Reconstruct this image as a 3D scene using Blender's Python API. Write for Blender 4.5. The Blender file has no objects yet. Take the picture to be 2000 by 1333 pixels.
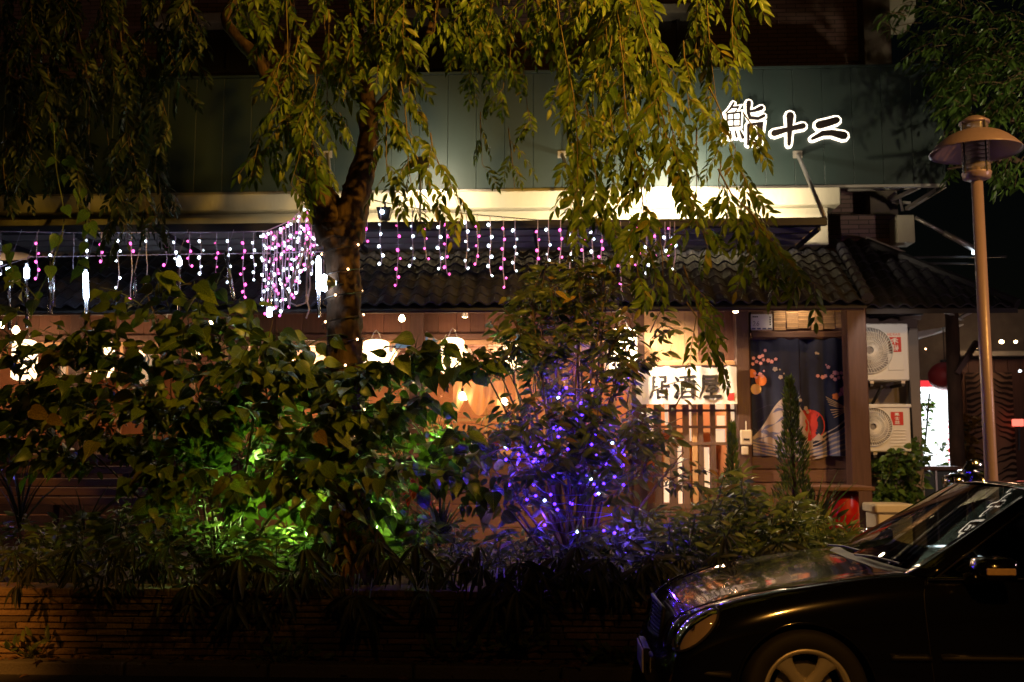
import bpy, bmesh, math, random
import numpy as np
from mathutils import Vector, Matrix
from mathutils.bvhtree import BVHTree

R = random.Random(7)
NR = np.random.RandomState(7)
scn = bpy.context.scene
COL = scn.collection
PI = math.pi
rad = math.radians

# ------------------------------------------------------------------ camera
CAM_H, YAW, PITCH, F = 1.55, rad(2.7), rad(6.0), 2000.0
cd = bpy.data.cameras.new("camera")
cam = bpy.data.objects.new("camera", cd)
COL.objects.link(cam)
cam.location = (0, 0, CAM_H)
cam.rotation_euler = (rad(90) + PITCH, 0, YAW)
cd.sensor_width = 36
cd.lens = 36
cd.clip_end = 500
cd.dof.use_dof = True
cd.dof.focus_distance = 7.0
cd.dof.aperture_fstop = 2.4
scn.camera = cam

# ------------------------------------------------------------------ world: night sky
world = bpy.data.worlds.new("World")
scn.world = world
world.use_nodes = True
wn = world.node_tree
bg = wn.nodes["Background"]
sky = wn.nodes.new("ShaderNodeTexSky")
sky.sky_type = 'NISHITA'
sky.sun_disc = False
sky.sun_elevation = rad(3)
sky.sun_rotation = rad(200)
wn.links.new(sky.outputs[0], bg.inputs[0])
bg.inputs[1].default_value = 0.0006

scn.view_settings.view_transform = 'Standard'
scn.view_settings.look = 'None'
scn.view_settings.exposure = 0
scn.view_settings.gamma = 1
scn.cycles.use_denoising = True
scn.cycles.max_bounces = 7
scn.cycles.diffuse_bounces = 3
scn.cycles.glossy_bounces = 4
scn.cycles.transparent_max_bounces = 10
scn.cycles.sample_clamp_indirect = 6
scn.cycles.caustics_reflective = False
scn.cycles.caustics_refractive = False


def lamp(name, loc, power, col, kind='POINT', size=.1, target=None, angle=100, blend=.6):
    l = bpy.data.lights.new(name, kind)
    l.energy = power
    l.color = col
    if kind == 'AREA':
        l.size = size
    else:
        l.shadow_soft_size = size
    if kind == 'SPOT':
        l.spot_size = rad(angle)
        l.spot_blend = blend
    o = bpy.data.objects.new(name, l)
    COL.objects.link(o)
    o.location = loc
    if target is not None:
        o.rotation_euler = (Vector(target) - Vector(loc)).to_track_quat('-Z', 'Y').to_euler()
    return o


# pixel of the 2000x1333 photograph + depth plane y=Y  ->  world point
_s, _c = math.sin(YAW), math.cos(YAW)
_fh = Vector((-_s, _c, 0)); _r = Vector((_c, _s, 0)); _z = Vector((0, 0, 1))
_f = _fh * math.cos(PITCH) + _z * math.sin(PITCH)
_u = -_fh * math.sin(PITCH) + _z * math.cos(PITCH)


def at(px, py, Y):
    d = _f + _r * ((px - 1000) / F) + _u * ((666.5 - py) / F)
    return Vector((0, 0, CAM_H)) + d * (Y / d.y)


def X(px, Y, py=700): return at(px, py, Y).x
def Z(py, Y, px=1400): return at(px, py, Y).z


# unseen sodium street lamps for tree and left wall, then added orange fill lights
lamp("sodium_and_fill_light", (4.6, 2.8, 7.8), 4300, (1, .54, .05), kind='SPOT', size=.14, target=(1.0, 6.5, 5.35), angle=43, blend=1.0)
lamp("sodium_and_fill_light", (-7.5, -1.5, 6.5), 5200, (1, .38, .05), kind='SPOT', size=.14, target=(-4.5, 7.3, .1), angle=11, blend=1.0)
lamp("sodium_and_fill_light", (-1.0, -4.5, 6.5), 4200, (1, .54, .05), kind='SPOT', size=.14, target=(.4, 8, 2.6), angle=14, blend=1.0)  # added fill aimed at the narrow-leaved bush
lamp("sodium_and_fill_light", (6.4, 2.5, 6.0), 2300, (1, .50, .10), kind='SPOT', size=.14, target=(3.0, 8.0, 2.3), angle=38, blend=.9)  # added fill for the park lamp head and ground cover
lamp("sodium_and_fill_light", (1.0, -4.0, 8.0), 1500, (1, .42, .07), kind='SPOT', size=.14, target=(1.5, 5.4, .35), angle=12, blend=.8)  # added spot that brightens the near car wheel alone
lamp("sodium_and_fill_light", (1.0, -4.0, 8.0), 120, (1, .42, .07), size=.14)  # added weak fill over kerb and planter plants

# ------------------------------------------------------------------ materials


def new_mat(name):
    m = bpy.data.materials.new(name)
    m.use_nodes = True
    nt = m.node_tree
    return m, nt, nt.nodes["Principled BSDF"]


def mat(name, col, rough=.6, metal=0, var=.25, scale=8, bump=0.0, bscale=40, col2=None, coat=0, spec=.5, stretch=(1, 1, 1), obj_var=.0, trans=0):
    m, nt, b = new_mat(name)
    N, L = nt.nodes, nt.links
    b.inputs['Roughness'].default_value = rough
    b.inputs['Metallic'].default_value = metal
    b.inputs['Coat Weight'].default_value = coat
    b.inputs['Coat Roughness'].default_value = .04
    b.inputs['Specular IOR Level'].default_value = spec
    tc = N.new("ShaderNodeTexCoord")
    mp = N.new("ShaderNodeMapping"); mp.inputs['Scale'].default_value = stretch
    L.new(tc.outputs['Object'], mp.inputs[0])
    nz = N.new("ShaderNodeTexNoise"); nz.inputs['Scale'].default_value = scale; nz.inputs['Detail'].default_value = 5
    L.new(mp.outputs[0], nz.inputs[0])
    mx = N.new("ShaderNodeMix"); mx.data_type = 'RGBA'
    c2 = col2 if col2 else tuple(c * (1 - var) for c in col)
    c1 = col if col2 else tuple(min(1, c * (1 + var)) for c in col)
    mx.inputs[6].default_value = (*c1, 1); mx.inputs[7].default_value = (*c2, 1)
    L.new(nz.outputs[0], mx.inputs[0])
    out = mx.outputs[2]
    if obj_var:
        oi = N.new("ShaderNodeObjectInfo"); gi = N.new("ShaderNodeNewGeometry")
        ad = N.new("ShaderNodeMath"); ad.operation = 'ADD'
        L.new(oi.outputs['Random'], ad.inputs[0]); L.new(gi.outputs['Random Per Island'], ad.inputs[1])
        fr = N.new("ShaderNodeMath"); fr.operation = 'FRACT'; L.new(ad.outputs[0], fr.inputs[0])
        mr = N.new("ShaderNodeMapRange"); mr.inputs[3].default_value = 1 - obj_var; mr.inputs[4].default_value = 1 + obj_var
        L.new(fr.outputs[0], mr.inputs[0])
        hs = N.new("ShaderNodeHueSaturation"); L.new(mr.outputs[0], hs.inputs['Value']); L.new(out, hs.inputs['Color'])
        out = hs.outputs[0]
    L.new(out, b.inputs['Base Color'])
    if bump:
        n2 = N.new("ShaderNodeTexNoise"); n2.inputs['Scale'].default_value = bscale; n2.inputs['Detail'].default_value = 6
        L.new(mp.outputs[0], n2.inputs[0])
        bp = N.new("ShaderNodeBump"); bp.inputs['Strength'].default_value = min(1, bump); bp.inputs['Distance'].default_value = .012
        L.new(n2.outputs[0], bp.inputs['Height']); L.new(bp.outputs[0], b.inputs['Normal'])
        mr2 = N.new("ShaderNodeMapRange"); mr2.inputs[3].default_value = max(.05, rough - .12); mr2.inputs[4].default_value = min(1, rough + .15)
        L.new(nz.outputs[0], mr2.inputs[0]); L.new(mr2.outputs[0], b.inputs['Roughness'])
    return m


def emit(name, col, s, mixdiff=None):
    m, nt, b = new_mat(name)
    b.inputs['Base Color'].default_value = (*(mixdiff or (.5, .5, .5)), 1)
    b.inputs['Emission Color'].default_value = (*col, 1)
    b.inputs['Emission Strength'].default_value = s
    b.inputs['Roughness'].default_value = .4
    return m


def leaf_mat(name, c1, c2, rough=.38, tr=.3, veins=0.0, yellow=None, spec=.5):
    m, nt, b = new_mat(name)
    N, L = nt.nodes, nt.links
    oi = N.new("ShaderNodeObjectInfo"); gi = N.new("ShaderNodeNewGeometry")
    ad = N.new("ShaderNodeMath"); ad.operation = 'ADD'
    L.new(oi.outputs['Random'], ad.inputs[0]); L.new(gi.outputs['Random Per Island'], ad.inputs[1])
    fr = N.new("ShaderNodeMath"); fr.operation = 'FRACT'; L.new(ad.outputs[0], fr.inputs[0])
    cr = N.new("ShaderNodeValToRGB")
    cr.color_ramp.elements[0].color = (*c1, 1); cr.color_ramp.elements[1].color = (*c2, 1)
    cr.color_ramp.elements[1].position = .9
    if yellow:
        e = cr.color_ramp.elements.new(.985); e.color = (*yellow, 1)
    L.new(fr.outputs[0], cr.inputs[0])
    uv = N.new("ShaderNodeTexCoord")
    sx = N.new("ShaderNodeSeparateXYZ"); L.new(uv.outputs['UV'], sx.inputs[0])
    # veins: |u| midrib + slanted side veins from uv
    ab = N.new("ShaderNodeMath"); ab.operation = 'ABSOLUTE'; L.new(sx.outputs[0], ab.inputs[0])
    mu = N.new("ShaderNodeMath"); mu.operation = 'MULTIPLY_ADD'; mu.inputs[1].default_value = -.6; L.new(ab.outputs[0], mu.inputs[0]); L.new(sx.outputs[1], mu.inputs[2])
    sn = N.new("ShaderNodeMath"); sn.operation = 'MULTIPLY'; sn.inputs[1].default_value = 46; L.new(mu.outputs[0], sn.inputs[0])
    s2 = N.new("ShaderNodeMath"); s2.operation = 'SINE'; L.new(sn.outputs[0], s2.inputs[0])
    mr = N.new("ShaderNodeMapRange"); mr.inputs[1].default_value = .86; mr.inputs[2].default_value = 1; L.new(s2.outputs[0], mr.inputs[0])
    mid = N.new("ShaderNodeMapRange"); mid.inputs[1].default_value = .05; mid.inputs[2].default_value = .015; L.new(ab.outputs[0], mid.inputs[0])
    mxx = N.new("ShaderNodeMath"); mxx.operation = 'MAXIMUM'; L.new(mr.outputs[0], mxx.inputs[0]); L.new(mid.outputs[0], mxx.inputs[1])
    ml = N.new("ShaderNodeMath"); ml.operation = 'MULTIPLY'; ml.inputs[1].default_value = veins; L.new(mxx.outputs[0], ml.inputs[0])
    nz = N.new("ShaderNodeTexNoise"); nz.inputs['Scale'].default_value = 14; L.new(uv.outputs['Object'], nz.inputs[0])
    hs = N.new("ShaderNodeHueSaturation"); L.new(cr.outputs[0], hs.inputs['Color'])
    mr3 = N.new("ShaderNodeMapRange"); mr3.inputs[1].default_value = .3; mr3.inputs[2].default_value = .7; mr3.inputs[3].default_value = .6; mr3.inputs[4].default_value = 1.4
    L.new(nz.outputs[0], mr3.inputs[0]); L.new(mr3.outputs[0], hs.inputs['Value'])
    mx = N.new("ShaderNodeMix"); mx.data_type = 'RGBA'; mx.inputs[7].default_value = (min(1, c2[0] * 2.2 + .03), min(1, c2[1] * 2.2), c2[2] * 2, 1)
    L.new(ml.outputs[0], mx.inputs[0]); L.new(hs.outputs[0], mx.inputs[6])
    L.new(mx.outputs[2], b.inputs['Base Color'])
    b.inputs['Roughness'].default_value = rough
    b.inputs['Specular IOR Level'].default_value = spec
    if veins:
        bp = N.new("ShaderNodeBump"); bp.inputs['Strength'].default_value = .5; bp.inputs['Distance'].default_value = .003; bp.invert = True
        L.new(mxx.outputs[0], bp.inputs['Height']); L.new(bp.outputs[0], b.inputs['Normal'])
    t = N.new("ShaderNodeBsdfTranslucent"); L.new(mx.outputs[2], t.inputs['Color'])
    ms = N.new("ShaderNodeMixShader"); ms.inputs[0].default_value = tr
    L.new(b.outputs[0], ms.inputs[1]); L.new(t.outputs[0], ms.inputs[2])
    L.new(ms.outputs[0], N["Material Output"].inputs[0])
    return m


def glass_mat(name, tint=(1, 1, 1), transp=.85, rough=.02):
    m, nt, b = new_mat(name)
    N, L = nt.nodes, nt.links
    tr = N.new("ShaderNodeBsdfTransparent"); tr.inputs[0].default_value = (*tint, 1)
    gl = N.new("ShaderNodeBsdfGlossy"); gl.inputs['Roughness'].default_value = rough
    fz = N.new("ShaderNodeFresnel"); fz.inputs[0].default_value = 1.5
    ml = N.new("ShaderNodeMath"); ml.operation = 'MAXIMUM'; ml.inputs[1].default_value = 1 - transp
    L.new(fz.outputs[0], ml.inputs[0])
    ms = N.new("ShaderNodeMixShader"); L.new(ml.outputs[0], ms.inputs[0]); L.new(tr.outputs[0], ms.inputs[1]); L.new(gl.outputs[0], ms.inputs[2])
    L.new(ms.outputs[0], N["Material Output"].inputs[0])
    return m


def wood(name, c1, c2, axis='Z', rough=.55, ov=.28):
    st = {'Z': (9, 9, .7), 'X': (.7, 9, 9)}[axis]
    return mat(name, c1, rough=rough, scale=5, col2=c2, bump=.35, bscale=22, stretch=st, obj_var=ov)


M = {}
M['asphalt'] = mat('asphalt', (.05, .047, .045), .8, bump=.9, bscale=160, scale=3, var=.4)
M['concrete_kerb'] = mat('kerb_concrete', (.16, .14, .12), .85, bump=.7, bscale=60, scale=4, var=.45)
M['soil'] = mat('soil', (.035, .025, .018), .95, bump=1, bscale=50)
M['terrace'] = mat('terrace_stone', (.14, .13, .12), .7, bump=.5, bscale=30)
M['slate'] = mat('slate_brick', (.22, .13, .07), .8, bump=1, bscale=45, scale=9, col2=(.10, .07, .05), obj_var=.45)
M['mortar'] = mat('mortar', (.05, .045, .04), .95, bump=.6)
M['board'] = wood('board_wood', (.17, .07, .04), (.08, .032, .022))
M['board_h'] = wood('plank_wood', (.17, .08, .055), (.09, .042, .03), 'X')
M['beam'] = wood('beam_wood', (.12, .052, .032), (.06, .026, .018), 'X', ov=.1)
M['post'] = wood('post_wood', (.11, .05, .036), (.055, .025, .02), 'Z', ov=.1)
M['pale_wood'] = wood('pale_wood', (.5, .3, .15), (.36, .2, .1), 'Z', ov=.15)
M['lattice'] = wood('lattice_wood', (.16, .085, .06), (.09, .05, .035), 'Z', ov=.2)
M['ledge'] = mat('ledge_concrete', (.5, .47, .38), .85, bump=.4, bscale=25, scale=2.2, col2=(.30, .28, .22), stretch=(1, 1, .35))
M['dark_concrete'] = mat('dark_concrete', (.16, .13, .11), .85, bump=.5, bscale=60, var=.3)
M['wall_tile'] = mat('wall_tile', (.16, .115, .10), .55, var=.25, scale=3, obj_var=.2)
M['grey_wall'] = mat('grey_wall', (.26, .22, .19), .8, bump=.2, bscale=30, scale=2)
M['green'] = mat('green_panel_paint', (.015, .030, .030), .55, scale=2.2, col2=(.009, .018, .019), bump=.12, bscale=3, stretch=(2.5, 1, .3), obj_var=.04)
M['steel'] = mat('steel', (.45, .42, .4), .4, metal=.7, var=.15, bump=.1)
M['dark_metal'] = mat('dark_metal', (.03, .03, .035), .45, metal=.3)
M['black'] = mat('black_plastic', (.012, .012, .014), .4)
M['tile'] = mat('roof_tile_glaze', (.016, .015, .022), .6, var=.35, scale=6, bump=.3, bscale=30, obj_var=.35)
M['tile_base'] = mat('roof_underlay', (.02, .018, .02), .8)
M['bark'] = mat('bark', (.12, .055, .026), .85, scale=13, col2=(.012, .008, .006), bump=1, bscale=26, stretch=(1, 1, .35))
M['twig'] = mat('twig_bark', (.12, .075, .03), .7, scale=20)
M['stem_green'] = mat('green_stem', (.07, .09, .025), .6, scale=20)
M['l_tree'] = leaf_mat('leaflet_green', (.03, .07, .006), (.13, .18, .008), .42, .28, .15, yellow=(.2, .15, .02))
M['l_tree_shaded'] = leaf_mat('leaflet_shaded_green', (.014, .026, .010), (.03, .045, .016), .5, .2)  # shade over the left tree put into its leaf colour
M['l_broad'] = leaf_mat('broad_leaf', (.012, .040, .008), (.13, .17, .016), .36, .22, .28, yellow=(.13, .10, .018))
M['l_small'] = leaf_mat('narrow_leaf', (.04, .07, .03), (.12, .13, .05), .34, .25, .1, yellow=(.3, .16, .03))
M['l_palm'] = leaf_mat('drooping_leaf', (.008, .014, .006), (.07, .075, .03), .42, .2, .2)
M['l_cover'] = leaf_mat('cover_leaf', (.055, .10, .03), (.19, .24, .05), .4, .3, .1, yellow=(.22, .17, .03))
M['l_conifer'] = leaf_mat('conifer_scale', (.04, .085, .015), (.10, .15, .022), .55, .15)
M['l_vine'] = leaf_mat('vine_leaf', (.04, .09, .015), (.09, .16, .025), .3, .3, .3)
M['l_right'] = leaf_mat('bright_leaf', (.06, .12, .02), (.12, .2, .035), .3, .35)
M['l_fresh'] = leaf_mat('fresh_green_leaf', (.06, .14, .02), (.13, .24, .04), .35, .35, .25)
M['l_dry'] = leaf_mat('dry_leaf', (.2, .1, .04), (.3, .17, .07), .6, .2, .3)
M['l_red'] = leaf_mat('red_bract', (.4, .02, .012), (.6, .06, .02), .45, .3)
M['l_yellow'] = leaf_mat('yellow_leaf', (.20, .11, .015), (.28, .16, .02), .5, .3, .15)
M['white_plastic'] = mat('white_plastic', (.74, .72, .68), .4, var=.06, scale=3)
M['cream'] = mat('cream_plastic', (.6, .5, .38), .45, var=.08)
M['red_sticker'] = mat('red_sticker', (.55, .02, .015), .5, var=.08)
M['white_print'] = mat('white_print', (.8, .78, .76), .5, var=.03)
M['ink'] = mat('black_ink', (.02, .016, .02), .6, var=.1)
M['navy'] = mat('navy_cloth', (.009, .012, .042), .9, var=.2, bump=.2, bscale=300)
M['p_pink'] = mat('pink_print', (.6, .27, .3), .9, var=.2, scale=60)
M['p_white'] = mat('pale_print', (.33, .26, .25), .9, var=.12, scale=14)
M['p_orange'] = mat('orange_print', (.62, .17, .04), .9, var=.2, scale=30)
M['p_tan'] = mat('tan_print', (.6, .37, .16), .9, var=.15)
M['p_red'] = mat('red_print', (.42, .03, .025), .9, var=.2, scale=20)
M['p_blue'] = mat('blue_print', (.11, .11, .22), .9, var=.2)
M['banner_cloth'] = mat('white_banner_cloth', (.72, .68, .68), .85, var=.05, bump=.25, bscale=14)
M['peach_cloth'] = mat('peach_cloth', (.62, .32, .17), .9, var=.12, scale=5)
M['red_paint'] = mat('red_drum_paint', (.42, .012, .008), .28, var=.3, scale=4, coat=.4)
M['foam'] = mat('white_foam_box', (.62, .56, .46), .8, var=.1, scale=10, bump=.2)
M['lamp_paint'] = mat('lamp_paint', (.28, .20, .24), .34, metal=.1, var=.18, scale=9, bump=.15, bscale=60)
M['lamp_glass'] = glass_mat('lamp_glass', (.9, .86, .86), .82, .06)
nt_ = M['lamp_glass'].node_tree; df_ = nt_.nodes.new('ShaderNodeBsdfDiffuse'); df_.inputs[0].default_value = (.5, .42, .42, 1)
ms_ = nt_.nodes.new('ShaderNodeMixShader'); ms_.inputs[0].default_value = .25; out_ = nt_.nodes['Material Output']
nt_.links.new(out_.inputs[0].links[0].from_socket, ms_.inputs[1]); nt_.links.new(df_.outputs[0], ms_.inputs[2]); nt_.links.new(ms_.outputs[0], out_.inputs[0])
M['window_glass'] = glass_mat('window_glass', (.95, .9, .85), .9)
M['clear_plastic'] = glass_mat('clear_plastic', (.9, .9, .95), .6, .12)
M['wire'] = mat('white_wire', (.5, .42, .55), .4)
M['wire_dark'] = mat('dark_wire', (.03, .02, .02), .5)
M['wire_violet'] = mat('violet_wire', (.12, .10, .3), .5)
M['e_white'] = emit('white_led', (.75, .9, 1), 9)
M['e_cool'] = emit('cool_tube_led', (.62, .8, 1), 22)
M['e_pink'] = emit('pink_led', (1, .08, .5), 4.5)
M['e_white_dim'] = emit('dim_white_led', (.75, .9, 1), 1.6)
M['e_pink_dim'] = emit('dim_pink_led', (1, .08, .5), 1.3)
M['e_warm'] = emit('warm_led', (1, .55, .25), 9)
M['e_violet'] = emit('violet_led', (.085, .018, 1), 7)
M['e_blue'] = emit('blue_white_led', (.55, .75, 1), 9)
M['e_bulb'] = emit('warm_bulb', (1, .72, .36), 28)
M['e_lantern'] = emit('lantern_paper', (1, .66, .36), 3.6, (.8, .75, .65))
M['e_lantern_hot'] = emit('bright_lantern_paper', (1, .76, .48), 6, (.8, .75, .65))
M['e_sign'] = emit('sign_halo_acrylic', (1, .86, .66), 3.0)
M['e_box'] = emit('light_box_face', (.9, .97, 1), 3.2)
M['e_box_red'] = emit('light_box_red', (1, .05, .06), 1.0, (.5, .02, .02))
M['e_tail'] = emit('red_small_sign', (1, .15, .1), 2.0)
M['e_panel'] = emit('lit_shoji_paper', (1, .70, .44), .75, (.7, .6, .5))
M['sign_face'] = mat('sign_face', (.010, .006, .007), .5)
M['paint'] = mat('black_car_paint', (.004, .004, .005), .12, var=.1, coat=1, spec=.6)
M['chrome'] = mat('chrome', (.75, .72, .7), .12, metal=1, var=.03)
M['alloy'] = mat('alloy_wheel', (.62, .57, .5), .42, metal=.5, var=.06)
M['rubber'] = mat('tyre_rubber', (.010, .009, .009), .75, var=.15)
M['trim'] = mat('black_trim', (.010, .009, .010), .6)
M['car_glass'] = glass_mat('car_glass', (.42, .46, .46), .86, .01)
M['lens'] = glass_mat('headlight_lens', (.95, .92, .9), .84, .03)
M['lens_frost'] = mat('mirror_lens', (.6, .42, .25), .3, var=.25, scale=60)
M['reflector'] = mat('headlight_reflector', (.62, .5, .42), .4, metal=.15, var=.2, scale=12)
M['fan_grey'] = mat('fan_grey', (.22, .2, .2), .5, var=.1)
M['fan_light'] = mat('fan_light_grey', (.42, .40, .40), .5, var=.1)
M['cabin'] = mat('cabin_fabric', (.03, .028, .026), .8)
M['bamboo'] = mat('bamboo_slat', (.30, .17, .08), .6, scale=3, var=.3, obj_var=.3, stretch=(6, 1, 60), bump=.4, bscale=8)
M['zebra_dark'] = mat('zebra_dark_cloth', (.03, .015, .01), .9)
M['zebra_tan'] = mat('zebra_tan_cloth', (.34, .2, .12), .9)
M['interior'] = mat('interior_plaster', (.5, .25, .13), .8, var=.15, scale=2)
M['flag_blue'] = mat('blue_flag_cloth', (.09, .22, .5), .8, var=.2, scale=12)
M['dark_green'] = mat('dark_green_cabinet', (.02, .035, .028), .4)
M['red_lantern'] = mat('red_lantern_cloth', (.25, .012, .012), .55)
M['plastic_red_dim'] = mat('dim_red', (.3, .03, .03), .6)

# ------------------------------------------------------------------ mesh helpers


class MB:
    def __init__(s): s.v = []; s.f = []; s.smooth = False

    def add(s, vs, fs):
        o = len(s.v); s.v += [tuple(p) for p in vs]; s.f += [tuple(i + o for i in f) for f in fs]; return s

    def box(s, x0, x1, y0, y1, z0, z1, bv=0):
        x0, x1 = min(x0, x1), max(x0, x1); y0, y1 = min(y0, y1), max(y0, y1); z0, z1 = min(z0, z1), max(z0, z1)
        if bv > 0:
            b = min(bv, (x1 - x0) * .4, (y1 - y0) * .4, (z1 - z0) * .4)
            vs = []
            for z, i in ((z0, b), (z0 + b, 0), (z1 - b, 0), (z1, b)):
                k = i
                vs += [(x0 + b, y0 + k, z), (x1 - b, y0 + k, z), (x1 - k, y0 + b, z), (x1 - k, y1 - b, z), (x1 - b, y1 - k, z), (x0 + b, y1 - k, z), (x0 + k, y1 - b, z), (x0 + k, y0 + b, z)]
            fs = [tuple(range(7, -1, -1)), tuple(range(24, 32))]
            for r in range(3):
                for i in range(8):
                    j = (i + 1) % 8
                    fs.append((r * 8 + i, r * 8 + j, r * 8 + 8 + j, r * 8 + 8 + i))
            return s.add(vs, fs)
        return s.add([(x0, y0, z0), (x1, y0, z0), (x1, y1, z0), (x0, y1, z0), (x0, y0, z1), (x1, y0, z1), (x1, y1, z1), (x0, y1, z1)],
                     [(3, 2, 1, 0), (4, 5, 6, 7), (0, 1, 5, 4), (1, 2, 6, 5), (2, 3, 7, 6), (3, 0, 4, 7)])

    def bar(s, a, b, w, h, up=(0, 0, 1)):
        a, b = Vector(a), Vector(b); d = (b - a).normalized(); u = Vector(up)
        if abs(d.dot(u)) > .98: u = Vector((0, 1, 0))
        r = d.cross(u).normalized() * w / 2; t = r.cross(d).normalized() * h / 2
        vs = [a - r - t, a + r - t, a + r + t, a - r + t, b - r - t, b + r - t, b + r + t, b - r + t]
        return s.add(vs, [(0, 1, 2, 3), (7, 6, 5, 4), (4, 5, 1, 0), (5, 6, 2, 1), (6, 7, 3, 2), (7, 4, 0, 3)])

    def tube(s, pts, r, n=6, caps=True, rn=None):
        pts = [Vector(p) for p in pts]
        rs = r if isinstance(r, (list, tuple)) else [r] * len(pts)
        vs = []; ref = Vector((.13, .91, .37)).normalized()
        prev = None
        for i, p in enumerate(pts):
            d = (pts[min(i + 1, len(pts) - 1)] - pts[max(i - 1, 0)])
            if d.length < 1e-9: d = Vector((0, 0, 1))
            d.normalize()
            if prev is None:
                a = d.cross(ref)
                if a.length < .05: a = d.cross(Vector((1, 0, 0)))
                a.normalize()
            else:
                a = prev - d * prev.dot(d)
                a.normalize()
            prev = a; b = d.cross(a)
            for k in range(n):
                t = 2 * PI * k / n
                rr = rs[i] * (1 if rn is None else rn(p, i, k))
                vs.append(p + a * math.cos(t) * rr + b * math.sin(t) * rr)
        fs = []
        for i in range(len(pts) - 1):
            for k in range(n):
                q = (k + 1) % n
                fs.append((i * n + k, i * n + q, (i + 1) * n + q, (i + 1) * n + k))
        if caps:
            fs.append(tuple(range(n - 1, -1, -1))); fs.append(tuple((len(pts) - 1) * n + k for k in range(n)))
        return s.add(vs, fs)

    def lathe(s, prof, c, n=24, axis='Z', caps=True):
        c = Vector(c); vs = []
        for (r, h) in prof:
            for k in range(n):
                t = 2 * PI * k / n; a, b = r * math.cos(t), r * math.sin(t)
                vs.append(c + (Vector((a, b, h)) if axis == 'Z' else Vector((a, h, b)) if axis == 'Y' else Vector((h, a, b))))
        fs = []
        for i in range(len(prof) - 1):
            for k in range(n):
                q = (k + 1) % n; fs.append((i * n + k, i * n + q, (i + 1) * n + q, (i + 1) * n + k))
        if caps:
            if prof[0][0] > 1e-6: fs.append(tuple(range(n - 1, -1, -1)))
            if prof[-1][0] > 1e-6: fs.append(tuple((len(prof) - 1) * n + k for k in range(n)))
        return s.add(vs, fs)

    def poly(s, pts, y0, y1):          # closed xz outline, extruded in y (front = y0)
        n = len(pts)
        vs = [(p[0], y0, p[1]) for p in pts] + [(p[0], y1, p[1]) for p in pts]
        fs = [tuple(range(n)), tuple(range(2 * n - 1, n - 1, -1))] + [(i, n + i, n + (i + 1) % n, (i + 1) % n) for i in range(n)]
        return s.add(vs, fs)

    def mesh(s, name):
        me = bpy.data.meshes.new(name); me.from_pydata(s.v, [], s.f)
        bm = bmesh.new(); bm.from_mesh(me); bmesh.ops.recalc_face_normals(bm, faces=bm.faces); bm.to_mesh(me); bm.free()
        if s.smooth:
            me.shade_smooth()
        return me

    def build(s, name, m, parent=None, smooth=False, loc=None, **kw):
        s.smooth = smooth
        me = s.mesh(name); me.materials.append(M[m] if isinstance(m, str) else m)
        return link(name, me, parent, loc, **kw)


def wmat(o):
    m = o.matrix_local_cache if hasattr(o, 'matrix_local_cache') else None
    m = Matrix.LocRotScale(o.location, o.rotation_euler, o.scale)
    if o.parent: m = wmat(o.parent) @ o.matrix_parent_inverse @ m
    return m


def link(name, data, parent=None, loc=None, **kw):
    o = bpy.data.objects.new(name, data); COL.objects.link(o)
    if loc is not None: o.location = loc
    if parent is not None:
        o.parent = parent
        o.matrix_parent_inverse = wmat(parent).inverted()
    for k, v in kw.items(): o[k] = v
    return o


def place(name, me, parent, mtx):
    o = bpy.data.objects.new(name, me); COL.objects.link(o)
    loc, rot, sc = mtx.decompose()
    o.location = loc; o.rotation_euler = rot.to_euler(); o.scale = sc
    o.parent = parent; o.matrix_parent_inverse = wmat(parent).inverted()
    return o


def thing(name, label, cat, loc=(0, 0, 0), group=None):
    o = link(name, None, loc=loc); o.empty_display_size = .1
    o['label'] = label; o['category'] = cat
    if group: o['group'] = group
    return o


def tag(o, label, cat, group=None):
    o['label'] = label; o['category'] = cat
    if group: o['group'] = group
    return o


def struct(o): o['kind'] = 'structure'; return o


def copy_tree(o, parent=None):
    c = o.copy(); COL.objects.link(c)
    if parent is not None: c.parent = parent
    for ch in list(o.children): copy_tree(ch, c)
    return c


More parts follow.
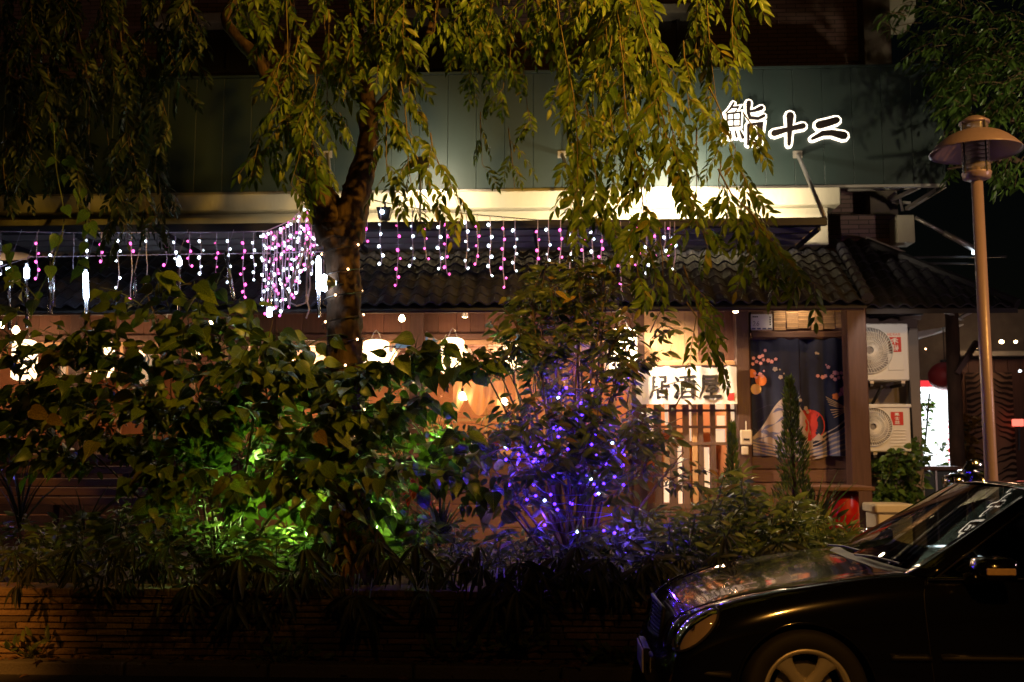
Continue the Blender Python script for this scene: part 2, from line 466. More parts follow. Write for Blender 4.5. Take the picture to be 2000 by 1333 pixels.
# brush strokes: tapered ribbons for hand lettering.  pts in 0..100 units (x right, z up)
def brush(mb, strokes, ox, oz, sx, sz, y, wmul=1.0, grow=0.0, th=.004, slant=0.0):
    for si, st in enumerate(strokes):
        pts = [Vector((ox + (p[0] + slant * p[1]) * sx / 100, oz + p[1] * sz / 100)) for p in st[0]]
        w = st[1]; ws = w if isinstance(w, (list, tuple)) else [w * 1.05] + [w] * (len(pts) - 2) + [w * .85]
        hw = [(a * sx / 100 * wmul) / 2 + grow for a in ws]
        L, Rr = [], []
        for i, p in enumerate(pts):
            d = (pts[min(i + 1, len(pts) - 1)] - pts[max(0, i - 1)]).normalized(); nn = Vector((-d.y, d.x))
            k = 1.0
            if 0 < i < len(pts) - 1:
                d1 = (pts[i] - pts[i - 1]).normalized(); k = 1 / max(.5, abs(d.dot(d1)))
            L.append(p + nn * hw[i] * k); Rr.append(p - nn * hw[i] * k)
        d0 = (pts[0] - pts[1]).normalized(); d1 = (pts[-1] - pts[-2]).normalized()
        n0 = Vector((-d0.y, d0.x)); n1 = Vector((-d1.y, d1.x))
        capA = [pts[0] + d0 * hw[0] * math.sin(t) + n0 * hw[0] * math.cos(t) for t in (PI * .25, PI * .5, PI * .75)]
        capB = [pts[-1] + d1 * hw[-1] * math.sin(t) + n1 * hw[-1] * math.cos(t) for t in (PI * .25, PI * .5, PI * .75)]
        yy = y - si * .0004
        n = len(pts); vs = []; fs = []
        front = L + Rr + capA + capB
        m = len(front)
        vs = [(p.x, yy, p.y) for p in front] + [(p.x, yy + th, p.y) for p in front]
        quads = [(i, i + 1, n + i + 1, n + i) for i in range(n - 1)]
        quads.append((0, n, 2 * n, 2 * n + 1, 2 * n + 2)); quads.append((n - 1, 2 * n + 3, 2 * n + 4, 2 * n + 5, 2 * n - 1))
        fs = quads + [tuple(reversed([i + m for i in q])) for q in quads]
        loop = list(range(n)) + [2 * n + 3, 2 * n + 4, 2 * n + 5][::1] + list(range(2 * n - 1, n - 1, -1)) + [2 * n, 2 * n + 1, 2 * n + 2]
        for a, b in zip(loop, loop[1:] + loop[:1]): fs.append((a, b, b + m, a + m))
        mb.add(vs, fs)


G = {
 '十': [([(4, 40), (50, 52), (96, 62)], [22, 15, 20]), ([(56, 96), (54, 60), (52, 30), (50, 4)], [26, 18, 15, 12])],
 '二': [([(26, 66), (52, 74), (78, 84)], [26, 24, 22]), ([(4, 12), (35, 32), (62, 34), (98, 22)], [10, 17, 19, 26])],
 '鮨': [([(26, 98), (18, 86), (4, 74)], [8, 7, 4]), ([(18, 88), (38, 89), (28, 76)], [6, 7, 5]), ([(10, 74), (9, 44)], 6),
      ([(10, 74), (42, 77), (40, 46)], 6), ([(10, 60), (41, 61)], 5), ([(25, 75), (25, 46)], 5), ([(9, 45), (41, 46)], 6),
      ([(6, 34), (3, 16)], [5, 9]), ([(17, 34), (17, 20)], [5, 8]), ([(28, 35), (31, 22)], [5, 8]), ([(39, 36), (46, 20)], [5, 10]),
      ([(62, 98), (60, 76), (64, 64), (84, 62), (97, 68)], [14, 10, 9, 9, 10]), ([(92, 86), (76, 80), (62, 78)], [13, 9, 7]),
      ([(60, 48), (58, 4)], 9), ([(60, 48), (88, 51), (86, 4)], [8, 11, 10]), ([(60, 28), (86, 29)], 8), ([(58, 6), (87, 7)], 9)],
 '居': [([(22, 88), (80, 90)], 8), ([(80, 90), (78, 70)], 9), ([(22, 70), (78, 71)], 7), ([(22, 90), (21, 45), (4, 4)], [8, 8, 4]),
      ([(30, 50), (95, 54)], [6, 9]), ([(62, 66), (61, 34)], 8), ([(42, 34), (41, 4)], 8), ([(42, 33), (84, 35), (82, 4)], 8), ([(41, 7), (83, 8)], 7)],
 '酒': [([(8, 88), (18, 78)], [6, 11]), ([(2, 60), (13, 52)], [6, 11]), ([(4, 8), (12, 22), (20, 38)], [10, 8, 4]),
      ([(30, 88), (98, 92)], [7, 9]), ([(38, 66), (37, 4)], 8), ([(38, 66), (90, 69), (88, 4)], [7, 9, 9]), ([(37, 8), (89, 9)], 7),
      ([(54, 88), (53, 56), (46, 42)], [7, 6, 4]), ([(72, 89), (71, 50), (82, 44)], [7, 6, 5]), ([(38, 28), (88, 30)], 6)],
 '屋': [([(22, 90), (82, 93)], 9), ([(82, 93), (79, 74)], 10), ([(22, 73), (79, 75)], 8), ([(22, 92), (21, 45), (3, 2)], [10, 9, 4]),
      ([(32, 60), (90, 64)], [7, 9]), ([(56, 62), (38, 44), (80, 49)], [6, 7, 7]), ([(70, 58), (84, 42)], [5, 10]),
      ([(36, 30), (82, 33)], 8), ([(58, 46), (57, 8)], 9), ([(24, 6), (97, 9)], [9, 11])],
 '禾': [([(74, 96), (50, 88), (24, 86)], [10, 8, 6]), ([(8, 66), (92, 68)], 11), ([(50, 90), (50, 4)], 13), ([(48, 62), (30, 36), (8, 22)], [10, 8, 6]), ([(52, 62), (70, 38), (93, 24)], [8, 9, 11])],
 '聯': [([(4, 92), (44, 92)], 9), ([(12, 92), (12, 20)], 9), ([(36, 92), (36, 2)], 9), ([(12, 70), (36, 70)], 6), ([(12, 48), (36, 48)], 6), ([(2, 22), (42, 30)], 8),
      ([(62, 96), (54, 78), (66, 76), (56, 56), (70, 60)], 6), ([(88, 96), (78, 78), (92, 76), (80, 56), (96, 60)], 6), ([(56, 48), (56, 30), (68, 32)], 7), ([(70, 50), (68, 20), (58, 2)], 8), ([(82, 50), (82, 2)], 9), ([(96, 48), (96, 30), (84, 30)], 7)],
 '萬': [([(4, 88), (96, 88)], 8), ([(32, 98), (32, 78)], 8), ([(68, 98), (68, 78)], 8), ([(22, 74), (22, 46), (78, 46), (78, 74), (22, 74)], 7), ([(22, 60), (78, 60)], 6), ([(50, 74), (50, 14)], 7),
      ([(10, 2), (10, 36), (92, 36), (90, 2), (80, 4)], 8), ([(34, 14), (68, 16), (74, 6)], 7)],
 '士': [([(6, 62), (94, 62)], 12), ([(50, 96), (50, 8)], 13), ([(18, 8), (84, 8)], 12)],
 '益': [([(28, 98), (38, 84)], 8), ([(72, 98), (60, 84)], 8), ([(4, 76), (96, 76)], 9), ([(38, 70), (10, 48)], 8), ([(62, 70), (92, 48)], 8), ([(18, 38), (18, 8)], 8), ([(18, 38), (82, 38), (82, 8)], 8), ([(40, 38), (40, 8)], 7), ([(60, 38), (60, 8)], 7), ([(2, 5), (98, 5)], 9)],
 '2': [([(16, 76), (30, 94), (60, 96), (80, 78), (72, 54), (14, 6), (88, 6)], 12)],
 '6': [([(74, 96), (36, 70), (16, 34), (30, 8), (62, 4), (84, 24), (78, 46), (50, 56), (22, 42)], 12)],
 'H': [([(15, 2), (15, 98)], 16), ([(85, 2), (85, 98)], 16), ([(15, 50), (85, 50)], 14)],
 'E': [([(18, 2), (18, 98)], 16), ([(18, 94), (85, 94)], 14), ([(18, 50), (75, 50)], 13), ([(18, 6), (85, 6)], 14)],
 'R': [([(15, 2), (15, 98)], 16), ([(15, 94), (70, 92), (80, 74), (66, 54), (18, 50)], 14), ([(48, 50), (88, 2)], 16)],
 'A': [([(6, 2), (50, 98), (94, 2)], 16), ([(24, 34), (76, 34)], 12)],
 'N': [([(15, 2), (15, 98), (85, 2), (85, 98)], 15)],
}


def text_line(mb, txt, x, z, w, h, y, gap=1.12, vertical=False, **kw):
    for i, ch in enumerate(txt):
        ox, oz = (x, z - i * h * gap) if vertical else (x + i * w * gap, z)
        brush(mb, G[ch], ox, oz, w, h, y - i * .00003, **kw)


# ------------------------------------------------------------------ leaves
def leaf_template(prof, fold=.12, droop=.15, petiole=0.0):
    """prof: list of (t along, halfwidth).  returns verts (unit length along +y), faces, uvs"""
    vs, uv = [], []
    n = len(prof)
    idx = []
    mw = max(p[1] for p in prof) + 1e-6
    for (t, w) in prof:
        z = -droop * t * t
        if w < 1e-5:
            idx.append((len(vs),) * 3); vs.append((0, t, z)); uv.append((0, t))
        else:
            i0 = len(vs); vs += [(-w, t, z + fold * w), (0, t, z), (w, t, z + fold * w)]; uv += [(-w / mw, t), (0, t), (w / mw, t)]
            idx.append((i0, i0 + 1, i0 + 2))
    fs = []
    for a, b in zip(idx, idx[1:]):
        for p, q in ((0, 1), (1, 2)):
            f = []
            for k in (a[p], a[q], b[q], b[p]):
                if k not in f: f.append(k)
            if len(f) > 2: fs.append(tuple(f))
    return np.array(vs, dtype=np.float32), fs, uv


T_LANCE = leaf_template([(0, 0), (.14, .11), (.36, .17), (.62, .15), (.84, .07), (1, 0)], .35, .22)
T_SLIM = leaf_template([(0, 0), (.3, .09), (.62, .08), (1, 0)], .3, .3)
T_HEART = leaf_template([(0, .001), (-.05, .14), (.06, .28), (.24, .35), (.45, .31), (.66, .19), (.84, .07), (1.02, 0)], .22, .3)
T_SPRAY = leaf_template([(0, 0), (.45, .16), (1, 0)], .2, .1)
T_OVAL = leaf_template([(0, 0), (.15, .16), (.4, .25), (.65, .2), (.86, .09), (1, 0)], .3, .28)


def tmesh(name, T, m):
    me = bpy.data.meshes.new(name); me.from_pydata([tuple(v) for v in T[0]], [], T[1])
    uvl = me.uv_layers.new(name='UVMap')
    for lp in me.loops: uvl.data[lp.index].uv = T[2][lp.vertex_index]
    me.shade_smooth(); me.materials.append(M[m]); return me


class Leaves:
    def __init__(s): s.a = []

    def add(s, p, d, n, size, wid=1.0):
        d = Vector(d).normalized(); n = Vector(n); x = d.cross(n)
        if x.length < 1e-3: x = d.cross(Vector((.3, .5, .8)))
        x.normalize(); n = x.cross(d)
        s.a.append((p[0], p[1], p[2], x.x, x.y, x.z, d.x, d.y, d.z, n.x, n.y, n.z, size, wid))

    def build(s, parent, T, m, name='leaf', crown='crown', nparts=300, kind='stuff', minpx=10):
        A = np.array(s.a)
        if len(A) == 0: return None
        ratio = A[:, 12] / np.maximum(1, A[:, 1])
        px = F * A[:, 0] / np.maximum(.1, A[:, 1]) + 1094; py = 876 - (A[:, 2] - CAM_H) * F / np.maximum(.1, A[:, 1])
        inview = (px > 0) & (px < 2000) & (py > 0) & (py < 1320)
        key = np.where(inview, ratio, ratio * .01) - (A[:, 1] > 1e9)
        front = key * (1 + .0 * A[:, 1])
        # nearest leaves first, among those large enough to tell apart
        score = np.where(inview & (ratio * F > minpx), 100 - A[:, 1] + ratio * 8, ratio)
        order = np.argsort(-score)
        sel = order[:nparts]; rest = order[nparts:]
        V, Fc, UV = T
        k = len(V)
        if len(rest):
            B = A[rest]; n = len(B)
            Vx = V[None, :, 0:1] * (B[:, 12] * B[:, 13])[:, None, None]; Vy = V[None, :, 1:2] * B[:, 12][:, None, None]; Vz = V[None, :, 2:3] * B[:, 12][:, None, None]
            P = B[:, None, 0:3] + Vx * B[:, None, 3:6] + Vy * B[:, None, 6:9] + Vz * B[:, None, 9:12]
            P = P.reshape(-1, 3)
            lt = np.array([len(f) for f in Fc]); li = np.array([i for f in Fc for i in f])
            loops = (li[None, :] + (np.arange(n) * k)[:, None]).ravel()
            tot = np.tile(lt, n); start = np.concatenate([[0], np.cumsum(tot)[:-1]])
            me = bpy.data.meshes.new(crown)
            me.vertices.add(len(P)); me.vertices.foreach_set('co', P.astype(np.float32).ravel())
            me.loops.add(len(loops)); me.loops.foreach_set('vertex_index', loops.astype(np.int32))
            me.polygons.add(len(tot)); me.polygons.foreach_set('loop_start', start.astype(np.int32))
            me.update(calc_edges=True)
            uvl = me.uv_layers.new(name='UVMap')
            uva = np.array(UV, dtype=np.float32)[li]
            uvl.data.foreach_set('uv', np.tile(uva, (n, 1)).ravel())
            me.polygons.foreach_set('use_smooth', np.ones(len(tot), dtype=bool))
            me.materials.append(M[m]); me.validate()
            o = link(crown, me, parent, kind=kind) if kind else link(crown, me, parent)
        else:
            o = parent
        if nparts and len(sel):
            me2 = tmesh(name, T, m)
            par = parent
            for i in sel:
                r = A[i]; sz = r[12]; w = r[13]
                mtx = Matrix(((r[3] * sz * w, r[6] * sz, r[9] * sz, r[0]), (r[4] * sz * w, r[7] * sz, r[10] * sz, r[1]), (r[5] * sz * w, r[8] * sz, r[11] * sz, r[2]), (0, 0, 0, 1)))
                place(name, me2, par, mtx)
        return o


def rv(s=1.0): return Vector((R.uniform(-s, s), R.uniform(-s, s), R.uniform(-s, s)))


DN = Vector((0, 0, -1)); UP = Vector((0, 0, 1)); TOCAM = Vector((0, -1, 0))


def compound(L, tw, p, d, length, pairs, size, droop=.35, nrm=None):
    """pinnate compound leaf: rachis with pairs of leaflets"""
    d = Vector(d).normalized()
    nrm = (nrm or (TOCAM * .7 + UP * .5 + rv(.5))).normalized()
    side = d.cross(nrm).normalized()
    pts = []
    for i in range(5):
        t = i / 4; pts.append(p + d * length * t + DN * droop * length * t * t)
    if tw is not None: tw.tube(pts, [.003, .0026, .002, .0016, .001], 3, caps=False)
    for i in range(pairs):
        t = (i + .8) / (pairs + .4)
        q = p + d * length * t + DN * droop * length * t * t
        dd = (d + DN * 2 * droop * t).normalized()
        for sg in (-1, 1):
            if R.random() < .07: continue
            ld = dd * .75 + side * sg * R.uniform(.6, .95) + DN * R.uniform(.1, .5) + rv(.12)
            L.add(q + side * sg * .004, ld, nrm + rv(.35), size * R.uniform(.75, 1.15) * (1.1 - .35 * abs(t - .5) * 2), R.uniform(.85, 1.2))
    L.add(pts[-1], dd, nrm, size * .9)


def strand(L, tw, a, b, step=.075, length=.3, pairs=6, size=.1, rad_=.006, spread=.8, sag=.0, skip=.0):
    a, b = Vector(a), Vector(b); n = max(2, int((b - a).length / step)); pts = []
    w1, w2 = R.uniform(-1, 1), R.uniform(-1, 1)
    dirv = (b - a).normalized(); perp = dirv.cross(Vector((0, 1, 0)))
    for i in range(n + 1):
        t = i / n
        pts.append(a.lerp(b, t) + Vector((.03 * w1 * math.sin(t * 7 + w2), .03 * w2 * math.sin(t * 5), -sag * 4 * t * (1 - t))))
    tw.tube(pts[::2] if len(pts) > 6 else pts, [rad_ * (1 - .75 * i / len(pts[::2] if len(pts) > 6 else pts)) for i in range(len(pts[::2] if len(pts) > 6 else pts))], 4, caps=False)
    for i, p in enumerate(pts[1:], 1):
        if R.random() < skip: continue
        t = i / n
        dd = (pts[i] - pts[i - 1]).normalized()
        az = R.uniform(0, 2 * PI)
        out = Vector((math.cos(az), math.sin(az) * .7, 0))
        compound(L, tw, p, dd * .55 + out * spread + DN * .25, length * R.uniform(.6, 1.1) * (1 - .3 * t), max(2, int(pairs * R.uniform(.7, 1.1))), size * R.uniform(.85, 1.1))


def in_blob(bl):
    tot = sum(b[4] for b in bl); r = R.uniform(0, tot)
    for b in bl:
        r -= b[4]
        if r <= 0: break
    while True:
        x, y = R.uniform(-1, 1), R.uniform(-1, 1)
        if x * x + y * y <= 1: return b[0] + x * b[2], b[1] + y * b[3], math.sqrt(max(0, 1 - x * x - y * y))


def twigs(L, tw, bl, n, Yc, Yd, size, leaves=7, tlen=.35, root=None, droop=.5, wid=1, upw=.6, camw=.5, jit=.5, petiole=.03):
    """leafy twig ends scattered through screen-space blobs around depth Yc (+-Yd)"""
    for _ in range(n):
        px, py, h = in_blob(bl)
        Y = Yc + R.uniform(-1, 1) * Yd * (.25 + .75 * h)
        c = at(px, py, Y)
        out = (c - root).normalized() if root is not None else Vector((0, 0, 1))
        d = (out + rv(.55) + TOCAM * .25).normalized()
        a = c - d * tlen * .5
        pts = [a + d * tlen * t + DN * droop * tlen * .4 * t * t for t in (0, .33, .66, 1)]
        tw.tube(pts, [.006, .0045, .003, .002], 4, caps=False)
        side = d.cross(UP + rv(.4)).normalized()
        for i in range(leaves):
            t = (i + .6) / leaves
            q = a + d * tlen * t + DN * droop * tlen * .4 * t * t
            sg = -1 if i % 2 else 1
            ld = d * .5 + side * sg * .8 + DN * droop + rv(.35)
            nrm = UP * upw + TOCAM * camw + rv(jit)
            L.add(q + ld.normalized() * petiole, ld, nrm, size * R.uniform(.5, 1.22), wid * R.uniform(.85, 1.15))


def stems(name, parent, base, bl, n, Yc, Yd, r0, m='twig'):
    mb = MB()
    for _ in range(n):
        px, py, h = in_blob(bl)
        e = at(px, py, Yc + R.uniform(-1, 1) * Yd)
        b = Vector(base) + Vector((R.uniform(-.12, .12), R.uniform(-.1, .1), 0))
        mid = b.lerp(e, .5) + Vector((0, 0, .25 * (e - b).length)) * .4 + rv(.06)
        pts = [b * (1 - t) ** 2 + mid * 2 * t * (1 - t) + e * t * t for t in [i / 7 for i in range(8)]]
        mb.tube(pts, [r0 * (1 - .8 * i / 7) for i in range(8)], 6, caps=False)
    return mb.build(name, m, parent, smooth=True)
# ================================================================== GROUND
TZ = .5                       # terrace level behind the planter
WY = 7.3                      # front face of the planter wall
mb = MB().box(-60, 60, -30, 7.1, -.3, 0)
struct(mb.build('road', 'asphalt'))
mb = MB()
x = -9.0
while x < 11:
    mb.box(x, x + .985, 7.1, 7.24, -.2, .085, .012); x += 1.0
struct(mb.build('kerb', 'concrete_kerb'))
mb = MB().box(-9, 11, 7.242, WY + .02, -.2, .06)
struct(mb.build('pavement', 'concrete_kerb'))
# uneven soil bed
mb = MB(); nx, ny = 60, 10
for i in range(nx + 1):
    for j in range(ny + 1):
        xx = -9 + 20 * i / nx; yy = WY + .12 + (9.55 - WY) * j / ny
        mb.v.append((xx, yy, TZ - .02 + .035 * math.sin(xx * 3.1 + yy) * math.cos(yy * 4 + xx) + R.uniform(-.012, .012)))
for i in range(nx):
    for j in range(ny):
        a = i * (ny + 1) + j; mb.f.append((a, a + ny + 1, a + ny + 2, a + 1))
struct(mb.build('planting_bed', 'soil', smooth=True))
struct(MB().box(-60, 60, 9.6, 60, -.2, TZ).build('terrace', 'terrace'))

# planter wall of thin stacked slate bricks
wt = Z(1150, WY, 150)
pw = thing('planter_wall', 'low wall of thin stacked brown slate bricks along the kerb, plants spilling over its top', 'wall', (0, WY + .1, 0))
MB().box(-5.2, 9, WY + .035, WY + .26, -.15, wt - .045).build('wall_core', 'mortar', pw)
bm_names = []
meshes = []
for k in range(7):
    b = MB(); w = .27; t = .038
    b.box(-w / 2, w / 2, 0, .05, 0, t, .005)
    b.v = [(v[0] + R.uniform(-.006, .006), v[1] + R.uniform(-.006, .006), v[2] + R.uniform(-.002, .002)) for v in b.v]
    me = b.mesh('brick'); me.materials.append(M['slate']); meshes.append(me)
rows = int((wt - .05 - .02) / .044); cnt = 0; rest = MB()
plan = []
for r in range(rows):
    x = -4.6 + R.uniform(0, .25)
    while x < 8.6:
        w = R.uniform(.17, .34); plan.append((x + w / 2, r, w)); x += w + .006
plan.sort(key=lambda q: (q[0] > X(1330, WY, 1200), q[0] < X(-20, WY, 1200)))
for (xc, r, w) in plan:
    z = .06 + r * .044; yy = WY - R.uniform(0, .022)
    if cnt < 299:
        o = place('brick', R.choice(meshes), pw, Matrix.Translation((xc, yy, z)) @ Matrix.Diagonal((w / .27, 1, R.uniform(.92, 1.0), 1)))
        cnt += 1
    else:
        rest.box(xc - w / 2, xc + w / 2, yy, WY + .05, z, z + .038, .004)
rest.build('brick_courses', 'slate', pw, kind='stuff')
x = -4.6
k = 0
while x < 8.8:                      # coping bricks on edge
    w = R.uniform(.17, .2)
    MB().box(x, x + w - .008, WY - .02, WY + .28, wt - .045, wt + R.uniform(0, .006), .006).build('coping_brick', 'slate', pw); x += w; k += 1

# ================================================================== UPPER CONCRETE BUILDING
YL = 11.0
ub = thing('upper_building', 'dark upper storey clad in brown tiles above the green sign band', 'building', (2, 12.6, TZ))
m, nt, b = new_mat('siding_tiles'); N, L_ = nt.nodes, nt.links
tc = N.new("ShaderNodeTexCoord"); mp = N.new("ShaderNodeMapping"); mp.inputs['Rotation'].default_value = (rad(90), 0, 0)
L_.new(tc.outputs['Object'], mp.inputs[0])
bk = N.new("ShaderNodeTexBrick"); bk.inputs['Scale'].default_value = 1; bk.inputs['Brick Width'].default_value = .24; bk.inputs['Row Height'].default_value = .055
bk.inputs['Mortar Size'].default_value = .005; bk.inputs['Color1'].default_value = (.32, .2, .19, 1); bk.inputs['Color2'].default_value = (.24, .15, .14, 1); bk.inputs['Mortar'].default_value = (.07, .055, .05, 1)
L_.new(mp.outputs[0], bk.inputs[0]); L_.new(bk.outputs[0], b.inputs['Base Color']); b.inputs['Roughness'].default_value = .5
bp = N.new("ShaderNodeBump"); bp.inputs['Distance'].default_value = .006; bp.invert = True; L_.new(bk.outputs['Fac'], bp.inputs['Height']); L_.new(bp.outputs[0], b.inputs['Normal'])
M['siding'] = m
zt = 9.0
z1 = Z(366, YL, 1500)
MB().box(-9, X(1675, 12.6, 60), 12.6, 13.2, 2.6, zt).build('tiled_wall', 'siding', ub)
MB().box(X(1675, 12.6, 60) + .003, X(1737, 12.4, 60), 12.35, 13.2, 2.6, zt).build('corner_column', 'dark_concrete', ub)
MB().box(X(1737, 12.4, 20) + .003, X(1790, 12.5, 20), 12.5, 13.0, Z(38, 12.5, 1750), zt, .01).build('pale_pilaster', 'ledge', ub)
for (a, bb) in ((1225, 1382), (700, 990), (300, 520)):
    MB().box(X(a, 12.3, 20), X(bb, 12.3, 20), 12.25, 12.6, Z(28, 12.3, 1300), Z(10, 12.3, 1300), .01).build('window_sill', 'ledge', ub)
    w = MB().box(X(a + 6, 12.4, 80), X(bb - 8, 12.4, 80), 12.52, 12.6, Z(128, 12.5, 1300), Z(32, 12.5, 1300)).build('window', 'dark_metal', ub)
    xa, xb = X(a + 6, 12.4, 80), X(bb - 8, 12.4, 80); za, zb = Z(128, 12.5, 1300), Z(32, 12.5, 1300)
    f = MB()
    for i in range(4):
        q = xa + (xb - xa) * i / 3; f.box(q - .02, q + .02, 12.46, 12.515, za, zb)
    f.box(xa, xb, 12.465, 12.512, za, za + .04).box(xa, xb, 12.465, 12.512, zb - .04, zb)
    f.build('frame', 'dark_metal', w)

ldg = thing('concrete_ledge', 'stained pale concrete ledge in two steps, brightly lit from the canopy below the green band', 'ledge', (0, YL, z1))
z2 = Z(401, YL, 1500)
MB().box(-9, X(1642, YL, 385), YL, 12.0, z2, z1 - .003, .012).build('upper_band', 'ledge', ldg)
MB().box(-9, X(1618, YL + .1, 415), YL + .12, 12.0, z2 - .42, z2 - .003, .008).build('lower_band', 'ledge', ldg)
sc = MB().bar(at(1655, 370, 12), at(1792, 366, 12), .05, .05)

# ------------------------------------------------------------------ green sign band of vertical panels
YS = 11.08
gb = thing('green_sign_band', 'long dark green metal sign band of vertical panels above the concrete ledge', 'sign board', (2, YS, z1))
sz0, sz1 = z1 + .004, Z(127, YS, 1800)
xr = X(1838, YS, 250); x = xr; pwid = .318
while x > -9:
    MB().box(x - pwid + .002, x, YS, YS + .035, sz0 + .03, sz1 - .02, .004).build('panel', 'green', gb); x -= pwid
MB().box(x, xr + .012, YS - .018, YS + .04, sz0 - .0, sz0 + .028).build('bottom_rail', 'steel', gb)
MB().box(x, xr + .012, YS - .012, YS + .04, sz1 - .018, sz1 + .01).build('top_rail', 'green', gb)
MB().box(xr + .002, xr + .03, YS, YS + .5, sz0, sz1).build('side_panel', 'green', gb)
MB().box(x + pwid, xr, YS + .037, YS + .05, sz0, sz1).build('backing_sheet', 'green', gb)
fr = MB()
fr.bar(at(1843, 364, YS + .1), at(1772, 408, 12.2), .055, .04)
fr.bar(at(1795, 366, YS + .1), at(1742, 391, 12.2), .04, .035)
fr.bar(at(1655, 372, 11.9), at(1790, 367, 11.9), .04, .035)
fr.bar(at(1742, 395, 12.2), at(1778, 397, 12.2), .03, .03)
fr.bar(at(1757, 385, 12.1), at(1763, 412, 12.2), .03, .02)
fr.bar(at(1735, 388, 12.2), at(1750, 377, 11.9), .03, .03)
fr.build('bracket', 'steel', gb)

# halo-lit lettering
sl = thing('sign_lettering', 'three glowing white-edged dark characters 鮨十二 mounted on the green sign band', 'sign', at(1530, 245, YS - .05))
for ch, (x0, x1, y0, y1), sw in (('鮨', (1414, 1494, 198, 286), 1.0), ('十', (1511, 1571, 222, 284), .95), ('二', (1585, 1649, 226, 276), .95)):
    a = at(x0, y1, YS - .06); b_ = at(x1, y0, YS - .06)
    g = MB(); brush(g, G[ch], a.x, a.z, b_.x - a.x, b_.z - a.z, YS - .026, wmul=sw, grow=.024 if ch != '鮨' else .017, th=.02, slant=.0)
    h = g.build('character', 'e_sign', sl)
    g = MB(); brush(g, G[ch], a.x, a.z, b_.x - a.x, b_.z - a.z, YS - .05, wmul=sw, grow=.0 if ch != '鮨' else -.004, th=.02, slant=.0)
    g.build('face', 'sign_face', h)

# ------------------------------------------------------------------ flat steel canopy over the tiled roof
YC = 9.95
zc = Z(436, YC, 1450)
cn = thing('steel_canopy', 'flat dark steel canopy above the tiled roof, held by slanting tie rods', 'canopy', (2, YC, zc))
xl, xr2 = -9, X(1616, YC, 440)
MB().box(xl, xr2, YC + .05, 10.98, zc + .03, zc + .045).build('sheet', 'dark_metal', cn)
MB().box(xl, xr2, YC, YC + .05, zc - .03, zc + .05, .005).build('front_beam', 'dark_metal', cn)
for yy in (10.3, 10.62, 10.93):
    MB().box(xl, xr2 - .02, yy, yy + .05, zc - .025, zc + .027).build('joist', 'steel', cn)
for i in range(15):
    q = xr2 - .05 - i * .93
    MB().box(q - .03, q, YC + .052, 10.96, zc - .07, zc - .027).build('rafter', 'dark_metal', cn)
for (a, bb) in ((1558, 1610), (1098, 1140), (640, 652), (180, 170)):
    p, q = at(a, 302, YS - .01), at(bb, 424, YC + .03)
    rd = MB().tube([p, q], .022, 8).build('tie_rod', 'steel', cn, smooth=True)
    MB().box(p.x - .05, p.x + .05, YS - .012, YS - .002, p.z - .04, p.z + .04).build('wall_plate', 'steel', rd)

# ================================================================== RESTAURANT FRONT
rb = thing('restaurant_building', 'brown timber izakaya front with a dark curved-tile roof and lit windows behind the shrubs', 'restaurant', (2, 11, TZ))
YE, YT = 10.0, 11.2
ze, ztop = Z(593, YE, 1450), Z(490, YT, 1500)
xe = X(1695, YE, 600)
sl_v = Vector((0, YT - YE, ztop - ze)); sl_len = sl_v.length; sd = sl_v.normalized(); nrm = Vector((1, 0, 0)).cross(sd) * -1
if nrm.z < 0: nrm = -nrm
x_top = X(1642, YT, 490)
rf = MB()
rf.add([(-9, YE + .03, ze - .03), (xe, YE + .03, ze - .03), (x_top, YT, ztop - .03), (-9, YT, ztop - .03), (-9, YE + .03, ze - .05), (xe, YE + .03, ze - .05), (x_top, YT, ztop - .09), (-9, YT, ztop - .09)],
       [(0, 1, 2, 3), (7, 6, 5, 4), (0, 4, 5, 1), (1, 5, 6, 2), (2, 6, 7, 3), (3, 7, 4, 0)])
roof = rf.build('roof', 'tile_base', rb)
# one curved pan tile
tw_, tl_ = .16, sl_len / 7


def tile_mesh():
    b = MB(); n = 7; vs = []
    for e, (yy, lift) in enumerate(((0, .016), (tl_ * 1.12, 0))):
        for k in range(n):
            t = k / (n - 1); xx = (t - .5) * tw_ * 1.04
            h = .034 * math.sin(PI * min(1, t * 1.45)) if t < .69 else -.008 * math.sin(PI * (t - .69) / .31)
            vs.append((xx, yy, lift + h))
    for k in range(n):
        v = vs[k]; vs.append((v[0], v[1], v[2] - .017))
    fs = [(k, k + 1, n + k + 1, n + k) for k in range(n - 1)] + [(2 * n + k, 2 * n + k + 1, k + 1, k) for k in range(n - 1)]
    b.add(vs, fs); b.smooth = False
    me = b.mesh('tile'); me.materials.append(M['tile']); return me, b


tme, tb = tile_mesh()
rot = Matrix((Vector((1, 0, 0)), sd, nrm)).transposed().to_4x4()
tl = []
ncol = int((xe + 9) / tw_)
for c in range(ncol):
    for r in range(7):
        xx = xe - tw_ * (c + .5); t = (r + .5) / 7
        if xx > xe + (x_top - xe) * t + .04: continue
        tl.append((xx, r))
tl.sort(key=lambda q: -q[0])
rest = MB()
for i, (xx, r) in enumerate(tl):
    p = Vector((xx, YE, ze)) + sd * (tl_ * r) + nrm * R.uniform(-.002, .003)
    mt = Matrix.Translation(p) @ rot @ Matrix.Rotation(R.uniform(-.012, .012), 4, 'Z')
    if i < 299 and xx > X(640, YE, 600): place('tile', tme, roof, mt)
    elif xx > -6: rest.add([mt @ Vector(v) for v in tb.v], tb.f)
rest.build('tile_field', 'tile', roof, kind='stuff')
# hip ridge on the right end of the roof
hp = MB()
a, bb = Vector((xe, YE, ze + .03)), Vector((x_top, YT, ztop + .04))
for i in range(8):
    p = a.lerp(bb, i / 8); q = a.lerp(bb, (i + 1.06) / 8)
    hp.tube([p + Vector((0, 0, .012)), q], [.06, .05], 8)
hp.build('hip_ridge', 'tile', roof)
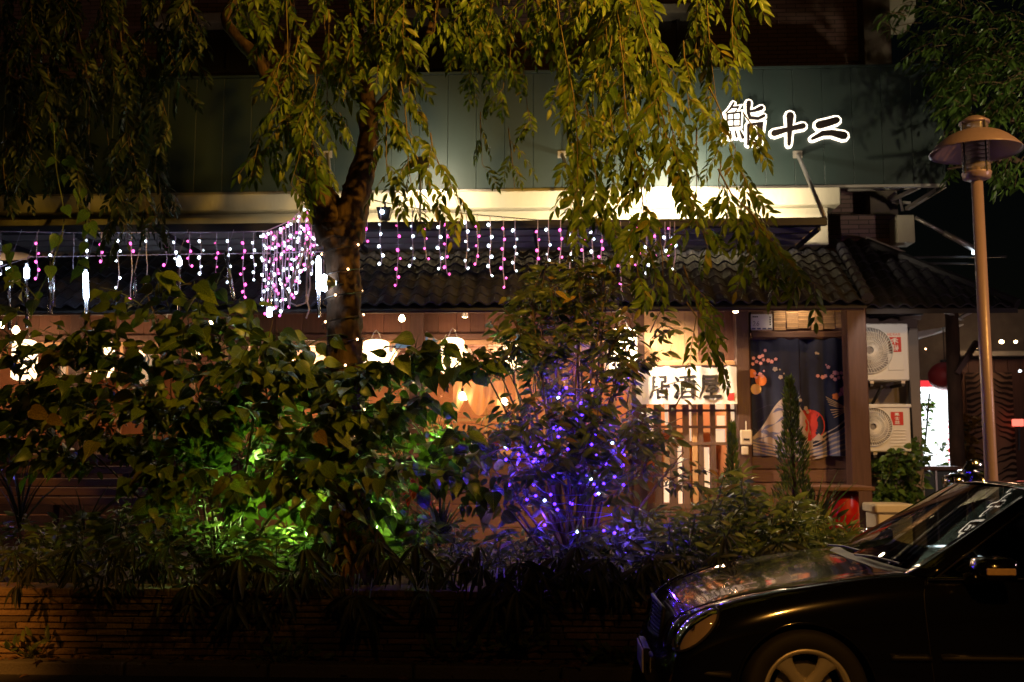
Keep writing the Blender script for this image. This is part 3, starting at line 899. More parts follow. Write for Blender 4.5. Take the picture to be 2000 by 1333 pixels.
# eave fascia
MB().box(-9, xe - .02, YE + .06, YE + .09, ze - .065, ze - .03).build('fascia', 'beam', roof)

# walls, posts, beams
zh0, zh1 = Z(664, YL, 1000), Z(652, YL, 1000)           # header beam
zs = Z(888, YL, 600)                                     # sill
XP = [X(p, YL, 700) for p in (-160, 152, 462, 815, 1085, 1247)]
xd0 = X(1447, YL, 700)
wall = MB()
z_ev = ze + .1
x = -6.4
while x < xd0 - .02:
    w = R.choice((.15, .2, .2, .24, .3)); w = min(w, xd0 - x)
    MB().box(x + .003, x + w, YL - R.uniform(0, .014), YL + .03, zh1 + .002, z_ev, .003).build('wall_board', 'board', rb); x += w
MB().box(-6.4, xd0, YL + .032, YL + .06, zh1, z_ev + .25).build('wall_backing', 'post', rb)
MB().box(-6.4, xd0, YL - .05, YL + .05, zh0, zh1, .006).build('header_beam', 'beam', rb)
for xx in XP:
    MB().box(xx - .075, xx + .075, YL - .06, YL + .06, TZ, z_ev + .1, .008).build('post', 'post', rb)
MB().box(-6.4, XP[-1], YL - .12, YL + .07, zs - .04, zs, .008).build('window_sill', 'board_h', rb)
zz = zs - .045
while zz > TZ + .05:
    MB().box(-6.4, XP[-1] + .05, YL - .02, YL + .03, zz - .115, zz, .004).build('plank', 'board_h', rb); zz -= .122
# windows
for i in range(5):
    a, b2 = XP[i] + .08, XP[i + 1] - .08
    w = MB().box(a, b2, YL + .0, YL + .05, zs + .002, zs + .05).box(a, b2, YL + .0, YL + .05, zh0 - .05, zh0 - .002).box(a, a + .05, YL + .0, YL + .05, zs + .052, zh0 - .052).box(b2 - .05, b2, YL + .0, YL + .05, zs + .052, zh0 - .052).build('window', 'pale_wood', rb)
    for k in range(1, 4):
        q = a + (b2 - a) * k / 4
        MB().box(q - .018, q + .018, YL + .008, YL + .042, zs + .052, zh0 - .052).build('mullion', 'pale_wood', w)
    for k in (.3,):
        q = zs + (zh0 - zs) * k
        MB().box(a + .052, b2 - .052, YL + .004, YL + .046, q - .016, q + .016).build('rail', 'pale_wood', w)
    MB().box(a + .04, b2 - .04, YL + .022, YL + .027, zs + .04, zh0 - .04).build('pane', 'window_glass', w)
# room behind
room = MB()
rx0, rx1, ry0, ry1, rz1 = -6.4, X(1455, 11.1, 700), 11.1, 13.3, 2.95
room.box(rx0, rx1, ry1, ry1 + .05, TZ, rz1).box(rx0, rx1, ry0, ry1, rz1, rz1 + .05).box(rx0 - .05, rx0, ry0, ry1, TZ, rz1).box(rx1, rx1 + .05, ry0, ry1, TZ, rz1)
room.build('dining_room', 'interior', rb)
for px, py in ((60, 700), (600, 690), (980, 700), (1330, 720)):
    lamp('room_light', at(px, py, 12.3), 75, (1, .62, .34), size=.12)
# shelf of crockery inside
cb = thing('back_counter', 'pale wooden counter inside the lit dining room', 'counter', (0, 12.6, TZ))
for zz in (1.25, 1.75): MB().box(-5, rx1 - .1, 12.75, 13.25, zz, zz + .04).build('shelf', 'pale_wood', cb)
MB().box(-5, rx1 - .1, 12.5, 12.55, TZ, 1.3).build('front', 'board_h', cb)

# lattice sliding door below the banner
dr = thing('lattice_door', 'dark lattice sliding door with lit paper panels beneath the white banner', 'door', at(1340, 900, YL))
YD = 10.98
zb0, zb1 = Z(988, YD, 1340), Z(715, YD, 1340)
for a, b2, mm in ((1256, 1262, 'pale_wood'), (1278, 1292, 'lattice'), (1308, 1322, 'lattice'), (1334, 1346, 'lattice'), (1352, 1362, 'pale_wood'), (1364, 1374, 'lattice'), (1388, 1398, 'lattice'), (1420, 1428, 'lattice')):
    MB().box(X(a, YD, 880), X(b2, YD, 880), YD - .02, YD + .02, zb0, zb1).build('mullion', mm, dr)
for y0, y1 in ((832, 837), (864, 870), (984, 994), (800, 805)):
    MB().box(X(1243, YD, 880), X(1441, YD, 880), YD - .026, YD - .021, Z(y1, YD, 1340), Z(y0, YD, 1340)).build('rail', 'lattice', dr)
for a, b2, y0, y1 in ((1400, 1418, 780, 800), (1402, 1418, 812, 832), (1430, 1440, 780, 832), (1394, 1418, 838, 864), (1324, 1332, 872, 985), (1300, 1307, 790, 830), (1376, 1386, 874, 960), (1296, 1306, 940, 982), (1348, 1352, 790, 862), (1264, 1277, 800, 862)):
    MB().box(X(a, YD, 880), X(b2, YD, 880), YD + .03, YD + .036, Z(y1, YD, 1340), Z(y0, YD, 1340)).build('paper_panel', 'e_panel', dr)
for a, b2 in ((1296, 1318), (1337, 1350), (1362, 1384)):
    MB().box(X(a, YD, 930), X(b2, YD, 930), YD + .04, YD + .06, zb0, Z(870, YD, 1340)).build('lower_panel', 'pale_wood', dr)
MB().box(X(1243, YD, 1000), X(1441, YD, 1000), YD - .02, YD + .04, TZ, zb0 - .003).build('kick_board', 'board_h', dr)
# warm upper boards above the banner
MB().box(X(1262, 10.9, 712), X(1441, 10.9, 712), 10.88, 10.96, Z(715, 10.9, 1340), Z(706, 10.9, 1340)).build('shelf_rail', 'pale_wood', rb)
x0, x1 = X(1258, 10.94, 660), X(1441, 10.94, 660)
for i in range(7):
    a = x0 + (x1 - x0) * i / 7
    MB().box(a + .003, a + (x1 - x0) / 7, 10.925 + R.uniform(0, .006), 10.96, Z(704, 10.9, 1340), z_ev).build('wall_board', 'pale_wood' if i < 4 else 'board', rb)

# door bay
YP = 10.75
for (a, b2, yy) in ((1440, 1467, 10.8), (1659, 1698, 10.5)):
    MB().box(X(a, yy, 800), X(b2, yy, 800), yy, yy + .2, TZ, z_ev, .01).build('post', 'post', rb)
MB().box(X(1467, 10.85, 655) + .004, X(1657, 10.85, 655), 10.84, 10.92, Z(660, 10.85, 1560), Z(648, 10.85, 1560), .006).build('lintel', 'beam', rb)
# bamboo blind (slats one by one)
bl = thing('bamboo_blind', 'bamboo slat blind rolled above the navy curtain, lit from above', 'blind', at(1560, 630, 10.9))
x0, x1 = X(1512, 10.9, 630), X(1656, 10.9, 630)
for k in range(6):
    a = x0 + (x1 - x0) * k / 6; b2 = x0 + (x1 - x0) * (k + 1) / 6 - .008; yb = 10.9 - (k % 2) * .012
    z0, z9 = Z(645 - (k % 3) * 2, 10.9, 1560), z_ev - .02
    n = int((z9 - z0) / .021)
    for i in range(n):
        q = z0 + i * .021
        MB().box(a, b2 + R.uniform(-.004, .003), yb, yb + .008, q, q + .017).build('slat', 'bamboo', bl)
MB().box(X(1467, 10.94, 630), X(1659, 10.94, 630), 10.93, 10.95, Z(662, 10.94, 1560), z_ev).build('back_board', 'board_h', rb)
# boards below the curtain
zz = Z(892, 10.9, 1560)
while zz > TZ + .05:
    MB().box(X(1468, 10.9, 900), X(1658, 10.9, 900), 10.88, 10.92, zz - .128, zz, .004).build('plank', 'board_h', rb); zz -= .137
MB().box(X(1468, 11, 900), X(1658, 11, 900), 10.97, 11.0, TZ, 3.0).build('door_backing', 'post', rb)

# ------------------------------------------------------------------ navy curtain (generic print)
YN = 10.86
cx0, cx1, cz0, cz1 = X(1468, YN, 780), X(1659, YN, 780), Z(891, YN, 1560), Z(661, YN, 1560)
CW, CH = cx1 - cx0, cz1 - cz0


def fold(u, v):                     # u,v 0..1 across / up
    return .022 * math.sin(u * 34 + .6 * math.sin(v * 2)) * (.4 + .6 * (1 - v)) + .012 * math.sin(u * 13)


def cpt(u, v, off=.004): return (cx0 + CW * u, YN + fold(u, v) - off, cz0 + CH * v)


cur = thing('noren_curtain', 'navy door curtain printed with pink blossoms, a red disc and pale hills', 'curtain', (cx0, YN, cz1))
for (u0, u1) in ((0, .496), (.504, 1)):
    b = MB(); nu, nv = 34, 8
    for i in range(nu + 1):
        for j in range(nv + 1): b.v.append(cpt(u0 + (u1 - u0) * i / nu, j / nv, 0))
    for i in range(nu):
        for j in range(nv):
            a = i * (nv + 1) + j; b.f.append((a, a + nv + 1, a + nv + 2, a + 1))
    b.build('panel', 'navy', cur, smooth=True)
MB().tube([(cx0 - .01, YN, cz1), (cx1 + .01, YN, cz1)], .012, 8).build('rod', 'post', cur)
layer = [0]


def band(lo, hi, m, name, u0=0.0, u1=1.0, n=40):
    layer[0] += 1; off = .004 + layer[0] * .0007; b = MB()
    for i in range(n + 1):
        u = u0 + (u1 - u0) * i / n
        l, h = lo(u), hi(u)
        for j in range(4): b.v.append(cpt(u, l + (max(h, l + .001) - l) * j / 3, off))
    for i in range(n):
        for j in range(3):
            a = i * 4 + j; b.f.append((a, a + 4, a + 5, a + 1))
    return b.build(name, m, cur)


def disc(u, v, r, m, name, petals=0, n=20):
    layer[0] += .25; off = .004 + layer[0] * .0007; b = MB()
    b.v.append(cpt(u, v, off)); ph = R.uniform(0, 6)
    for ring in (.5, 1):
        for k in range(n):
            t = 2 * PI * k / n; rr = r * ring * (1 if not petals else (.72 + .28 * abs(math.cos(petals * .5 * t))))
            b.v.append(cpt(u + rr * math.cos(t + ph) / CW, v + rr * math.sin(t + ph) / CH, off))
    for k in range(n):
        q = (k + 1) % n; b.f.append((0, 1 + k, 1 + q)); b.f.append((1 + k, 1 + n + k, 1 + n + q, 1 + q))
    return b.build(name, m, cur)


disc(.58, .26, .165, 'p_red', 'red_disc')
hill = lambda u: .10 + .40 * math.exp(-((u - .36) / .26) ** 2) if u < .62 else .10
band(lambda u: .06, hill, 'p_white', 'hill', 0, .62)
for k in range(7):                       # soft blue shading strokes on the hill
    c0 = .10 + .045 * k
    band(lambda u, c0=c0: c0 + .06 * math.sin(u * 9 + k), lambda u, c0=c0, k=k: min(hill(u) - .03, c0 + .016 + .06 * math.sin(u * 9 + k) + .012 * math.sin(u * 40 + k * 2)), 'p_blue', 'stripe', .03 * (k % 3), .5 - .03 * k)
band(lambda u: 0, lambda u: .10 + .05 * math.sin(u * 5 + 2.2) + max(0, (u - .62)) * .38, 'p_blue', 'wave')
for k in range(6):
    band(lambda u, k=k: -.0 + .026 * k + .04 * math.sin(u * 5 + 2.2) + max(0, (u - .55)) * (.06 + .055 * k), lambda u, k=k: .013 + .026 * k + .04 * math.sin(u * 5 + 2.2) + max(0, (u - .55)) * (.06 + .055 * k) + .006 * math.sin(u * 30 + k), 'p_white', 'stripe', .0 if k < 4 else .55, 1)
band(lambda u: .13, lambda u: .19 - abs(u - .67) * .9, 'p_white', 'small_hill', .6, .74, 12)
disc(.10, .64, .058, 'p_orange', 'round_lantern'); disc(.045, .565, .055, 'p_tan', 'round_lantern'); disc(.01, .70, .045, 'p_orange', 'round_lantern')
for (u, v, r) in [(.03, .83, .02), (.09, .84, .022), (.12, .85, .02), (.06, .80, .02), (.10, .785, .02), (.13, .815, .018), (.18, .81, .024), (.215, .80, .022), (.255, .82, .018), (.15, .895, .018),
                  (.02, .78, .02), (.04, .70, .018), (.09, .69, .024), (.11, .675, .02), (.05, .665, .018), (.13, .72, .012),
                  (.68, .675, .02), (.73, .665, .024), (.76, .675, .02), (.82, .67, .022), (.85, .70, .026), (.88, .695, .022), (.85, .645, .022), (.89, .66, .02), (.92, .70, .02), (.95, .66, .024), (.96, .635, .024), (.98, .645, .02), (.79, .75, .02), (.77, .77, .01),
                  (.92, .555, .028), (.95, .53, .03), (.98, .565, .024), (.90, .52, .026), (.94, .57, .02)]:
    disc(u, v, r, 'p_pink', 'blossom', 5)
for (u, v, r) in [(.245, .735, .026), (.295, .665, .024), (.29, .73, .01), (.33, .695, .01), (.67, .87, .016), (.69, .865, .012), (.55, .40, .026), (.57, .37, .02), (.49, .47, .02)]:
    disc(u, v, r, 'p_white', 'blossom', 5)
disc(.85, .50, .038, 'p_orange', 'blossom', 5)
for k in range(8):                        # fine fan of reed strokes
    b = MB(); u0, v0 = 1.0, .40 + .0 * k; u1, v1 = .76 + .01 * k, .46 - .022 * k
    for t in np.linspace(0, 1, 8):
        for s_ in (-1, 1): b.v.append(cpt(u0 + (u1 - u0) * t, v0 + (v1 - v0) * t + .04 * t * t * (1 if k < 4 else .4) + s_ * .0025, .007))
    b.f = [(2 * i, 2 * i + 2, 2 * i + 3, 2 * i + 1) for i in range(7)]
    b.build('reed', 'p_tan', cur)

# number plate
npl = thing('house_number_plate', 'small white house number plate reading 26 on the board above the curtain', 'sign', at(1487, 629, 10.82))
a, b2 = at(1467, 645, 10.82), at(1508, 614, 10.82)
MB().box(a.x, b2.x, 10.822, 10.834, a.z, b2.z, .002).build('plate', 'white_plastic', npl)
w = b2.x - a.x; h = b2.z - a.z
t = MB(); text_line(t, '26', a.x + .08 * w, a.z + .26 * h, w * .15, h * .3, 10.8195); t.build('numerals', 'ink', npl)
t = MB()
for i in range(3): t.box(a.x + w * (.08 + .09 * i), a.x + w * (.155 + .09 * i), 10.819, 10.821, a.z + h * .80, a.z + h * .88)
for i in range(4): t.box(a.x + w * .87, a.x + w * .93, 10.819, 10.821, a.z + h * (.3 + .15 * i), a.z + h * (.4 + .15 * i))
t.build('small_print', 'ink', npl)
t = MB()
for i in range(4): t.box(a.x + w * (.03 + .25 * i), a.x + w * (.21 + .25 * i), 10.8185, 10.821, a.z + h * .03, a.z + h * .13)
t.build('grey_bars', 'p_blue', npl)

# white banner
YB = 10.72
bn = thing('white_banner', 'white cloth banner lettered 居酒屋 in black with a red seal, hung over the lattice door', 'banner', at(1340, 716, YB))
a, b2 = at(1243, 790, YB), at(1438, 715, YB)
bw, bh = b2.x - a.x, b2.z - a.z


def bfold(x, z): return .012 * math.sin((x - a.x) * 17) + .008 * math.sin((x - a.x) * 41 + (z - a.z) * 9)


b = MB(); nu, nv = 44, 8
for i in range(nu + 1):
    for j in range(nv + 1):
        xx = a.x + bw * i / nu; zq = a.z + bh * j / nv; b.v.append((xx, YB + bfold(xx, zq), zq))
for i in range(nu):
    for j in range(nv):
        q = i * (nv + 1) + j; b.f.append((q, q + nv + 1, q + nv + 2, q + 1))
b.build('cloth', 'banner_cloth', bn, smooth=True)
MB().tube([(a.x - .02, YB, b2.z), (b2.x + .02, YB, b2.z)], .012, 8).build('rod', 'post', bn)


def on_cloth(mbx, off=.006):
    o = MB()
    for v in mbx.v: o.v.append((v[0], v[1] + bfold(v[0], v[2]) - off, v[2]))
    o.f = mbx.f; return o


for ch, x0, x1, y0, y1 in (('居', 1268, 1307, 732, 780), ('酒', 1317, 1357, 732, 779), ('屋', 1365, 1407, 732, 779)):
    g = MB(); p, q = at(x0, y1, YB), at(x1, y0, YB)
    brush(g, G[ch], p.x, p.z, q.x - p.x, q.z - p.z, YB - .002, wmul=1.55, th=.001)
    on_cloth(g).build('character', 'ink', bn)
g = MB(); p, q = at(1421, 782, YB), at(1433, 768, YB); g.box(p.x, q.x, YB - .003, YB, p.z, q.z); on_cloth(g).build('red_seal', 'red_sticker', bn)
g = MB()
for i in range(4):
    p, q = at(1420, 748 + i * 5, YB), at(1424, 744 + i * 5, YB); g.box(p.x, q.x, YB - .003, YB, p.z, q.z)
on_cloth(g).build('small_print', 'ink', bn)

# ------------------------------------------------------------------ slatted timber bench front on the terrace (left)
be = thing('slatted_bench', 'long dark timber bench with lit horizontal slats at the left below the windows', 'bench', at(150, 980, 10.3))
for i, py in enumerate((893, 916, 940, 957, 975)):
    z = Z(py, 10.3, 150)
    MB().box(X(-40, 10.3, 930), X(372, 10.3, 930), 10.26 - i * .05, 10.34 - i * .03, z - .05, z + .03, .006).build('slat', 'board_h', be)
for px in (-20, 120, 250, 360):
    MB().box(X(px, 10.5, 930), X(px + 12, 10.5, 930), 10.36, 10.44, TZ, Z(890, 10.4, 150)).build('leg', 'post', be)

# ------------------------------------------------------------------ grey side wall + right hip roof
sw = thing('side_wing', 'grey side wall right of the timber post carrying the two air conditioners', 'wall', at(1750, 900, 11.4))
MB().box(X(1690, 11.4, 800), X(1799, 11.4, 800), 11.4, 12.2, TZ, Z(598, 11.4, 1750)).build('wall', 'grey_wall', sw)
MB().box(X(1772, 11.35, 800), X(1799, 11.3, 800), 11.28, 11.398, TZ, Z(640, 11.3, 1780), .01).build('pier', 'grey_wall', sw)
MB().tube([at(1697, 618, 11.1), at(1802, 611, 11.1)], .028, 10).build('pipe', 'dark_metal', sw, smooth=True)
MB().tube([at(1774, 640, 11.25), at(1770, 660, 11.25), at(1776, 760, 11.25), at(1784, 900, 11.25)], .014, 8).build('conduit', 'dark_metal', sw, smooth=True)
MB().tube([at(1755, 622, 11.2), at(1775, 615, 11.2), at(1798, 620, 11.2)], .035, 10).build('duct', 'grey_wall', sw, smooth=True)
rr = thing('side_roof', 'dark tiled roof slope running right from the restaurant roof to behind the street lamp', 'roof', at(1800, 600, 10.7))
E0, E1 = at(1692, 604, 10.6), at(1988, 604, 10.6); E1.z = E0.z
T0 = at(1692, 484, 11.8)
b = MB(); b.add([E0, E1, T0, E0 + Vector((0, 0, -.05)), E1 + Vector((0, 0, -.05)), T0 + Vector((0, 0, -.05))], [(0, 1, 2), (5, 4, 3), (0, 3, 4, 1), (1, 4, 5, 2), (2, 5, 3, 0)])
b.build('underlay', 'tile_base', rr)
sv = Vector((0, T0.y - E0.y, T0.z - E0.z)); s2d = sv.normalized(); n2 = Vector((1, 0, 0)).cross(s2d)
if n2.z < 0: n2 = -n2
rot2 = Matrix((Vector((1, 0, 0)), s2d, n2)).transposed().to_4x4(); nr2 = int(sv.length / tl_) + 1
for r in range(nr2):
    lim = E1.x + (T0.x - E1.x) * (r + .3) / nr2; xx = E0.x + tw_ / 2
    while xx < lim:
        place('tile', tme, rr, Matrix.Translation(Vector((xx, E0.y - .02, E0.z + .01)) + s2d * (tl_ * r)) @ rot2 @ Matrix.Rotation(R.uniform(-.015, .015), 4, 'Z')); xx += tw_
MB().tube([T0 + Vector((0, 0, .05)), E1 + Vector((0, 0, .04))], .06, 8).build('hip_ridge', 'tile', rr)
# concrete bits above
cc = thing('concrete_column', 'short pale concrete column under the end of the green sign band', 'column', at(1770, 480, 12))
MB().box(X(1753, 12, 450), X(1787, 12, 450), 12, 12.3, Z(474, 12, 1770), Z(420, 12, 1770), .008).build('shaft', 'ledge', cc)
MB().add([at(1686, 483, 11.9), at(1692, 462, 11.9), at(1770, 492, 11.9), at(1686, 483, 12.2), at(1692, 462, 12.2), at(1770, 492, 12.2)], [(0, 1, 2), (5, 4, 3), (0, 3, 4, 1), (1, 4, 5, 2), (2, 5, 3, 0)]).build('parapet_end', 'ledge', cc)
bkw = MB().box(X(1640, 12.35, 450), X(1752, 12.35, 450), 12.3, 12.34, Z(600, 12.35, 1700), z1 - .02).build('rear_wall', 'siding', cc)
ar = thing('slanted_arm', 'slanting grey pipe arm with a tiny white lamp at its end', 'bracket lamp', at(1787, 425, 12))
MB().tube([at(1787, 425, 12), at(1845, 456, 12)], .022, 8).build('upper_tube', 'steel', ar, smooth=True)
MB().tube([at(1843, 455, 12), at(1903, 487, 12)], .034, 8).build('lower_tube', 'steel', ar, smooth=True)
p = at(1903, 491, 12); MB().lathe([(.0, .03), (.025, 0), (.03, -.03), (0, -.04)], p, 10).build('lamp_head', 'e_white', ar)
MB().bar(at(1786, 503, 12.2), at(1965, 502, 12.2), .03, .02).bar(at(1815, 515, 12.2), at(1925, 516, 12.2), .03, .02).build('rail', 'dark_metal', ar)
aw = thing('side_awning', 'pale lit awning slats sloping away under the side roof', 'awning', at(1840, 640, 12))
MB().add([at(1790, 661, 11.8), at(1792, 648, 11.8), at(1882, 633, 13.6), at(1858, 645, 13.6), at(1790, 664, 11.9), at(1882, 636, 13.7)], [(0, 1, 2, 3), (0, 4, 5, 2), (0, 3, 5, 4)]).build('edge_panel', 'white_plastic', aw)
for i in range(6):
    MB().bar(at(1805 + i * 9, 596 + i * 3, 12), at(1833 + i * 9, 604 + i * 4.2, 13), .05, .012).build('slat', 'white_plastic', aw)
MB().bar(at(1866, 625, 13), at(1904, 606, 13.2), .05, .03).build('end_bar', 'white_plastic', aw)
# ================================================================== AIR CONDITIONERS


def aircon(x0, x1, y0, y1, Y, label, sticker):
    a, b2 = at(x0, y1, Y), at(x1, y0, Y); w, h = b2.x - a.x, b2.z - a.z
    t = thing('air_conditioner', label, 'air conditioner', (a.x, Y, a.z), 'outdoor air conditioner units')
    MB().box(a.x, b2.x, Y, Y + .3, a.z, b2.z, .012).build('casing', 'white_plastic', t)
    cx, cz, r = a.x + w * .26, a.z + h * .53, h * .40
    MB().lathe([(0, .0), (r, 0), (r, -.002)], (cx, Y - .001, cz), 36, 'Y').build('fan_opening', 'fan_grey', t)
    f = MB()
    for k in range(5):
        t0 = 2 * PI * k / 5
        pts = [Vector((cx + rr * math.cos(t0 + q), Y - .006, cz + rr * math.sin(t0 + q))) for rr, q in ((.03, 0), (r * .9, -.2), (r * .9, .5), (.03, .6))]
        f.add(pts, [(0, 1, 2, 3)])
    f.build('fan_blades', 'fan_light', t)
    g = MB()
    for rr in [r * q for q in (.18, .4, .6, .8, 1.0)]:
        pts = [(cx + rr * math.cos(2 * PI * k / 30), Y - .022, cz + rr * math.sin(2 * PI * k / 30)) for k in range(31)]
        g.tube(pts, .0032 if rr < r else .006, 4, caps=False)
    for k in range(48):
        q = 2 * PI * k / 48 ; q2 = q + .35
        g.tube([(cx + r * .18 * math.cos(q), Y - .022, cz + r * .18 * math.sin(q)), (cx + r * .6 * math.cos(q + .1), Y - .03, cz + r * .6 * math.sin(q + .1)), (cx + r * math.cos(q2), Y - .01, cz + r * math.sin(q2))], .0042, 3, caps=False)
    g.build('fan_grille', 'white_plastic', t)
    sx0, sx1 = a.x + w * .62, a.x + w * .86
    if sticker == 1:
        MB().box(sx0, sx1, Y - .003, Y - .001, a.z + h * .50, a.z + h * .76).build('sticker', 'red_sticker', t)
        g = MB(); text_line(g, '禾聯', sx0 + (sx1 - sx0) * .22, a.z + h * .64, (sx1 - sx0) * .56, h * .105, Y - .0045, vertical=True, wmul=1.25, th=.001); g.build('characters', 'white_print', t)
        g = MB(); text_line(g, 'HERAN', sx0 - .005, a.z + h * .785, (sx1 - sx0) * .17, h * .045, Y - .003, gap=1.2, th=.001, wmul=1.1); g.build('lettering', 'red_sticker', t)
        MB().box(sx0 - .01, sx1 + .02, Y - .008, Y - .001, a.z + h * .18, a.z + h * .47, .003).build('side_cover', 'white_plastic', t)
    else:
        MB().box(sx0, sx1, Y - .003, Y - .001, a.z + h * .56, a.z + h * .84).build('sticker', 'red_sticker', t)
        g = MB(); text_line(g, '萬士益', sx0 + (sx1 - sx0) * .3, a.z + h * .755, (sx1 - sx0) * .4, h * .065, Y - .0045, gap=1.3, vertical=True, wmul=1.1, th=.001); g.build('characters', 'white_print', t)
        for k in range(6):
            q = a.z + h * (.12 + .065 * k); MB().box(a.x + w * .58, a.x + w * .9, Y - .009, Y - .001, q, q + h * .02, .002).build('louvre', 'white_plastic', t)
        MB().box(a.x - .005, b2.x + .012, Y - .015, Y + .3, b2.z - .035, b2.z + .002, .006).build('lid', 'white_plastic', t)
    for q in (.3, .88):
        MB().box(a.x + w * q - .02, a.x + w * q + .02, Y + .01, Y + .28, a.z - .03, a.z - .001).build('foot', 'steel', t)
    br = MB().bar((a.x + .3 * w, Y + .02, a.z - .045), (a.x + .3 * w, Y + .45, a.z - .045), .03, .03).bar((a.x + .88 * w, Y + .02, a.z - .045), (a.x + .88 * w, Y + .45, a.z - .045), .03, .03)
    br.bar((a.x + .5 * w, Y + .05, a.z - .06), (a.x + .5 * w, Y + .45, a.z - .25), .025, .025)
    br.build('wall_bracket', 'dark_metal', t)


aircon(1672, 1773, 632, 744, 11.0, 'upper white air conditioner with a red 禾聯 sticker on the grey side wall', 1)
aircon(1680, 1777, 790, 883, 11.0, 'lower white air conditioner with a red 萬士益 sticker and louvres', 2)
lamp('side_wall_light', at(1770, 560, 9.6), 26, (1, .86, .72), kind='SPOT', size=.03, target=at(1740, 760, 11.1), angle=60, blend=.4)

# ================================================================== LIGHTS ON THE BUILDING
# floodlights on top of the canopy washing the concrete ledge


def flood(px, py, Y, power, label, tgt, ang=140):
    p = at(px, py, Y)
    t = thing('floodlight', label, 'floodlight', p, 'floodlights on the canopy')
    MB().box(p.x - .09, p.x + .09, Y - .03, Y + .0, p.z - .06, p.z + .06, .008).build('housing', 'black', t)
    MB().box(p.x - .07, p.x + .07, Y + .003, Y + .008, p.z - .045, p.z + .045).build('lens', 'e_warm', t)
    MB().tube([(p.x, Y - .015, p.z - .06), (p.x, Y - .015, zc + .05)], .012, 8).build('stand', 'dark_metal', t)
    lamp('floodlight_beam', (p.x, Y + .03, p.z), power, (1, .83, .58), kind='SPOT', size=.05, target=tgt, angle=ang, blend=.35)


flood(1338, 312, 10.45, 140, 'floodlight hidden in the hanging leaves at the bright right half of the ledge', at(1345, 345, 11.0), 150)
flood(822, 318, 10.45, 70, 'floodlight among the leaves right of the tree trunk, lighting the left half of the ledge', at(815, 350, 11.0), 150)

for i, (fx, pw_) in enumerate(((1300, 420), (1480, 190), (1120, 105), (860, 90), (720, 45), (560, 12))):
    p = at(fx, 430, 10.25); p.z = zc + .07
    t = thing('ledge_uplight', ['low floodlight on the canopy at the brightest stretch of the ledge', 'low floodlight on the canopy below the sign lettering', 'low floodlight on the canopy above the violet bush', 'low floodlight on the canopy between trunk and violet bush', 'low floodlight on the canopy just right of the trunk', 'dim low floodlight on the canopy left of the trunk'][i], 'floodlight', p, 'low floodlights on the canopy')
    MB().box(p.x - .07, p.x + .07, p.y - .06, p.y, p.z - .035, p.z + .03, .008).build('housing', 'black', t)
    MB().box(p.x - .06, p.x + .06, p.y + .002, p.y + .006, p.z - .022, p.z + .022).build('lens', 'e_warm', t)
    lamp('uplight_beam', (p.x, p.y + .03, p.z), pw_, (1, .80, .50), kind='SPOT', size=.03, target=(p.x, 11, z2 - .02), angle=128, blend=.9)

sf = thing('black_sensor_light', 'small black box light with one cold LED on the canopy edge', 'lamp', at(748, 415, 9.9))
a, b2 = at(735, 430, 9.9), at(764, 405, 9.9)
MB().add([(a.x, 9.88, b2.z), (b2.x, 9.88, b2.z), (b2.x - .02, 9.9, a.z + .02), (b2.x - .05, 9.9, a.z), (a.x + .05, 9.9, a.z), (a.x + .02, 9.9, a.z + .02)] + [(a.x, 9.99, b2.z), (b2.x, 9.99, b2.z), (b2.x - .02, 9.99, a.z + .02), (b2.x - .05, 9.99, a.z), (a.x + .05, 9.99, a.z), (a.x + .02, 9.99, a.z + .02)],
         [(5, 4, 3, 2, 1, 0), (6, 7, 8, 9, 10, 11)] + [(i, (i + 1) % 6, 6 + (i + 1) % 6, 6 + i) for i in range(6)]).build('housing', 'black', sf)
p = at(746, 414, 9.87); MB().lathe([(0, -.012), (.018, -.006), (.02, .01)], p, 12, 'Y').build('led', 'e_cool', sf)
MB().bar(at(752, 404, 9.94), at(752, 396, 9.97), .02, .02).build('bracket', 'dark_metal', sf)

# can spotlights and bulbs under the eave


def can(px, py, Y, label, tgt, power=9, ang=95):
    p = at(px, py, Y); t = thing('spotlight', label, 'spotlight', p, 'spotlights under the eave')
    d = (Vector(tgt) - p).normalized()
    MB().tube([p - d * .10, p], [.030, .034], 12).build('can', 'steel', t, smooth=True)
    MB().tube([p + d * .001, p + d * .006], [.03, .03], 12).build('lens', 'e_bulb', t)
    MB().tube([p - d * .09, p - d * .09 + Vector((0, .05, .09))], .008, 6).build('bracket', 'dark_metal', t)
    lamp('spotlight_beam', p + d * .02, power, (1, .74, .44), kind='SPOT', size=.03, target=tgt, angle=ang, blend=.7)


can(1437, 607, 10.4, 'silver can spotlight under the eave left of the door curtain', at(1500, 1020, 9.0), 130, 105)
can(1216, 618, 10.1, 'can spotlight above the bright lantern, shining on the white banner', at(1300, 745, 10.75), 260, 84)
can(908, 618, 10.5, 'can spotlight under the eave right of the blue pennants', at(900, 800, 11), 14)
can(1560, 588, 10.62, 'spotlight tucked behind the eave tiles above the bamboo blind', at(1560, 650, 10.95), 11, 130)


def bulb(px, py, Y, label, r=.03, power=0):
    p = at(px, py, Y); t = thing('light_bulb', label, 'light bulb', p, 'bare warm bulbs under the eave')
    MB().lathe([(0, -r), (r * .7, -r * .7), (r, 0), (r * .75, r * .65), (r * .35, r * 1.2)], p, 14).build('globe', 'e_bulb', t, smooth=True)
    MB().lathe([(.014, r * 1.2 + .0005), (.014, r * 1.2 + .04), (0, r * 1.2 + .045)], p, 10).build('socket', 'black', t)
    MB().tube([p + Vector((0, 0, r + .045)), p + Vector((0, 0, .25))], .004, 4).build('cord', 'wire_dark', t)


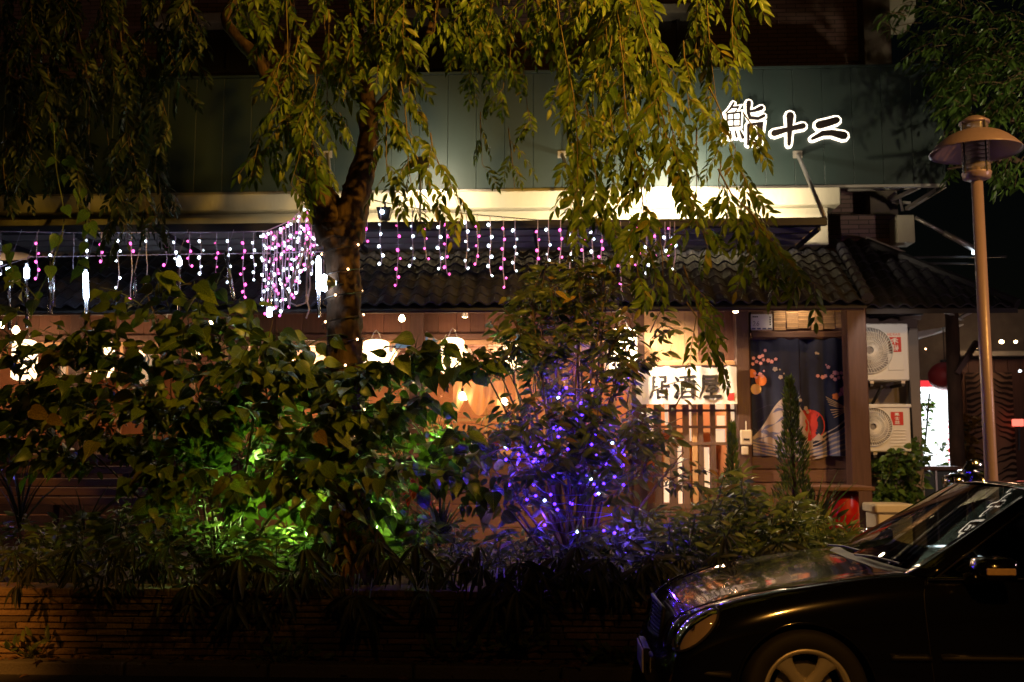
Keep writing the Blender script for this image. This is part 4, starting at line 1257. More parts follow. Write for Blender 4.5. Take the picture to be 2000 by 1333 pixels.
bulb(785, 623, 10.5, 'round warm bulb hanging under the tiles left of the blue pennants', .034)
bulb(2, 637, 10.5, 'warm bulb at the left edge under the eave', .032)
bulb(31, 646, 10.6, 'warm bulb just above the leftmost white lantern', .038)
bulb(326, 678, 10.6, 'oval warm bulb glowing behind the shrub between two lanterns', .055)
bulb(411, 633, 10.5, 'small warm bulb above the shrub, left of the trunk', .026)
bulb(530, 692, 10.6, 'small warm bulb seen through the shrub near the trunk', .022)
bulb(903, 775, 10.9, 'warm bulb glowing in front of the draped peach curtain', .04)
bulb(985, 785, 10.9, 'warm bulb in the window right of the peach curtain', .035)


def lantern(px, y0, y1, wpx, Y, label, m='e_lantern'):
    a, b2 = at(px - wpx / 2, y1, Y), at(px + wpx / 2, y0, Y)
    r = (b2.x - a.x) / 2; h = b2.z - a.z; cx = (a.x + b2.x) / 2
    t = thing('paper_lantern', label, 'lantern', (cx, Y, a.z), 'white paper lanterns under the eave')
    prof = [(r * .45, 0), (r * .78, h * .03), (r * .95, h * .09)]
    for i in range(15):
        z = h * (.1 + .8 * i / 14); prof += [(r * .985, z - h * .02), (r, z + h * .005)]
    prof += [(r * .95, h * .92), (r * .78, h * .97), (r * .45, h)]
    MB().lathe(prof, (cx, Y, a.z), 28, caps=False).build('paper_shade', m, t, smooth=True)
    MB().lathe([(r * .42, 0), (r * .47, 0), (r * .47, .02), (r * .42, .02)], (cx, Y, a.z - .01), 20, caps=False).build('bottom_ring', 'ink', t)
    MB().lathe([(r * .42, 0), (r * .47, 0), (r * .47, .02), (r * .42, .02)], (cx, Y, b2.z - .01), 20, caps=False).build('top_ring', 'ink', t)
    MB().tube([(cx - r * .4, Y, b2.z), (cx - r * .2, Y, b2.z + .07), (cx, Y, b2.z + .1), (cx + r * .2, Y, b2.z + .07), (cx + r * .4, Y, b2.z)], .006, 5).build('handle', 'steel', t)
    g = MB()
    for k, (dx, dz, s_) in enumerate(((-.3, .5, .12), (.25, .52, .12), (-.02, .4, .08))):
        xx = cx + r * dx; yy = Y - math.sqrt(max(.01, 1 - dx * dx)) * r - .004
        g.box(xx - r * s_, xx + r * s_, yy, yy + .003, a.z + h * dz - .008, a.z + h * dz + .008)
    g.build('ink_marks', 'p_tan', t, kind='stuff')
    lamp('lantern_glow', (cx, Y - r - .03, (a.z + b2.z) / 2), 6, (1, .6, .3), size=.08)
    lamp('lantern_glow', (cx, Y + r + .03, (a.z + b2.z) / 2 + .1), 6, (1, .6, .3), size=.08)


lantern(48, 664, 744, 50, 10.5, 'leftmost of the white paper lanterns, beside the photo edge')
lantern(200, 666, 738, 46, 10.5, 'second white paper lantern from the left, half hidden by the shrub')
lantern(734, 664, 728, 52, 10.5, 'white paper lantern just right of the tree trunk')
lantern(884, 660, 732, 46, 10.5, 'white paper lantern hanging over the peach curtain, right of the pennants')
lantern(1000, 668, 722, 34, 10.6, 'small white paper lantern beside the blue cloth fish')
lantern(1217, 641, 733, 54, 10.45, 'brightest white paper lantern, left of the banner behind the narrow-leaved bush', 'e_lantern_hot')

# pennants
for (pts, lab) in (([(765, 680), (796, 648), (802, 680)], 'blue triangular pennant left of the brown post, pointing down right'),
                   ([(833, 648), (856, 667), (830, 672)], 'blue triangular pennant just right of the brown post'),
                   ([(752, 690), (768, 672), (766, 688)], 'small blue pennant low beside the lantern right of the trunk')):
    t = thing('pennant_flag', lab, 'pennant', at(*pts[1], 10.7), 'blue pennants on the wall')
    P = [at(x_, y_, 10.7) for x_, y_ in pts]
    b = MB(); b.poly([(p.x, p.z) for p in P], 10.70, 10.706); b.build('cloth', 'flag_blue', t)
    MB().bar(P[0] + Vector((0, -.004, 0)), P[1] + Vector((0, -.004, 0)), .02, .012).build('hem', 'p_white', t)
    c = (P[0] + P[1] + P[2]) / 3
    MB().box(c.x - .02, c.x + .03, 10.695, 10.699, c.z - .015, c.z + .02).build('print', 'p_white', t)
# cloth fish streamer (blue/white)
t = thing('cloth_fish', 'small blue and white cloth fish hanging right of the pennants', 'decoration', at(1020, 670, 10.6))
p = at(1018, 672, 10.6)
MB().lathe([(.0, .16), (.045, .13), (.075, .05), (.06, -.04), (.03, -.12), (.06, -.17)], p, 14, caps=False).build('body', 'flag_blue', t, smooth=True)
MB().lathe([(.048, .128), (.062, .09)], p, 14, caps=False).build('head_band', 'p_white', t, smooth=True)
MB().tube([p + Vector((0, 0, .15)), p + Vector((0, 0, .3))], .004, 4).build('string', 'wire', t)

# draped peach curtains in the windows
for (x0, x1, y0, y1, lab) in ((885, 985, 745, 812, 'peach cloth curtain swagged in the window right of the trunk'), (20, 100, 780, 842, 'peach cloth curtain swagged in the leftmost window')):
    Yq = 10.93; b = MB(); nu, nv = 30, 8
    for i in range(nu + 1):
        u = i / nu; drop = (y1 - y0) * (.35 + .65 * abs(math.sin(PI * 2 * u + PI / 2)) ** .8)
        for j in range(nv + 1):
            v = j / nv; b.v.append(at(x0 + (x1 - x0) * u, y0 + drop * v, Yq + .02 * math.sin(u * 40 + v * 3)))
    for i in range(nu):
        for j in range(nv):
            q = i * (nv + 1) + j; b.f.append((q, q + nv + 1, q + nv + 2, q + 1))
    tag(b.build('swag_curtain', 'peach_cloth', smooth=True), lab, 'curtain', 'peach curtains in the windows')

# intercom
ic = thing('intercom_box', 'beige wireless doorbell box with a short aerial on the post left of the curtain', 'intercom', at(1458, 868, 10.7))
a, b2 = at(1447, 870, 10.74), at(1469, 840, 10.74)
MB().box(a.x, b2.x, 10.74, 10.79, a.z, b2.z, .01).build('case', 'cream', ic)
MB().box(a.x + .03, b2.x - .03, 10.735, 10.738, a.z + .05, a.z + .07).build('slot', 'ink', ic)
MB().tube([at(1457, 840, 10.76), at(1457, 823, 10.76)], .006, 6).build('aerial', 'white_plastic', ic)
MB().box(a.x + .01, b2.x - .04, 10.742, 10.785, a.z - .1, a.z - .012, .008).build('lower_case', 'cream', ic)

# bottles / crockery on the sill and counter
for i, (px, py, hh, m, lab) in enumerate(((925, 838, .2, 'white_plastic', 'white ceramic jar on the window sill under the peach curtain'), (947, 838, .17, 'glass_b', 'dark sauce bottle beside the white jar on the sill'),
                                          (1140, 838, .24, 'glass_b', 'dark bottle on the sill behind the violet lights'), (1268, 862, .14, 'white_plastic', 'small white cup behind the lattice door'), (395, 880, .2, 'white_plastic', 'white jug on the sill behind the left shrub'), (330, 880, .18, 'glass_b', 'dark bottle on the sill behind the left shrub'))):
    Yb = 11.0 - .07; p = at(px, py, Yb); z = zs + .001; r = hh * .26
    if px == 1268: Yb = 11.3; p = at(px, py, Yb); z = Z(py, Yb, px)
    mm = 'black' if m == 'glass_b' else m
    o = MB().lathe([(r * .9, 0), (r, hh * .05), (r, hh * .55), (r * .45, hh * .72), (r * .4, hh * .95), (r * .5, hh)], (p.x, Yb, z), 16).build('bottle' if mm == 'black' else 'jar', mm, smooth=True)
    tag(o, lab, 'bottle' if mm == 'black' else 'jar')

# ================================================================== ICICLE LIGHTS
YI = 9.88
bulb_me = {}
for k in ('e_white', 'e_pink', 'e_warm', 'e_violet', 'e_blue', 'e_white_dim', 'e_pink_dim'):
    b = MB(); r = .0125 if k[:7] in ('e_white', 'e_pink', 'e_pink_') else .012 if k in ('e_violet', 'e_blue') else .010
    b.lathe([(0, -r), (r * .7, -r * .7), (r, 0), (r * .7, r * .7), (0, r)], (0, 0, 0), 8); b.smooth = True
    me = b.mesh('bulb'); me.materials.append(M[k]); bulb_me[k] = me
zx = 2.836


def drop(parent, x, top, ys, kind, x_base=650, y_base=430, wob=6, Y=YI):
    pts = []; px0 = x_base + x / zx
    y_end = y_base + ys[-1] / zx
    n = 8
    ph = R.uniform(0, 6)
    P = []
    for i in range(n + 1):
        py = top + (y_end - top) * i / n
        P.append((px0 + 2.4 * math.sin(ph + i * 1.1) * (i / n), py))
    w = MB().tube([at(a_, b_, Y) for a_, b_ in P], .0042, 4).build('wire_drop', 'wire', parent)
    for j, yy in enumerate(ys):
        py = y_base + yy / zx; t = (py - top) / max(1, y_end - top); t = min(1, max(0, t))
        px = px0 + 2.4 * math.sin(ph + t * n * 1.1) * t + (3 if j % 2 else -3) * R.uniform(.4, 1.5)
        mt = Matrix.Translation(at(px, py, Y - .01)) @ Matrix.Rotation(R.uniform(-.5, .5), 4, 'Y') @ Matrix.Scale(R.uniform(.72, 1.15), 4) @ Matrix.Diagonal((1, 1, 1.25, 1))
        place('bulb', bulb_me[kind + ('_dim' if R.random() < .16 else '')], w, mt)


ir = thing('icicle_lights', 'pink and white icicle light string on the canopy edge right of the tree trunk', 'string lights', at(1000, 432, YI))
top = lambda x: 386 + 0 * x
cabl = [(705, 386), (760, 398), (830, 410), (930, 420), (1050, 430), (1200, 432), (1340, 433)]
MB().tube([at(a_, b_, YI) for a_, b_ in cabl], .005, 5).build('cable', 'wire_dark', ir)


def cab_y(px):
    for (a_, b_), (c_, d_) in zip(cabl, cabl[1:]):
        if a_ <= px <= c_: return b_ + (d_ - b_) * (px - a_) / (c_ - a_)
    return 433


RD = [(188, 'e_pink', [50, 118]), (265, 'e_white', [25, 78, 146, 196, 243]), (360, 'e_pink', [32, 90, 167, 213, 271, 316, 362]), (440, 'e_white', [35, 90, 157, 213, 254]), (512, 'e_pink', [55, 103, 158, 215]),
      (592, 'e_white', [40, 94, 155, 211, 270]), (628, 'e_pink', [25, 91, 133, 204, 262, 300]), (742, 'e_white', [14, 64, 119, 165, 225, 268]), (800, 'e_pink', [35, 90, 143, 200, 245]), (872, 'e_white', [27, 95, 143, 204, 255, 308]),
      (945, 'e_pink', [47, 108, 160, 217, 267, 322, 373]), (1010, 'e_white', [58, 106, 148, 187, 236, 282]), (1135, 'e_pink', [65, 110, 169, 214, 267]), (1195, 'e_white', [54, 138, 190, 224]), (1262, 'e_pink', [56, 104, 160, 206, 268]),
      (1318, 'e_white', [85, 129, 188, 218, 285]), (1385, 'e_pink', [55, 108, 167, 262, 360]), (1438, 'e_white', [66, 106, 175, 325]), (1490, 'e_pink', [118, 160, 204, 261]), (1530, 'e_white', [62]), (1593, 'e_pink', [140, 202, 254, 290, 350, 402]),
      (1645, 'e_white', [54, 105, 160, 203, 293]), (1690, 'e_pink', [47, 85, 148, 186, 250]), (1738, 'e_white', [150, 250, 295]), (1785, 'e_pink', [90, 196]), (1840, 'e_white', [97, 172]), (1893, 'e_white', [102, 142, 273]), (1868, 'e_pink', [47, 138, 193])]
for x_, k, ys in RD: drop(ir, x_, cab_y(650 + x_ / zx), ys, k)
il = thing('icicle_lights', 'pink and white icicle light string left of the trunk over the broad-leaved shrub', 'string lights', at(250, 452, YI))
MB().tube([at(a_, b_, YI) for a_, b_ in ((-20, 452), (150, 455), (300, 455), (450, 454), (520, 452), (570, 430), (604, 392))], .005, 5).build('cable', 'wire', il)
MB().tube([at(a_, b_, YI + .02) for a_, b_ in ((-10, 525), (30, 512), (60, 502), (90, 502), (200, 500), (350, 497), (510, 495), (640, 492))], .005, 5).build('lower_cable', 'wire', il)
LD = [(4, 'e_white', [130, 238, 300]), (205, 'e_pink', [130, 186, 232, 276, 325]), (285, 'e_white', [196, 237, 376]), (408, 'e_pink', [324]), (482, 'e_white', [113, 171, 212]), (562, 'e_pink', [137, 180, 230]),
      (655, 'e_white', [114, 173, 226, 321, 375]), (728, 'e_pink', [131, 173, 438]), (812, 'e_white', [118, 362]), (920, 'e_pink', [109, 156, 250]), (970, 'e_white', [124, 180, 214]), (1050, 'e_pink', [118, 173, 212, 255]),
      (1112, 'e_white', [118, 168, 208, 258, 297]), (1200, 'e_pink', [128, 183, 211, 260, 301]), (1265, 'e_white', [117, 161, 196, 258, 345]), (1348, 'e_pink', [128, 172, 209, 270, 300, 358, 398, 428]), (1405, 'e_white', [127, 168, 205, 248, 290, 332])]
for x_, k, ys in LD: drop(il, x_, 454, ys, k, x_base=0)
ib = thing('icicle_light_bundle', 'dense gathered bundle of pink and white icicle lights beside the tree trunk', 'string lights', at(590, 400, YI))
for i in range(26):
    f = i / 25; px = 514 + f * 104
    tp = 452 - 62 * max(0, (f - .25) / .75) ** 1.1
    ln = 150 * (.75 + .35 * R.random()) if f < .75 else 130 * R.uniform(.6, 1.1)
    ys = sorted([(tp - 430 + 6 + ln * q + R.uniform(-7, 7)) * zx for q in np.linspace(.02, 1, 7)])
    drop(ib, (px + R.uniform(-5, 5) - 0) * zx, tp, ys, 'e_pink' if i % 2 else 'e_white', x_base=0, Y=YI - R.uniform(0, .25))
wr = MB()
for (pp) in ([(600, 470), (585, 520), (570, 560), (563, 590), (580, 598), (597, 592), (600, 575)], [(604, 470), (600, 530), (598, 580), (604, 605), (598, 622)], [(545, 500), (550, 545), (560, 575), (566, 600)], [(618, 480), (604, 520), (606, 560), (600, 590)], [(632, 490), (632, 530), (630, 545)], [(590, 490), (575, 530), (568, 560)], [(640, 485), (643, 520), (640, 560), (648, 590)]):
    wr.tube([at(a_, b_, 9.3 + .03 * i) for i, (a_, b_) in enumerate(pp)], .008, 6)
wr.build('loose_cable', 'wire', ib)

# falling-snow tubes
ft = []
for n, (x_, y0, y1, lit, slant, lab) in enumerate(((17, 523, 645, (.0, .08), 2, 'dim clear light tube at the far left edge'), (52, 515, 640, (.06, .24), 1, 'clear light tube second from the left, lit near its top'), (98, 508, 613, (.0, 0), 0, 'unlit clear light tube left of the shining one'),
                                                   (104, 512, 600, (0, 0), 0, 'unlit clear light tube touching its neighbour left of the shining one'), (167, 527, 612, (.02, .72), 2, 'brightly shining white light tube over the left shrub'), (262, 540, 580, (0, 0), 3, 'short clear light tube half hidden by leaves'),
                                                   (350, 500, 610, (.05, .18), 0, 'clear light tube lit at its top end above the shrub'), (442, 498, 587, (0, 0), 15, 'leaning clear light tube left of the light bundle'), (532, 495, 620, (.84, 1.), -6, 'light tube lit at its tip in front of the light bundle'), (622, 500, 620, (.0, .62), 1, 'brightly shining light tube against the left side of the trunk'))):
    Yt = 9.55
    t = thing('light_tube', lab, 'light tube', at(x_, y0, Yt), 'falling snow light tubes')
    A, B = at(x_, y0, Yt), at(x_ + slant, y1, Yt)
    MB().tube([A, B], .017, 10).build('tube', 'clear_plastic', t, smooth=True)
    MB().tube([A.lerp(B, .02), A.lerp(B, .98)], .006, 6).build('led_strip', 'wire', t)
    if lit[1] > 0:
        a_, b_ = A.lerp(B, lit[0]), A.lerp(B, lit[1])
        o = MB().tube([a_, a_.lerp(b_, .1), a_.lerp(b_, .9), b_], [.008, .024, .024, .007], 10).build('lit_section', 'e_cool', t, smooth=True)
    MB().lathe([(.014, 0), (.018, .0), (.018, .03), (.0, .035)], A, 10).build('cap', 'black', t)
    MB().tube([A + Vector((0, 0, .03)), Vector((A.x, Yt + .2, Z(455, YI, x_)))], .004, 4).build('cord', 'wire', t)
# white flare lamp on trunk
fl = thing('cold_white_lamp', 'dazzling cold white lamp tied to the left side of the tree trunk', 'lamp', at(636, 555, 8.1))
p = at(644, 553, 7.80)
MB().lathe([(.018, .05), (.055, 0), (.06, -.012)], p, 14, 'X', caps=False).build('shade', 'steel', fl, smooth=True)
MB().lathe([(0, -.06), (.05, -.04), (.07, .0), (.04, .04)], p + Vector((-.04, 0, 0)), 14, 'X').build('lamp', emit('flare_led', (.75, .9, 1), 24), fl, smooth=True)
MB().tube([p + Vector((.05, 0, 0)), p + Vector((.12, .12, 0))], .008, 5).build('bracket', 'dark_metal', fl)
lamp('cold_lamp_glow', p + Vector((-.16, .16, .02)), .8, (.75, .9, 1), size=.03)
lamp('tube_glow', at(167, 560, 9.45), 2.2, (.7, .88, 1), size=.08)
lamp('canopy_glow', at(1150, 560, 9.4), 5, (.62, .5, 1), size=.3)

# ================================================================== STREET LAMP POST (park lamp)
YPL = 7.6
pb = at(1942, 940, YPL); ptop = at(1908, 352, YPL)
lp = thing('park_lamp', 'pinkish park lamp post with a wide shallow metal shade at the right', 'street lamp', (ptop.x, YPL, TZ))
c = Vector((ptop.x, YPL, 0)); zp = ptop.z
MB().lathe([(.075, TZ), (.06, TZ + .05), (.048, TZ + .4), (.043, TZ + 1.2), (.041, zp)], c, 28).build('pole', 'lamp_paint', lp, smooth=True)
z_ = lambda py: Z(py, YPL, 1905)
MB().lathe([(.05, zp - .01), (.07, z_(352)), (.098, z_(349)), (.10, z_(343)), (.105, z_(341)), (.105, z_(338)), (.09, z_(337))], c, 28).build('collar', 'lamp_paint', lp, smooth=True)
MB().lathe([(.098, z_(337)), (.098, z_(262))], c, 32, caps=False).build('glass_cylinder', 'lamp_glass', lp, smooth=True)
lv = MB()
for k in range(7):
    q = z_(325 - k * 8); lv.lathe([(.03, q), (.085, q + .014), (.086, q + .010), (.03, q - .004)], c, 24, caps=False)
lv.build('louvre_rings', 'white_plastic', lp, smooth=True)
MB().lathe([(.028, z_(337)), (.028, z_(265))], c, 12).build('lamp_tube', 'lens_frost', lp, smooth=True)
rs = .325
sp = []
for k in range(13):
    t = k / 12; sp.append((.10 + (rs - .10) * t, z_(258) - (z_(258) - z_(297)) * (.12 * t + .88 * t ** 2.0)))
sp2 = [(r_, h_ - .008) for r_, h_ in reversed(sp)]
MB().lathe(sp + sp2 + [sp[0]], c, 48, caps=False).build('shade', 'lamp_paint', lp, smooth=True)
MB().lathe([(.095, z_(258)), (.095, z_(243))], c, 28, caps=False).build('neck_glass', 'lamp_glass', lp, smooth=True)
MB().lathe([(.10, z_(244)), (.108, z_(242)), (.108, z_(239)), (.085, z_(235)), (.05, z_(229)), (0, z_(226))], c, 28).build('cap', 'lamp_paint', lp, smooth=True)
for k in range(4):
    t = k * PI / 2 + .35; q = c + Vector((.104 * math.cos(t), .104 * math.sin(t), 0))
    MB().tube([(q.x, q.y, z_(341)), (q.x, q.y, z_(242))], .006, 6).build('rod', 'black', lp)
MB().lathe([(.012, 0), (.0, .02)], (c.x + .095, YPL - .03, z_(242)), 8).build('knob', 'lamp_paint', lp)

# ================================================================== THINGS BY THE DOOR (right)
dt = thing('plank_table', 'weathered plank counter top standing over the red drum', 'table', at(1630, 1030, 9.9))
a = at(1570, 952, 9.9); b2 = at(1692, 952, 9.9)
MB().box(a.x, b2.x, 9.62, 10.2, a.z - .025, a.z + .015, .006).build('tabletop', 'board_h', dt)
MB().box(b2.x - .14, b2.x - .06, 10.05, 10.15, TZ, a.z - .028).build('leg', 'post', dt)
MB().box(a.x + .06, a.x + .14, 10.05, 10.15, TZ, a.z - .028).build('leg', 'post', dt)
rd_ = thing('red_drum', 'glossy red metal drum under the plank counter with a pale label', 'drum', at(1650, 1050, 9.9))
c = at(1648, 1050, 9.88); c.z = TZ
r = (at(1680, 1000, 9.88).x - at(1618, 1000, 9.88).x) / 2
hz = a.z - .03 - TZ
MB().lathe([(r, 0), (r, hz * .32), (r * 1.03, hz * .34), (r, hz * .36), (r, hz * .64), (r * 1.03, hz * .66), (r, hz * .68), (r * 1.0, hz * .97), (r * .96, hz)], c, 32).build('body', 'red_paint', rd_, smooth=True)
g = MB(); vs = []
for i in range(7):
    t = -PI / 2 - .95 + i * .11
    for hq in (hz * .06, hz * .5 - i * .01): vs.append((c.x + (r * 1.006) * math.cos(t), c.y + (r * 1.006) * math.sin(t), c.z + hq))
g.add(vs, [(2 * i, 2 * i + 2, 2 * i + 3, 2 * i + 1) for i in range(6)]); g.build('label', 'white_plastic', rd_)
fb = thing('foam_box', 'cream foam box with a greyish lid between the post and the parked car', 'box', at(1750, 1040, 10.1))
a, b2 = at(1716, 1045, 10.1), at(1782, 1004, 10.1)
MB().box(a.x, b2.x, 10.1, 10.5, TZ, b2.z, .012).build('body', 'foam', fb)
MB().box(a.x - .03, b2.x + .03, 10.07, 10.53, b2.z + .003, b2.z + .09, .015).build('lid', 'foam', fb)
gc = thing('green_cabinet', 'dark green cabinet with a pale top edge under the glowing light box', 'cabinet', at(1830, 1000, 12))
a, b2 = at(1782, 1000, 12), at(1876, 920, 12)
MB().box(a.x, b2.x, 12, 12.5, TZ, b2.z, .01).build('body', 'dark_green', gc)
MB().box(a.x - .02, b2.x + .02, 11.97, 12.53, b2.z + .002, b2.z + .05, .01).build('top', 'board_h', gc)
MB().box((a.x + b2.x) / 2 - .01, (a.x + b2.x) / 2 + .01, 11.985, 11.998, TZ, b2.z).build('door_gap', 'steel', gc)

# light box with red header
lb = thing('light_box_sign', 'blazing white light box sign with a red header, partly covered by a vine', 'light box', at(1828, 915, 13.2))
a, b2 = at(1799, 914, 13.2), at(1860, 742, 13.2)
MB().box(a.x, b2.x, 13.2, 13.35, a.z, b2.z, .01).build('case', 'white_plastic', lb)
MB().box(a.x + .01, b2.x - .01, 13.19, 13.198, a.z + .01, Z(757, 13.2, 1828)).build('face', 'e_box', lb)
MB().box(a.x + .01, b2.x - .01, 13.19, 13.198, Z(756, 13.2, 1828), b2.z - .01).build('red_header', 'e_box_red', lb)
g = MB()
for i, py in enumerate((825, 836, 848, 860, 870, 880, 890, 900)):
    q = at(1849, py, 13.18); s_ = .03
    g.box(q.x, q.x + s_ * 2, 13.184, 13.188, q.z, q.z + .014)
    g.box(q.x - .16 - .03 * (i % 3), q.x - .06, 13.184, 13.188, q.z, q.z + .008)
    if i % 2: g.box(q.x + .02, q.x + .034, 13.18, 13.183, q.z - .03, q.z + .03)
g.build('red_print', 'e_box_red', lb)
lamp('light_box_glow', at(1828, 820, 13.0), 16, (.92, .96, 1), kind='AREA', size=.5, target=at(1828, 830, 11))
gl = thing('red_round_lantern', 'dark red round cloth lantern in front of the white light box', 'lantern', at(1848, 735, 12.8))
p = at(1846, 736, 12.6); rr_ = .195
MB().lathe([(rr_ * math.sin(PI * k / 12) * (1 + .015 * (k % 2)), -rr_ * .92 * math.cos(PI * k / 12)) for k in range(1, 12)], p, 24).build('globe', 'red_lantern', gl, smooth=True)
MB().lathe([(.05, .17), (.05, .2)], p, 12).build('top_ring', 'black', gl)
MB().tube([p + Vector((0, 0, .2)), p + Vector((0, 0, .6))], .006, 5).build('cord', 'wire_dark', gl)
dp = thing('dark_pole', 'dark thick pole standing right of the white light box', 'pole', at(1870, 940, 12.4))
p0, p1 = at(1872, 940, 12.4), at(1862, 620, 12.4)
MB().tube([(p0.x, 12.4, TZ), (p0.x - .0, 12.4, 2.0), (p0.x + .01, 12.4, Z(600, 12.4, 1866))], [.09, .085, .075], 14).build('shaft', 'bark', dp, smooth=True)
MB().bar(at(1868, 730, 12.3), at(1908, 668, 12.3), .07, .06).build('brace', 'post', dp)

# background stall: brown wall, zebra cloth
bs = thing('background_shop', 'dim brown panelled shop wall with a pale ledge far right behind the lamp post', 'shop', at(1930, 900, 16))
x0 = X(1868, 16, 800)
for i in range(14):
    MB().box(x0 + i * .2 + .004, x0 + (i + 1) * .2, 16 - (i % 3) * .006, 16.1, TZ, Z(702, 16, 1930), .003).build('wall_board', 'board', bs)
MB().box(x0, x0 + 3, 15.8, 16.2, Z(698, 16, 1930), Z(688, 16, 1930), .01).build('ledge', 'grey_wall', bs)
MB().box(x0 - 1.5, x0 + 10, 16.3, 16.5, TZ, Z(600, 16, 1930)).build('back_wall', 'dark_concrete', bs)
zb_ = thing('zebra_cloth', 'tan and black zebra-striped cloth panel behind the lamp post', 'cloth panel', at(1935, 950, 15.2))
a, b2 = at(1896, 962, 15.2), at(1976, 728, 15.2)
MB().box(a.x, b2.x, 15.2, 15.23, a.z, b2.z).build('cloth', 'zebra_tan', zb_)
for i in range(22):
    f = i / 21; yq = a.z + (b2.z - a.z) * f
    for sg in (0, 1):
        L0 = R.uniform(.32, .5) * (b2.x - a.x); n = 7; g = MB()
        xs = a.x if sg == 0 else b2.x; s_ = 1 if sg == 0 else -1
        for k in range(n + 1):
            t = k / n; xx = xs + s_ * L0 * t; zq = yq + .10 * t * t * (1 if f > .4 else -1) + .01 * math.sin(9 * t + i)
            hw = .026 * (1 - t) ** .6
            g.v += [(xx, 15.193, min(b2.z, max(a.z, zq - hw))), (xx, 15.193, min(b2.z, max(a.z, zq + hw + .0005)))]
        g.f = [(2 * k, 2 * k + 2, 2 * k + 3, 2 * k + 1) for k in range(n)]
        g.build('stripe', 'zebra_dark', zb_)
rs_ = thing('small_red_sign', 'small glowing red sign at the right edge behind the lamp post', 'sign', at(1988, 826, 15))
a, b2 = at(1979, 833, 15), at(2000, 819, 15); MB().box(a.x, b2.x, 15, 15.05, a.z, b2.z, .01).build('case', 'e_tail', rs_)
MB().tube([at(1990, 833, 15.02), at(1990, 880, 15.02)], .02, 6).build('stalk', 'dark_metal', rs_)
for px, py, r_, k, lab in ((1903, 679, .035, 'e_bulb', 'orange lamp glowing high behind the lamp post'), (1956, 668, .03, 'e_bulb', 'pale oblong lamp on the far shop, left of its twin'), (1984, 668, .022, 'e_bulb', 'small pale lamp on the far shop near the photo edge'), (1808, 682, .012, 'e_warm', 'tiny amber light above the white light box'), (1992, 725, .02, 'e_white', 'tiny white light at the right photo edge'), (1867, 732, .014, 'e_warm', 'tiny amber light beside the red lantern'), (1856, 700, .05, 'e_warm2', 'narrow amber lamp above the red lantern')):
    if k == 'e_warm2':
        if 'e_warm2' not in M: M['e_warm2'] = emit('dim_amber_lamp', (1, .4, .1), 1.2)
    p = at(px, py, 15.5 if px > 1880 else 13.5)
    tag(MB().lathe([(0, -r_), (r_, -r_ * .5), (r_, r_ * .5), (0, r_)], p, 10).build('distant_lamp', k), lab, 'lamp', 'distant small lamps')

# purple cord loop / rope of violet wire, white hanging glow
# scooter
sc_ = thing('motor_scooter', 'dark motor scooter parked behind the car with a chrome headlight and round mirror', 'scooter', at(1905, 960, 9.0))
Ys = 9.0; p = at(1872, 942, Ys)
ex = emit('dummy_unused', (1, 1, 1), 1) if False else None
MB().lathe([(0, -.12), (.05, -.11), (.075, -.06), (.08, 0), (.06, .05)], p, 18, 'X').build('headlight', 'chrome', sc_, smooth=True)
MB().lathe([(.0, -.128), (.045, -.122), (.06, -.10)], p + Vector((-.004, 0, 0)), 16, 'X', caps=False).build('lens', 'lens', sc_, smooth=True)
q = at(1905, 912, Ys)
MB().lathe([(0, -.03), (.06, -.028), (.075, -.01), (.05, .03), (0, .05)], q, 18, 'Y').build('mirror', 'chrome', sc_, smooth=True)
MB().tube([q + Vector((0, .02, -.05)), q + Vector((-.05, .05, -.2)), p + Vector((.12, .05, .02))], .01, 6).build('mirror_stalk', 'black', sc_)
z0 = TZ
MB().tube([p + Vector((.03, 0, -.05)), p + Vector((.12, 0, .08)), p + Vector((.2, 0, 0)), p + Vector((.25, 0, -.4)), p + Vector((.5, 0, -.55)), p + Vector((.9, 0, -.5)), p + Vector((1.2, 0, -.2)), p + Vector((1.5, 0, -.2))], [.07, .11, .13, .14, .13, .16, .17, .06], 12).build('body', 'paint', sc_, smooth=True)
MB().tube([p + Vector((.75, 0, -.12)), p + Vector((1.0, 0, -.06)), p + Vector((1.4, 0, -.05))], [.08, .12, .1], 12).build('seat', 'black', sc_, smooth=True)
MB().tube([p + Vector((.12, -.3, .08)), p + Vector((.1, 0, .1)), p + Vector((.12, .3, .08))], .016, 8).build('handlebar', 'chrome', sc_, smooth=True)
for dx in (.08, 1.3):
    c = Vector((p.x + dx, Ys, TZ + .22))
    MB().lathe([(.12, -.05), (.19, -.055), (.22, -.03), (.22, .03), (.19, .055), (.12, .05)], c, 24, 'Y').build('wheel', 'rubber', sc_, smooth=True)
MB().tube([p + Vector((.12, .06, -.1)), Vector((p.x + .08, Ys + .06, TZ + .22))], .025, 8).build('fork', 'steel', sc_)
# ================================================================== PLANTS
# ---- main tree
YTR = 8.0
tp = at(688, 1120, YTR); base = Vector((tp.x, YTR, TZ - .05))
tree = thing('street_tree', 'big tree with a forked trunk wound with tiny lights and long hanging feathery branches', 'tree', base)


def px_path(lst, Y):
    return [at(q[0], q[1], (q[2] if len(q) > 2 else Y)) for q in lst]


def smooth_path(P, rs, sub=8):
    pts, rr = [], []
    n = len(P)
    for i in range(n - 1):
        p0, p1, p2, p3 = P[max(0, i - 1)], P[i], P[i + 1], P[min(n - 1, i + 2)]
        for k in range(sub):
            t = k / sub
            pts.append(.5 * ((2 * p1) + (p2 - p0) * t + (2 * p0 - 5 * p1 + 4 * p2 - p3) * t * t + (3 * p1 - p0 - 3 * p2 + p3) * t ** 3)); rr.append(rs[i] + (rs[i + 1] - rs[i]) * t)
    pts.append(P[-1]); rr.append(rs[-1]); return pts, rr


